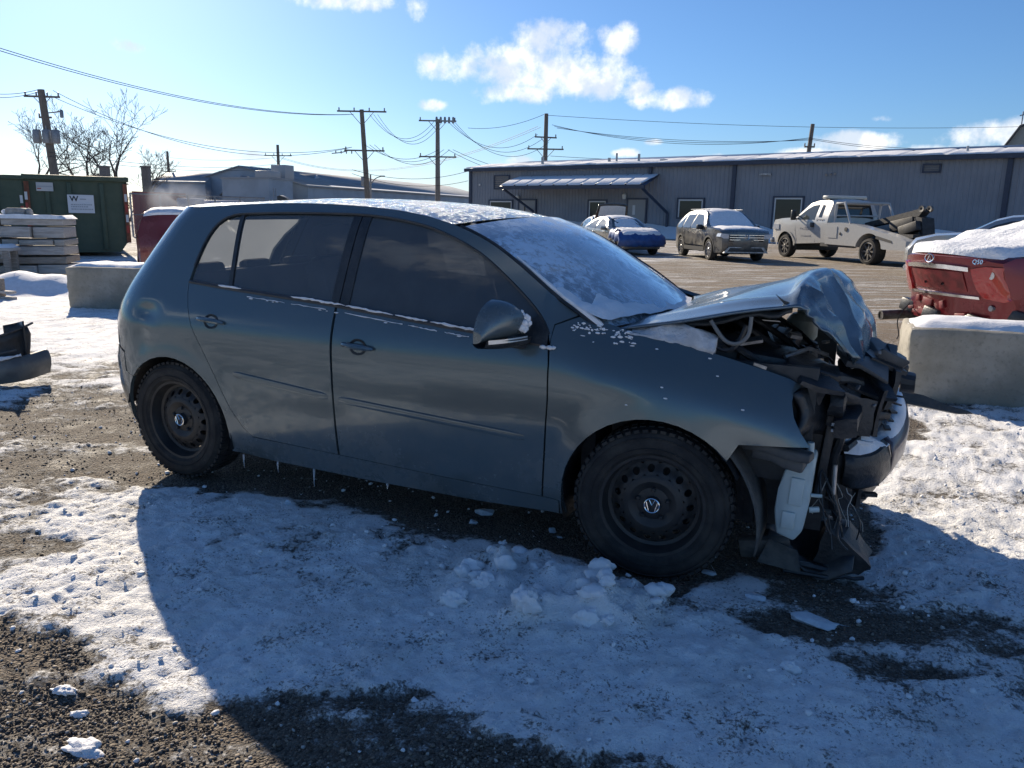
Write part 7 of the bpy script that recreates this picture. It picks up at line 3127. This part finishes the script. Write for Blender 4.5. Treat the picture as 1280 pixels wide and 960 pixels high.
for u, v, D, H, lab, sd, ln, sp in ((38, 240, 80, 10.5, 'wide bare tree left of the transformer pole', 3, (-.15, 0), .6), (123, 240, 78, 11.2, 'bare tree leaning left with long limbs over the green dumpster', 12, (-.42, 0), .6), (147, 240, 80, 10.4, 'upright bare tree forking low, right of the leaning one', 23, (.04, 0), .5), (176, 240, 95, 7.6, 'small bare tree beside the second chimney', 31, (.05, 0), .5)):
    p = at(u, v, D)
    bare_tree(Vector((p.x, p.y, 0)), H * 1.28, lab, sd, sp * 1.15, ln)
for u, v, D, H, lab, sd in ((8, 240, 70, 4.2, 'low bare shrub at the left edge over the dumpster', 41), (25, 240, 74, 3.6, 'low bare shrub below the wide bare tree', 45), (85, 240, 76, 3.4, 'low bare shrub between pole and leaning tree', 51), (160, 240, 84, 3.8, 'low bare shrub between the two chimneys', 57)):
    p = at(u, v, D)
    bare_tree(Vector((p.x, p.y, 0)), H * 1.3, lab, sd, .8, (0, 0), .2)

# ------------------------------------------------------------------ far buildings
FW = mat('hazed_blue_grey_wall', (.36, .41, .46), .7, var=.15, vscale=.4)  # wall and roof colours here are paled: haze is put into them
FR = mat('hazed_roof', (.33, .35, .37), .7, var=.2, vscale=.3)
FD = mat('hazed_dark_roof', (.21, .235, .265), .7, var=.2, vscale=.3)


def long_shed():
    a = at(386, 266, 118); b_ = at(590, 270, 178)
    a.z = b_.z = 0
    d = (b_ - a).normalized()
    L = (b_ - a).length + 14
    t = thing('long_shed', 'long low blue grey industrial shed behind the poles', 'building', (a.x, a.y, 0), math.atan2(d.y, d.x))
    He, Hr = 5.3, 8.0
    b = B(); b.prism([(0, 0), (24, 0), (24, He), (12, Hr), (0, He)], 0, L, 'x'); b.make('wall', FW, t)
    b = B(); b.grid([[Vector((x, -.4, He - .1)), Vector((x, 12, Hr + .15)), Vector((x, 24.4, He - .1))] for x in (-.4, L + .4)])
    o = b.make('roof', FR, t); o.modifiers.new('sheet', 'SOLIDIFY').thickness = .2
    b = B(); b.grid([[Vector((x, -.5, He + .02)), Vector((x, .2, He + .20))] for x in np.linspace(6, L, 30)]); b.make('eave_snow', SNOW, t)
    r = random.Random(3)
    for k in range(9):
        f = B(); x = 8 + 8.5 * k
        f.box((x, -.05, 2.6), (3.2, .12, 1.3)); w = f.make('window', FD, t)
        f = B(); f.box((x, -.12, 2.6), (3.0, .04, 1.1)); f.make('pane', DARK_WIN, w)
    for k in range(5):
        f = B(); f.box((14 + 13 * k, -.08, 1.9), (3.4, .14, 3.8)); f.make('roller_door', mat('far_door', (.34, .36, .38), .6), t)
    p = at(371, 220, 112)
    q = thing('flat_annex', 'low flat roofed annex with boxy rooftop units left of the long shed', 'building', (p.x, p.y, 0), math.atan2(d.y, d.x))
    b = B(); b.box((-1, 6, 2.9), (5.6, 8, 5.8)); b.make('wall', FW, q)
    b = B(); b.box((-1, 6, 5.9), (5.9, 8.3, .25)); b.make('roof', FR, q)
    zt_ = p.z
    for x, w, h0, h1 in ((-2.6, 2.6, 6.0, 6.9), (.9, 2.2, 6.0, 7.9)):
        b = B(); b.box((x, 3, (h0 + h1) / 2), (w, 2.4, h1 - h0), bev=.05); b.make('rooftop_unit', mat('unit_grey', (.36, .38, .40), .5), q)
    b = B()
    for k in range(2):
        b.tube([(-4.5 + .5 * k, .8, .0), (-4.5 + .5 * k, .8, 4.5)], .06, 5)
    for k in range(8):
        b.tube([(-4.5, .8, .5 + .5 * k), (-4.0, .8, .5 + .5 * k)], .04, 4)
    b.make('ladder', STEELP, q)


long_shed()


def gable(u0, u1, vb, vt, D, label, rz, dm, side=True, dep=14):
    a = at(u0, vb, D); c = at(u1, vb, D)
    w = (Vector((c.x, c.y, 0)) - Vector((a.x, a.y, 0))).length
    zt_ = at((u0 + u1) / 2, vt, D).z
    he = zt_ * .62
    t = thing('gabled_shed', label, 'building', (a.x, a.y, 0), AXD + rz, 'gabled sheds')
    b = B(); b.prism([(0, 0), (w, 0), (w, he), (w / 2, zt_), (0, he)], 0, dep, 'y'); b.make('wall', FW, t)
    b = B(); b.grid([[Vector((-.4, y, he - .3)), Vector((w / 2, y, zt_ + .15)), Vector((w + .4, y, he - .3))] for y in (-.3, dep + .3)])
    o = b.make('roof', dm, t); o.modifiers.new('sheet', 'SOLIDIFY').thickness = .2
    b = B(); b.box((w * .5, -.08, 1.5), (2.4, .14, 3.0)); b.make('door', FD, t)
    f = B(); f.box((w * .2, -.06, 2.2), (1.3, .1, 1.0)); wd = f.make('window', FD, t)
    f = B(); f.box((w * .2, -.12, 2.2), (1.1, .04, .8)); f.make('pane', DARK_WIN, wd)


def side_shed(u0, u1, vr, ve, D, label, dm):
    a = at(u0, ve, D); c = at(u1, ve, D)
    w = (Vector((c.x, c.y, 0)) - Vector((a.x, a.y, 0))).length
    he = a.z
    hr = at((u0 + u1) / 2, vr, D).z
    t = thing('side_shed', label, 'building', (a.x, a.y, 0), AXD, 'distant low sheds')
    b = B(); b.prism([(0, 0), (10, 0), (10, he), (5, hr), (0, he)], 0, w, 'x'); b.make('wall', FW, t)
    b = B(); b.grid([[Vector((x, -.3, he - .1)), Vector((x + .6 * (1 if x < 1 else -1), 5, hr + .12)), Vector((x, 10.3, he - .1))] for x in (-.2, w + .2)])
    o = b.make('roof', dm, t); o.modifiers.new('sheet', 'SOLIDIFY').thickness = .2
    f = B(); f.box((w * .5, -.06, 2.0), (2.4, .1, 1.2)); wd = f.make('window', FD, t)
    f = B(); f.box((w * .5, -.12, 2.0), (2.2, .04, 1.0)); f.make('pane', DARK_WIN, wd)


side_shed(189, 256, 215, 226, 120, 'long roofed shed right of the chimneys', FR)
side_shed(60, 115, 218, 224, 110, 'low pale roofed shed just above the dumpster rim', FR)
gable(278, 330, 250, 221, 118, 'dark gabled shed with a steep roof peeking over the fence', 0.0, FD)
side_shed(303, 388, 216, 232, 126, 'broad dark roofed shed beside the rooftop units', FD)
for u, vt, D, lab in ((130.5, 209, 76, 'square chimney right of the leaning tree'), (182, 209, 84, 'square chimney beside the small bare tree')):
    p = at(u, vt, D)
    t = thing('chimney', lab, 'chimney', (p.x, p.y, 0), AXD, 'chimneys')
    b = B(); b.box((0, 0, p.z / 2), (.72, .72, p.z)); b.make('stack', mat('chimney_block', (.20, .19, .18), .85, var=.3), t)
    b = B(); b.box((0, 0, p.z + .06), (.84, .84, .14)); b.make('cap', mat('chimney_block'), t)

# low red brick wall and fence behind the container
p = at(166, 250, 44); q = at(232, 250, 48)
d = Vector((q.x - p.x, q.y - p.y, 0))
t = thing('red_wall', 'faded red boarded wall behind the chain link fence', 'wall', (p.x, p.y, 0), math.atan2(d.y, d.x))
for k in range(9):
    b = B(); b.box((d.length * (k + .5) / 9, 0, 1.18), (d.length / 9 - .03, .1, 2.36)); b.make('board', mat('faded_red', (.34, .10, .085), .75, var=.3), t)
f0 = at(163, 250, 40); f1 = at(330, 252, 46)
f0.z = f1.z = 0
d = f1 - f0
L = d.length
t = thing('chain_link_fence', 'chain link fence with a top rail behind the container', 'fence', (f0.x, f0.y, 0), math.atan2(d.y, d.x))
HF = 2.15
n = 5
for k in range(n + 1):
    b = B(); b.tube([(L * k / n, 0, 0), (L * k / n, 0, HF + .05)], .045, 8); b.make('post', STEELP, t)
b = B(); b.tube([(0, 0, HF), (L, 0, HF)], .04, 6); b.make('rail', STEELP, t)
b = B(); b.tube([(0, 0, 1.1), (L, 0, 1.1)], .03, 6); b.make('rail', STEELP, t)
b = B()
s = .16
k = -HF
while k < L:
    x0, x1 = max(0, k), min(L, k + HF)
    if x1 > x0:
        b.tube([(x0, .0, x0 - k), (x1, .0, x1 - k)], .008, 3, cap=False)
        b.tube([(x0, .012, HF - (x0 - k)), (x1, .012, HF - (x1 - k))], .008, 3, cap=False)
    k += s
b.make('wire_mesh', STEELP, t)
tag(t.children[-1] if t.children else t)
for u, v0, v1, D, lab, c_ in ((205, 247, 300, 47, 'pale blue panel van box behind the fence', (.40, .46, .56)), (262, 250, 285, 52, 'pale lilac trailer box behind the fence', (.48, .48, .58))):
    p = at(u, v0, D)
    t = thing('trailer', lab, 'trailer', (p.x, p.y, 0), AXD + .1)
    b = B(); b.box((0, 1.2, p.z / 2 + .25), (3.4, 2.2, p.z - .5), bev=.05); b.make('box_body', mat('trailer_paint_%d' % u, c_, .5, var=.2, vscale=2), t)
    b = B(); b.box((0, .06, p.z * .5), (3.3, .05, .07)); b.make('trim_strip', STEELP, t)
    for x in (-1.0, 1.0):
        for y in (.3, 2.1):
            car_wheel(t, x, y if y > 1 else -y + .5, .33, .2, 6, RIM_M)

# small white van glimpsed under the brown pole
p = at(442, 262, 70)
t = thing('white_van', 'small white van glimpsed over the car roof by the brown pole', 'van', (p.x, p.y, 0), AXD + 1.3)
prof = [(-.9, .3), (-.95, 1.0), (-.85, 1.8), (-.6, 2.0), (1.5, 2.0), (1.9, 1.9), (2.6, 1.25), (3.3, 1.1), (3.5, .8), (3.45, .3)]
c = Car(t, 4.4, 1.8, 2.0, prof, (3, 5), [(0, .38, .34), (2.6, .38, .34)], 1.1, .78)
c.body(mat('van_white', (.65, .65, .66), .4))
c.sheet('windscreen', 5, 6, CARGLASS, off=.01, wk=.9)
c.side_poly('front_side_window', [(1.3, 1.15), (1.3, 1.75), (1.8, 1.72), (2.35, 1.2), (2.35, 1.15)], CARGLASS)
for x in (0, 2.6):
    for y in (-.78, .78):
        car_wheel(t, x, y, .33, .2, 6, RIM_M)

# exhaust steam drifting behind the fence
b = B()
b.lump((0, 0, 0), 1.0, (2.6, 1.2, .95), 5, .3, 3)
m = bpy.data.materials.new('steam')
m.use_nodes = True
N = NT(m.node_tree)
N.n.clear()
out = N.new('ShaderNodeOutputMaterial')
vol = N.new('ShaderNodeVolumePrincipled')
vol.inputs['Color'].default_value = (.97, .98, 1, 1)
tc = N.new('ShaderNodeTexCoord').outputs['Object']
nn = N.noise(tc, .9, 5, .6, .8)
ln = N.new('ShaderNodeVectorMath'); ln.operation = 'LENGTH'
mp = N.new('ShaderNodeMapping'); mp.inputs['Scale'].default_value = (.38, .8, 1.0)
N.l.new(tc, mp.inputs['Vector']); N.l.new(mp.outputs[0], ln.inputs[0])
fall = N.ramp(ln.outputs['Value'], 1.0, .25)
N.l.new(N.math('MULTIPLY', N.math('MULTIPLY', N.ramp(nn, .42, .68), fall), 1.3), vol.inputs['Density'])
N.l.new(vol.outputs[0], out.inputs['Volume'])
p = at(216, 248, 38)
o = b.make('steam', m, None, 60)
o.location = p
tag(o, 'thin cloud of white exhaust steam drifting before the fence', 'steam', kind='stuff')

# ------------------------------------------------------------------ ice and snow chunks lying about
CH = [(606, 640, .050, (1.5, 1, .75), 'pale ice chunk under the sill between the wheels'), (592, 652, .026, (1.2, 1, .8), 'small ice chunk left of the larger one under the sill'), (690, 664, .030, (.9, .8, 1.2), 'pointed ice chunk just behind the front wheel'), (700, 671, .016, (1.3, 1, .6), 'tiny ice chip beside the pointed chunk'), (628, 679, .022, (1.1, 1, 1), 'rounded snow lump at the edge of the bare strip'),
      (1014, 778, .075, (1.7, .9, .50), 'flat block of ice in front of the wrecked nose'), (943, 748, .042, (1.4, 1, .5), 'smooth ice lump right of the front tyre'), (566, 757, .052, (1.1, 1, .8), 'left snow clod of the heap by the front door'), (655, 778, .062, (1.2, 1, .8), 'large snow clod in the middle of the heap'), (728, 786, .055, (1.1, 1, .85), 'right snow clod of the heap by the front wheel'), (760, 790, .040, (1, 1, .8), 'small snow clod at the right end of the heap'), (605, 742, .045, (1.2, 1, .8), 'snow clod at the back of the heap'), (985, 842, .030, (1.2, 1, .7), 'white snow lump among the icy gravel'), (360, 629, .022, (1, .8, 1.1), 'clear upright ice lump behind the rear wheel'), (886, 716, .03, (1.5, .8, .6), 'ice splinter by the foot of the front tyre'), (78, 866, .032, (1.8, 1, .5), 'flat snow patch on the gravel at the lower left'), (100, 890, .022, (1.3, 1, .6), 'snow lump on the gravel below the flat patch'), (108, 935, .036, (1.9, 1, .5), 'long snow lump near the lower left corner')]
for i, (u, v, r, sq, lab) in enumerate(CH):
    p = on_ground(u, v)
    b = B()
    ice = i in (0, 1, 2, 3, 5, 6, 13, 14)
    rr = random.Random(i * 5 + 2)
    if ice:
        vs = [b.b.verts.new(Vector((rr.gauss(0, 1), rr.gauss(0, 1), rr.gauss(0, 1))).normalized() * rr.uniform(.75, 1.1)) for _ in range(17)]
        h_ = bmesh.ops.convex_hull(b.b, input=vs)
        bmesh.ops.delete(b.b, geom=[v for v in b.b.verts if not v.link_faces], context='VERTS')
        for v in b.b.verts:
            v.co = Vector((v.co.x * sq[0], v.co.y * sq[1], v.co.z * max(.55, sq[2])))
        bmesh.ops.bevel(b.b, geom=list(b.b.edges), offset=.09, segments=2, affect='EDGES', profile=.6)
        bmesh.ops.triangulate(b.b, faces=b.b.faces)
        bmesh.ops.subdivide_edges(b.b, edges=[e for e in b.b.edges if e.calc_length() > .25], cuts=2)
    else:
        b.lump((0, 0, 0), 1.0, (sq[0], sq[1], sq[2]), i * 7 + 1, .45, 4)
    for vv in b.b.verts:
        k = fbm(np.array([vv.co.x * 2.6 + i]), np.array([vv.co.y * 2.6 + vv.co.z * 2.1]), 4, i)[0] - .5
        vv.co *= 1 + (.25 if ice else .85) * k
        vv.co *= r * .78
    o = b.make('ice_chunk' if ice else 'snow_clod', mat('chunk_ice', (.60, .66, .72), .35, var=.12, vscale=30, bump=.4, bscale=60) if ice else SNOW, None, 30 if ice else 60)
    o.location = (p.x, p.y, gz(p.x, p.y) + r * sq[2] * .22)
    tag(o, lab, 'ice chunk' if ice else 'snow clod', 'loose ice and snow chunks')

rr = random.Random(17)
for i in range(22):
    a = rr.uniform(0, 2 * pi); q = sqrt(rr.random())
    x = 2.33 + .42 * q * cos(a); y = -1.14 + .24 * q * sin(a)
    r = rr.uniform(.016, .042)
    b = B()
    b.lump((0, 0, 0), 1.0, (rr.uniform(.9, 1.3), rr.uniform(.8, 1.1), rr.uniform(.6, .9)), i + 100, .4, 3)
    for vv in b.b.verts:
        k = fbm(np.array([vv.co.x * 2.4 + i]), np.array([vv.co.y * 2.4 + vv.co.z * 2.0]), 4, i)[0] - .5
        vv.co *= (1 + .7 * k) * r
    o = b.make('snow_clod', SNOW, None, 60)
    o.location = (x, y, gz(x, y) + r * .2)
    tag(o, 'small snow clod, %s of the shaded heap, %s' % ('left half' if x < 2.33 else 'right half', 'sill side' if y > -1.06 else ('middle row' if y > -1.2 else 'near side')), 'snow clod', 'clods of the snow heap')
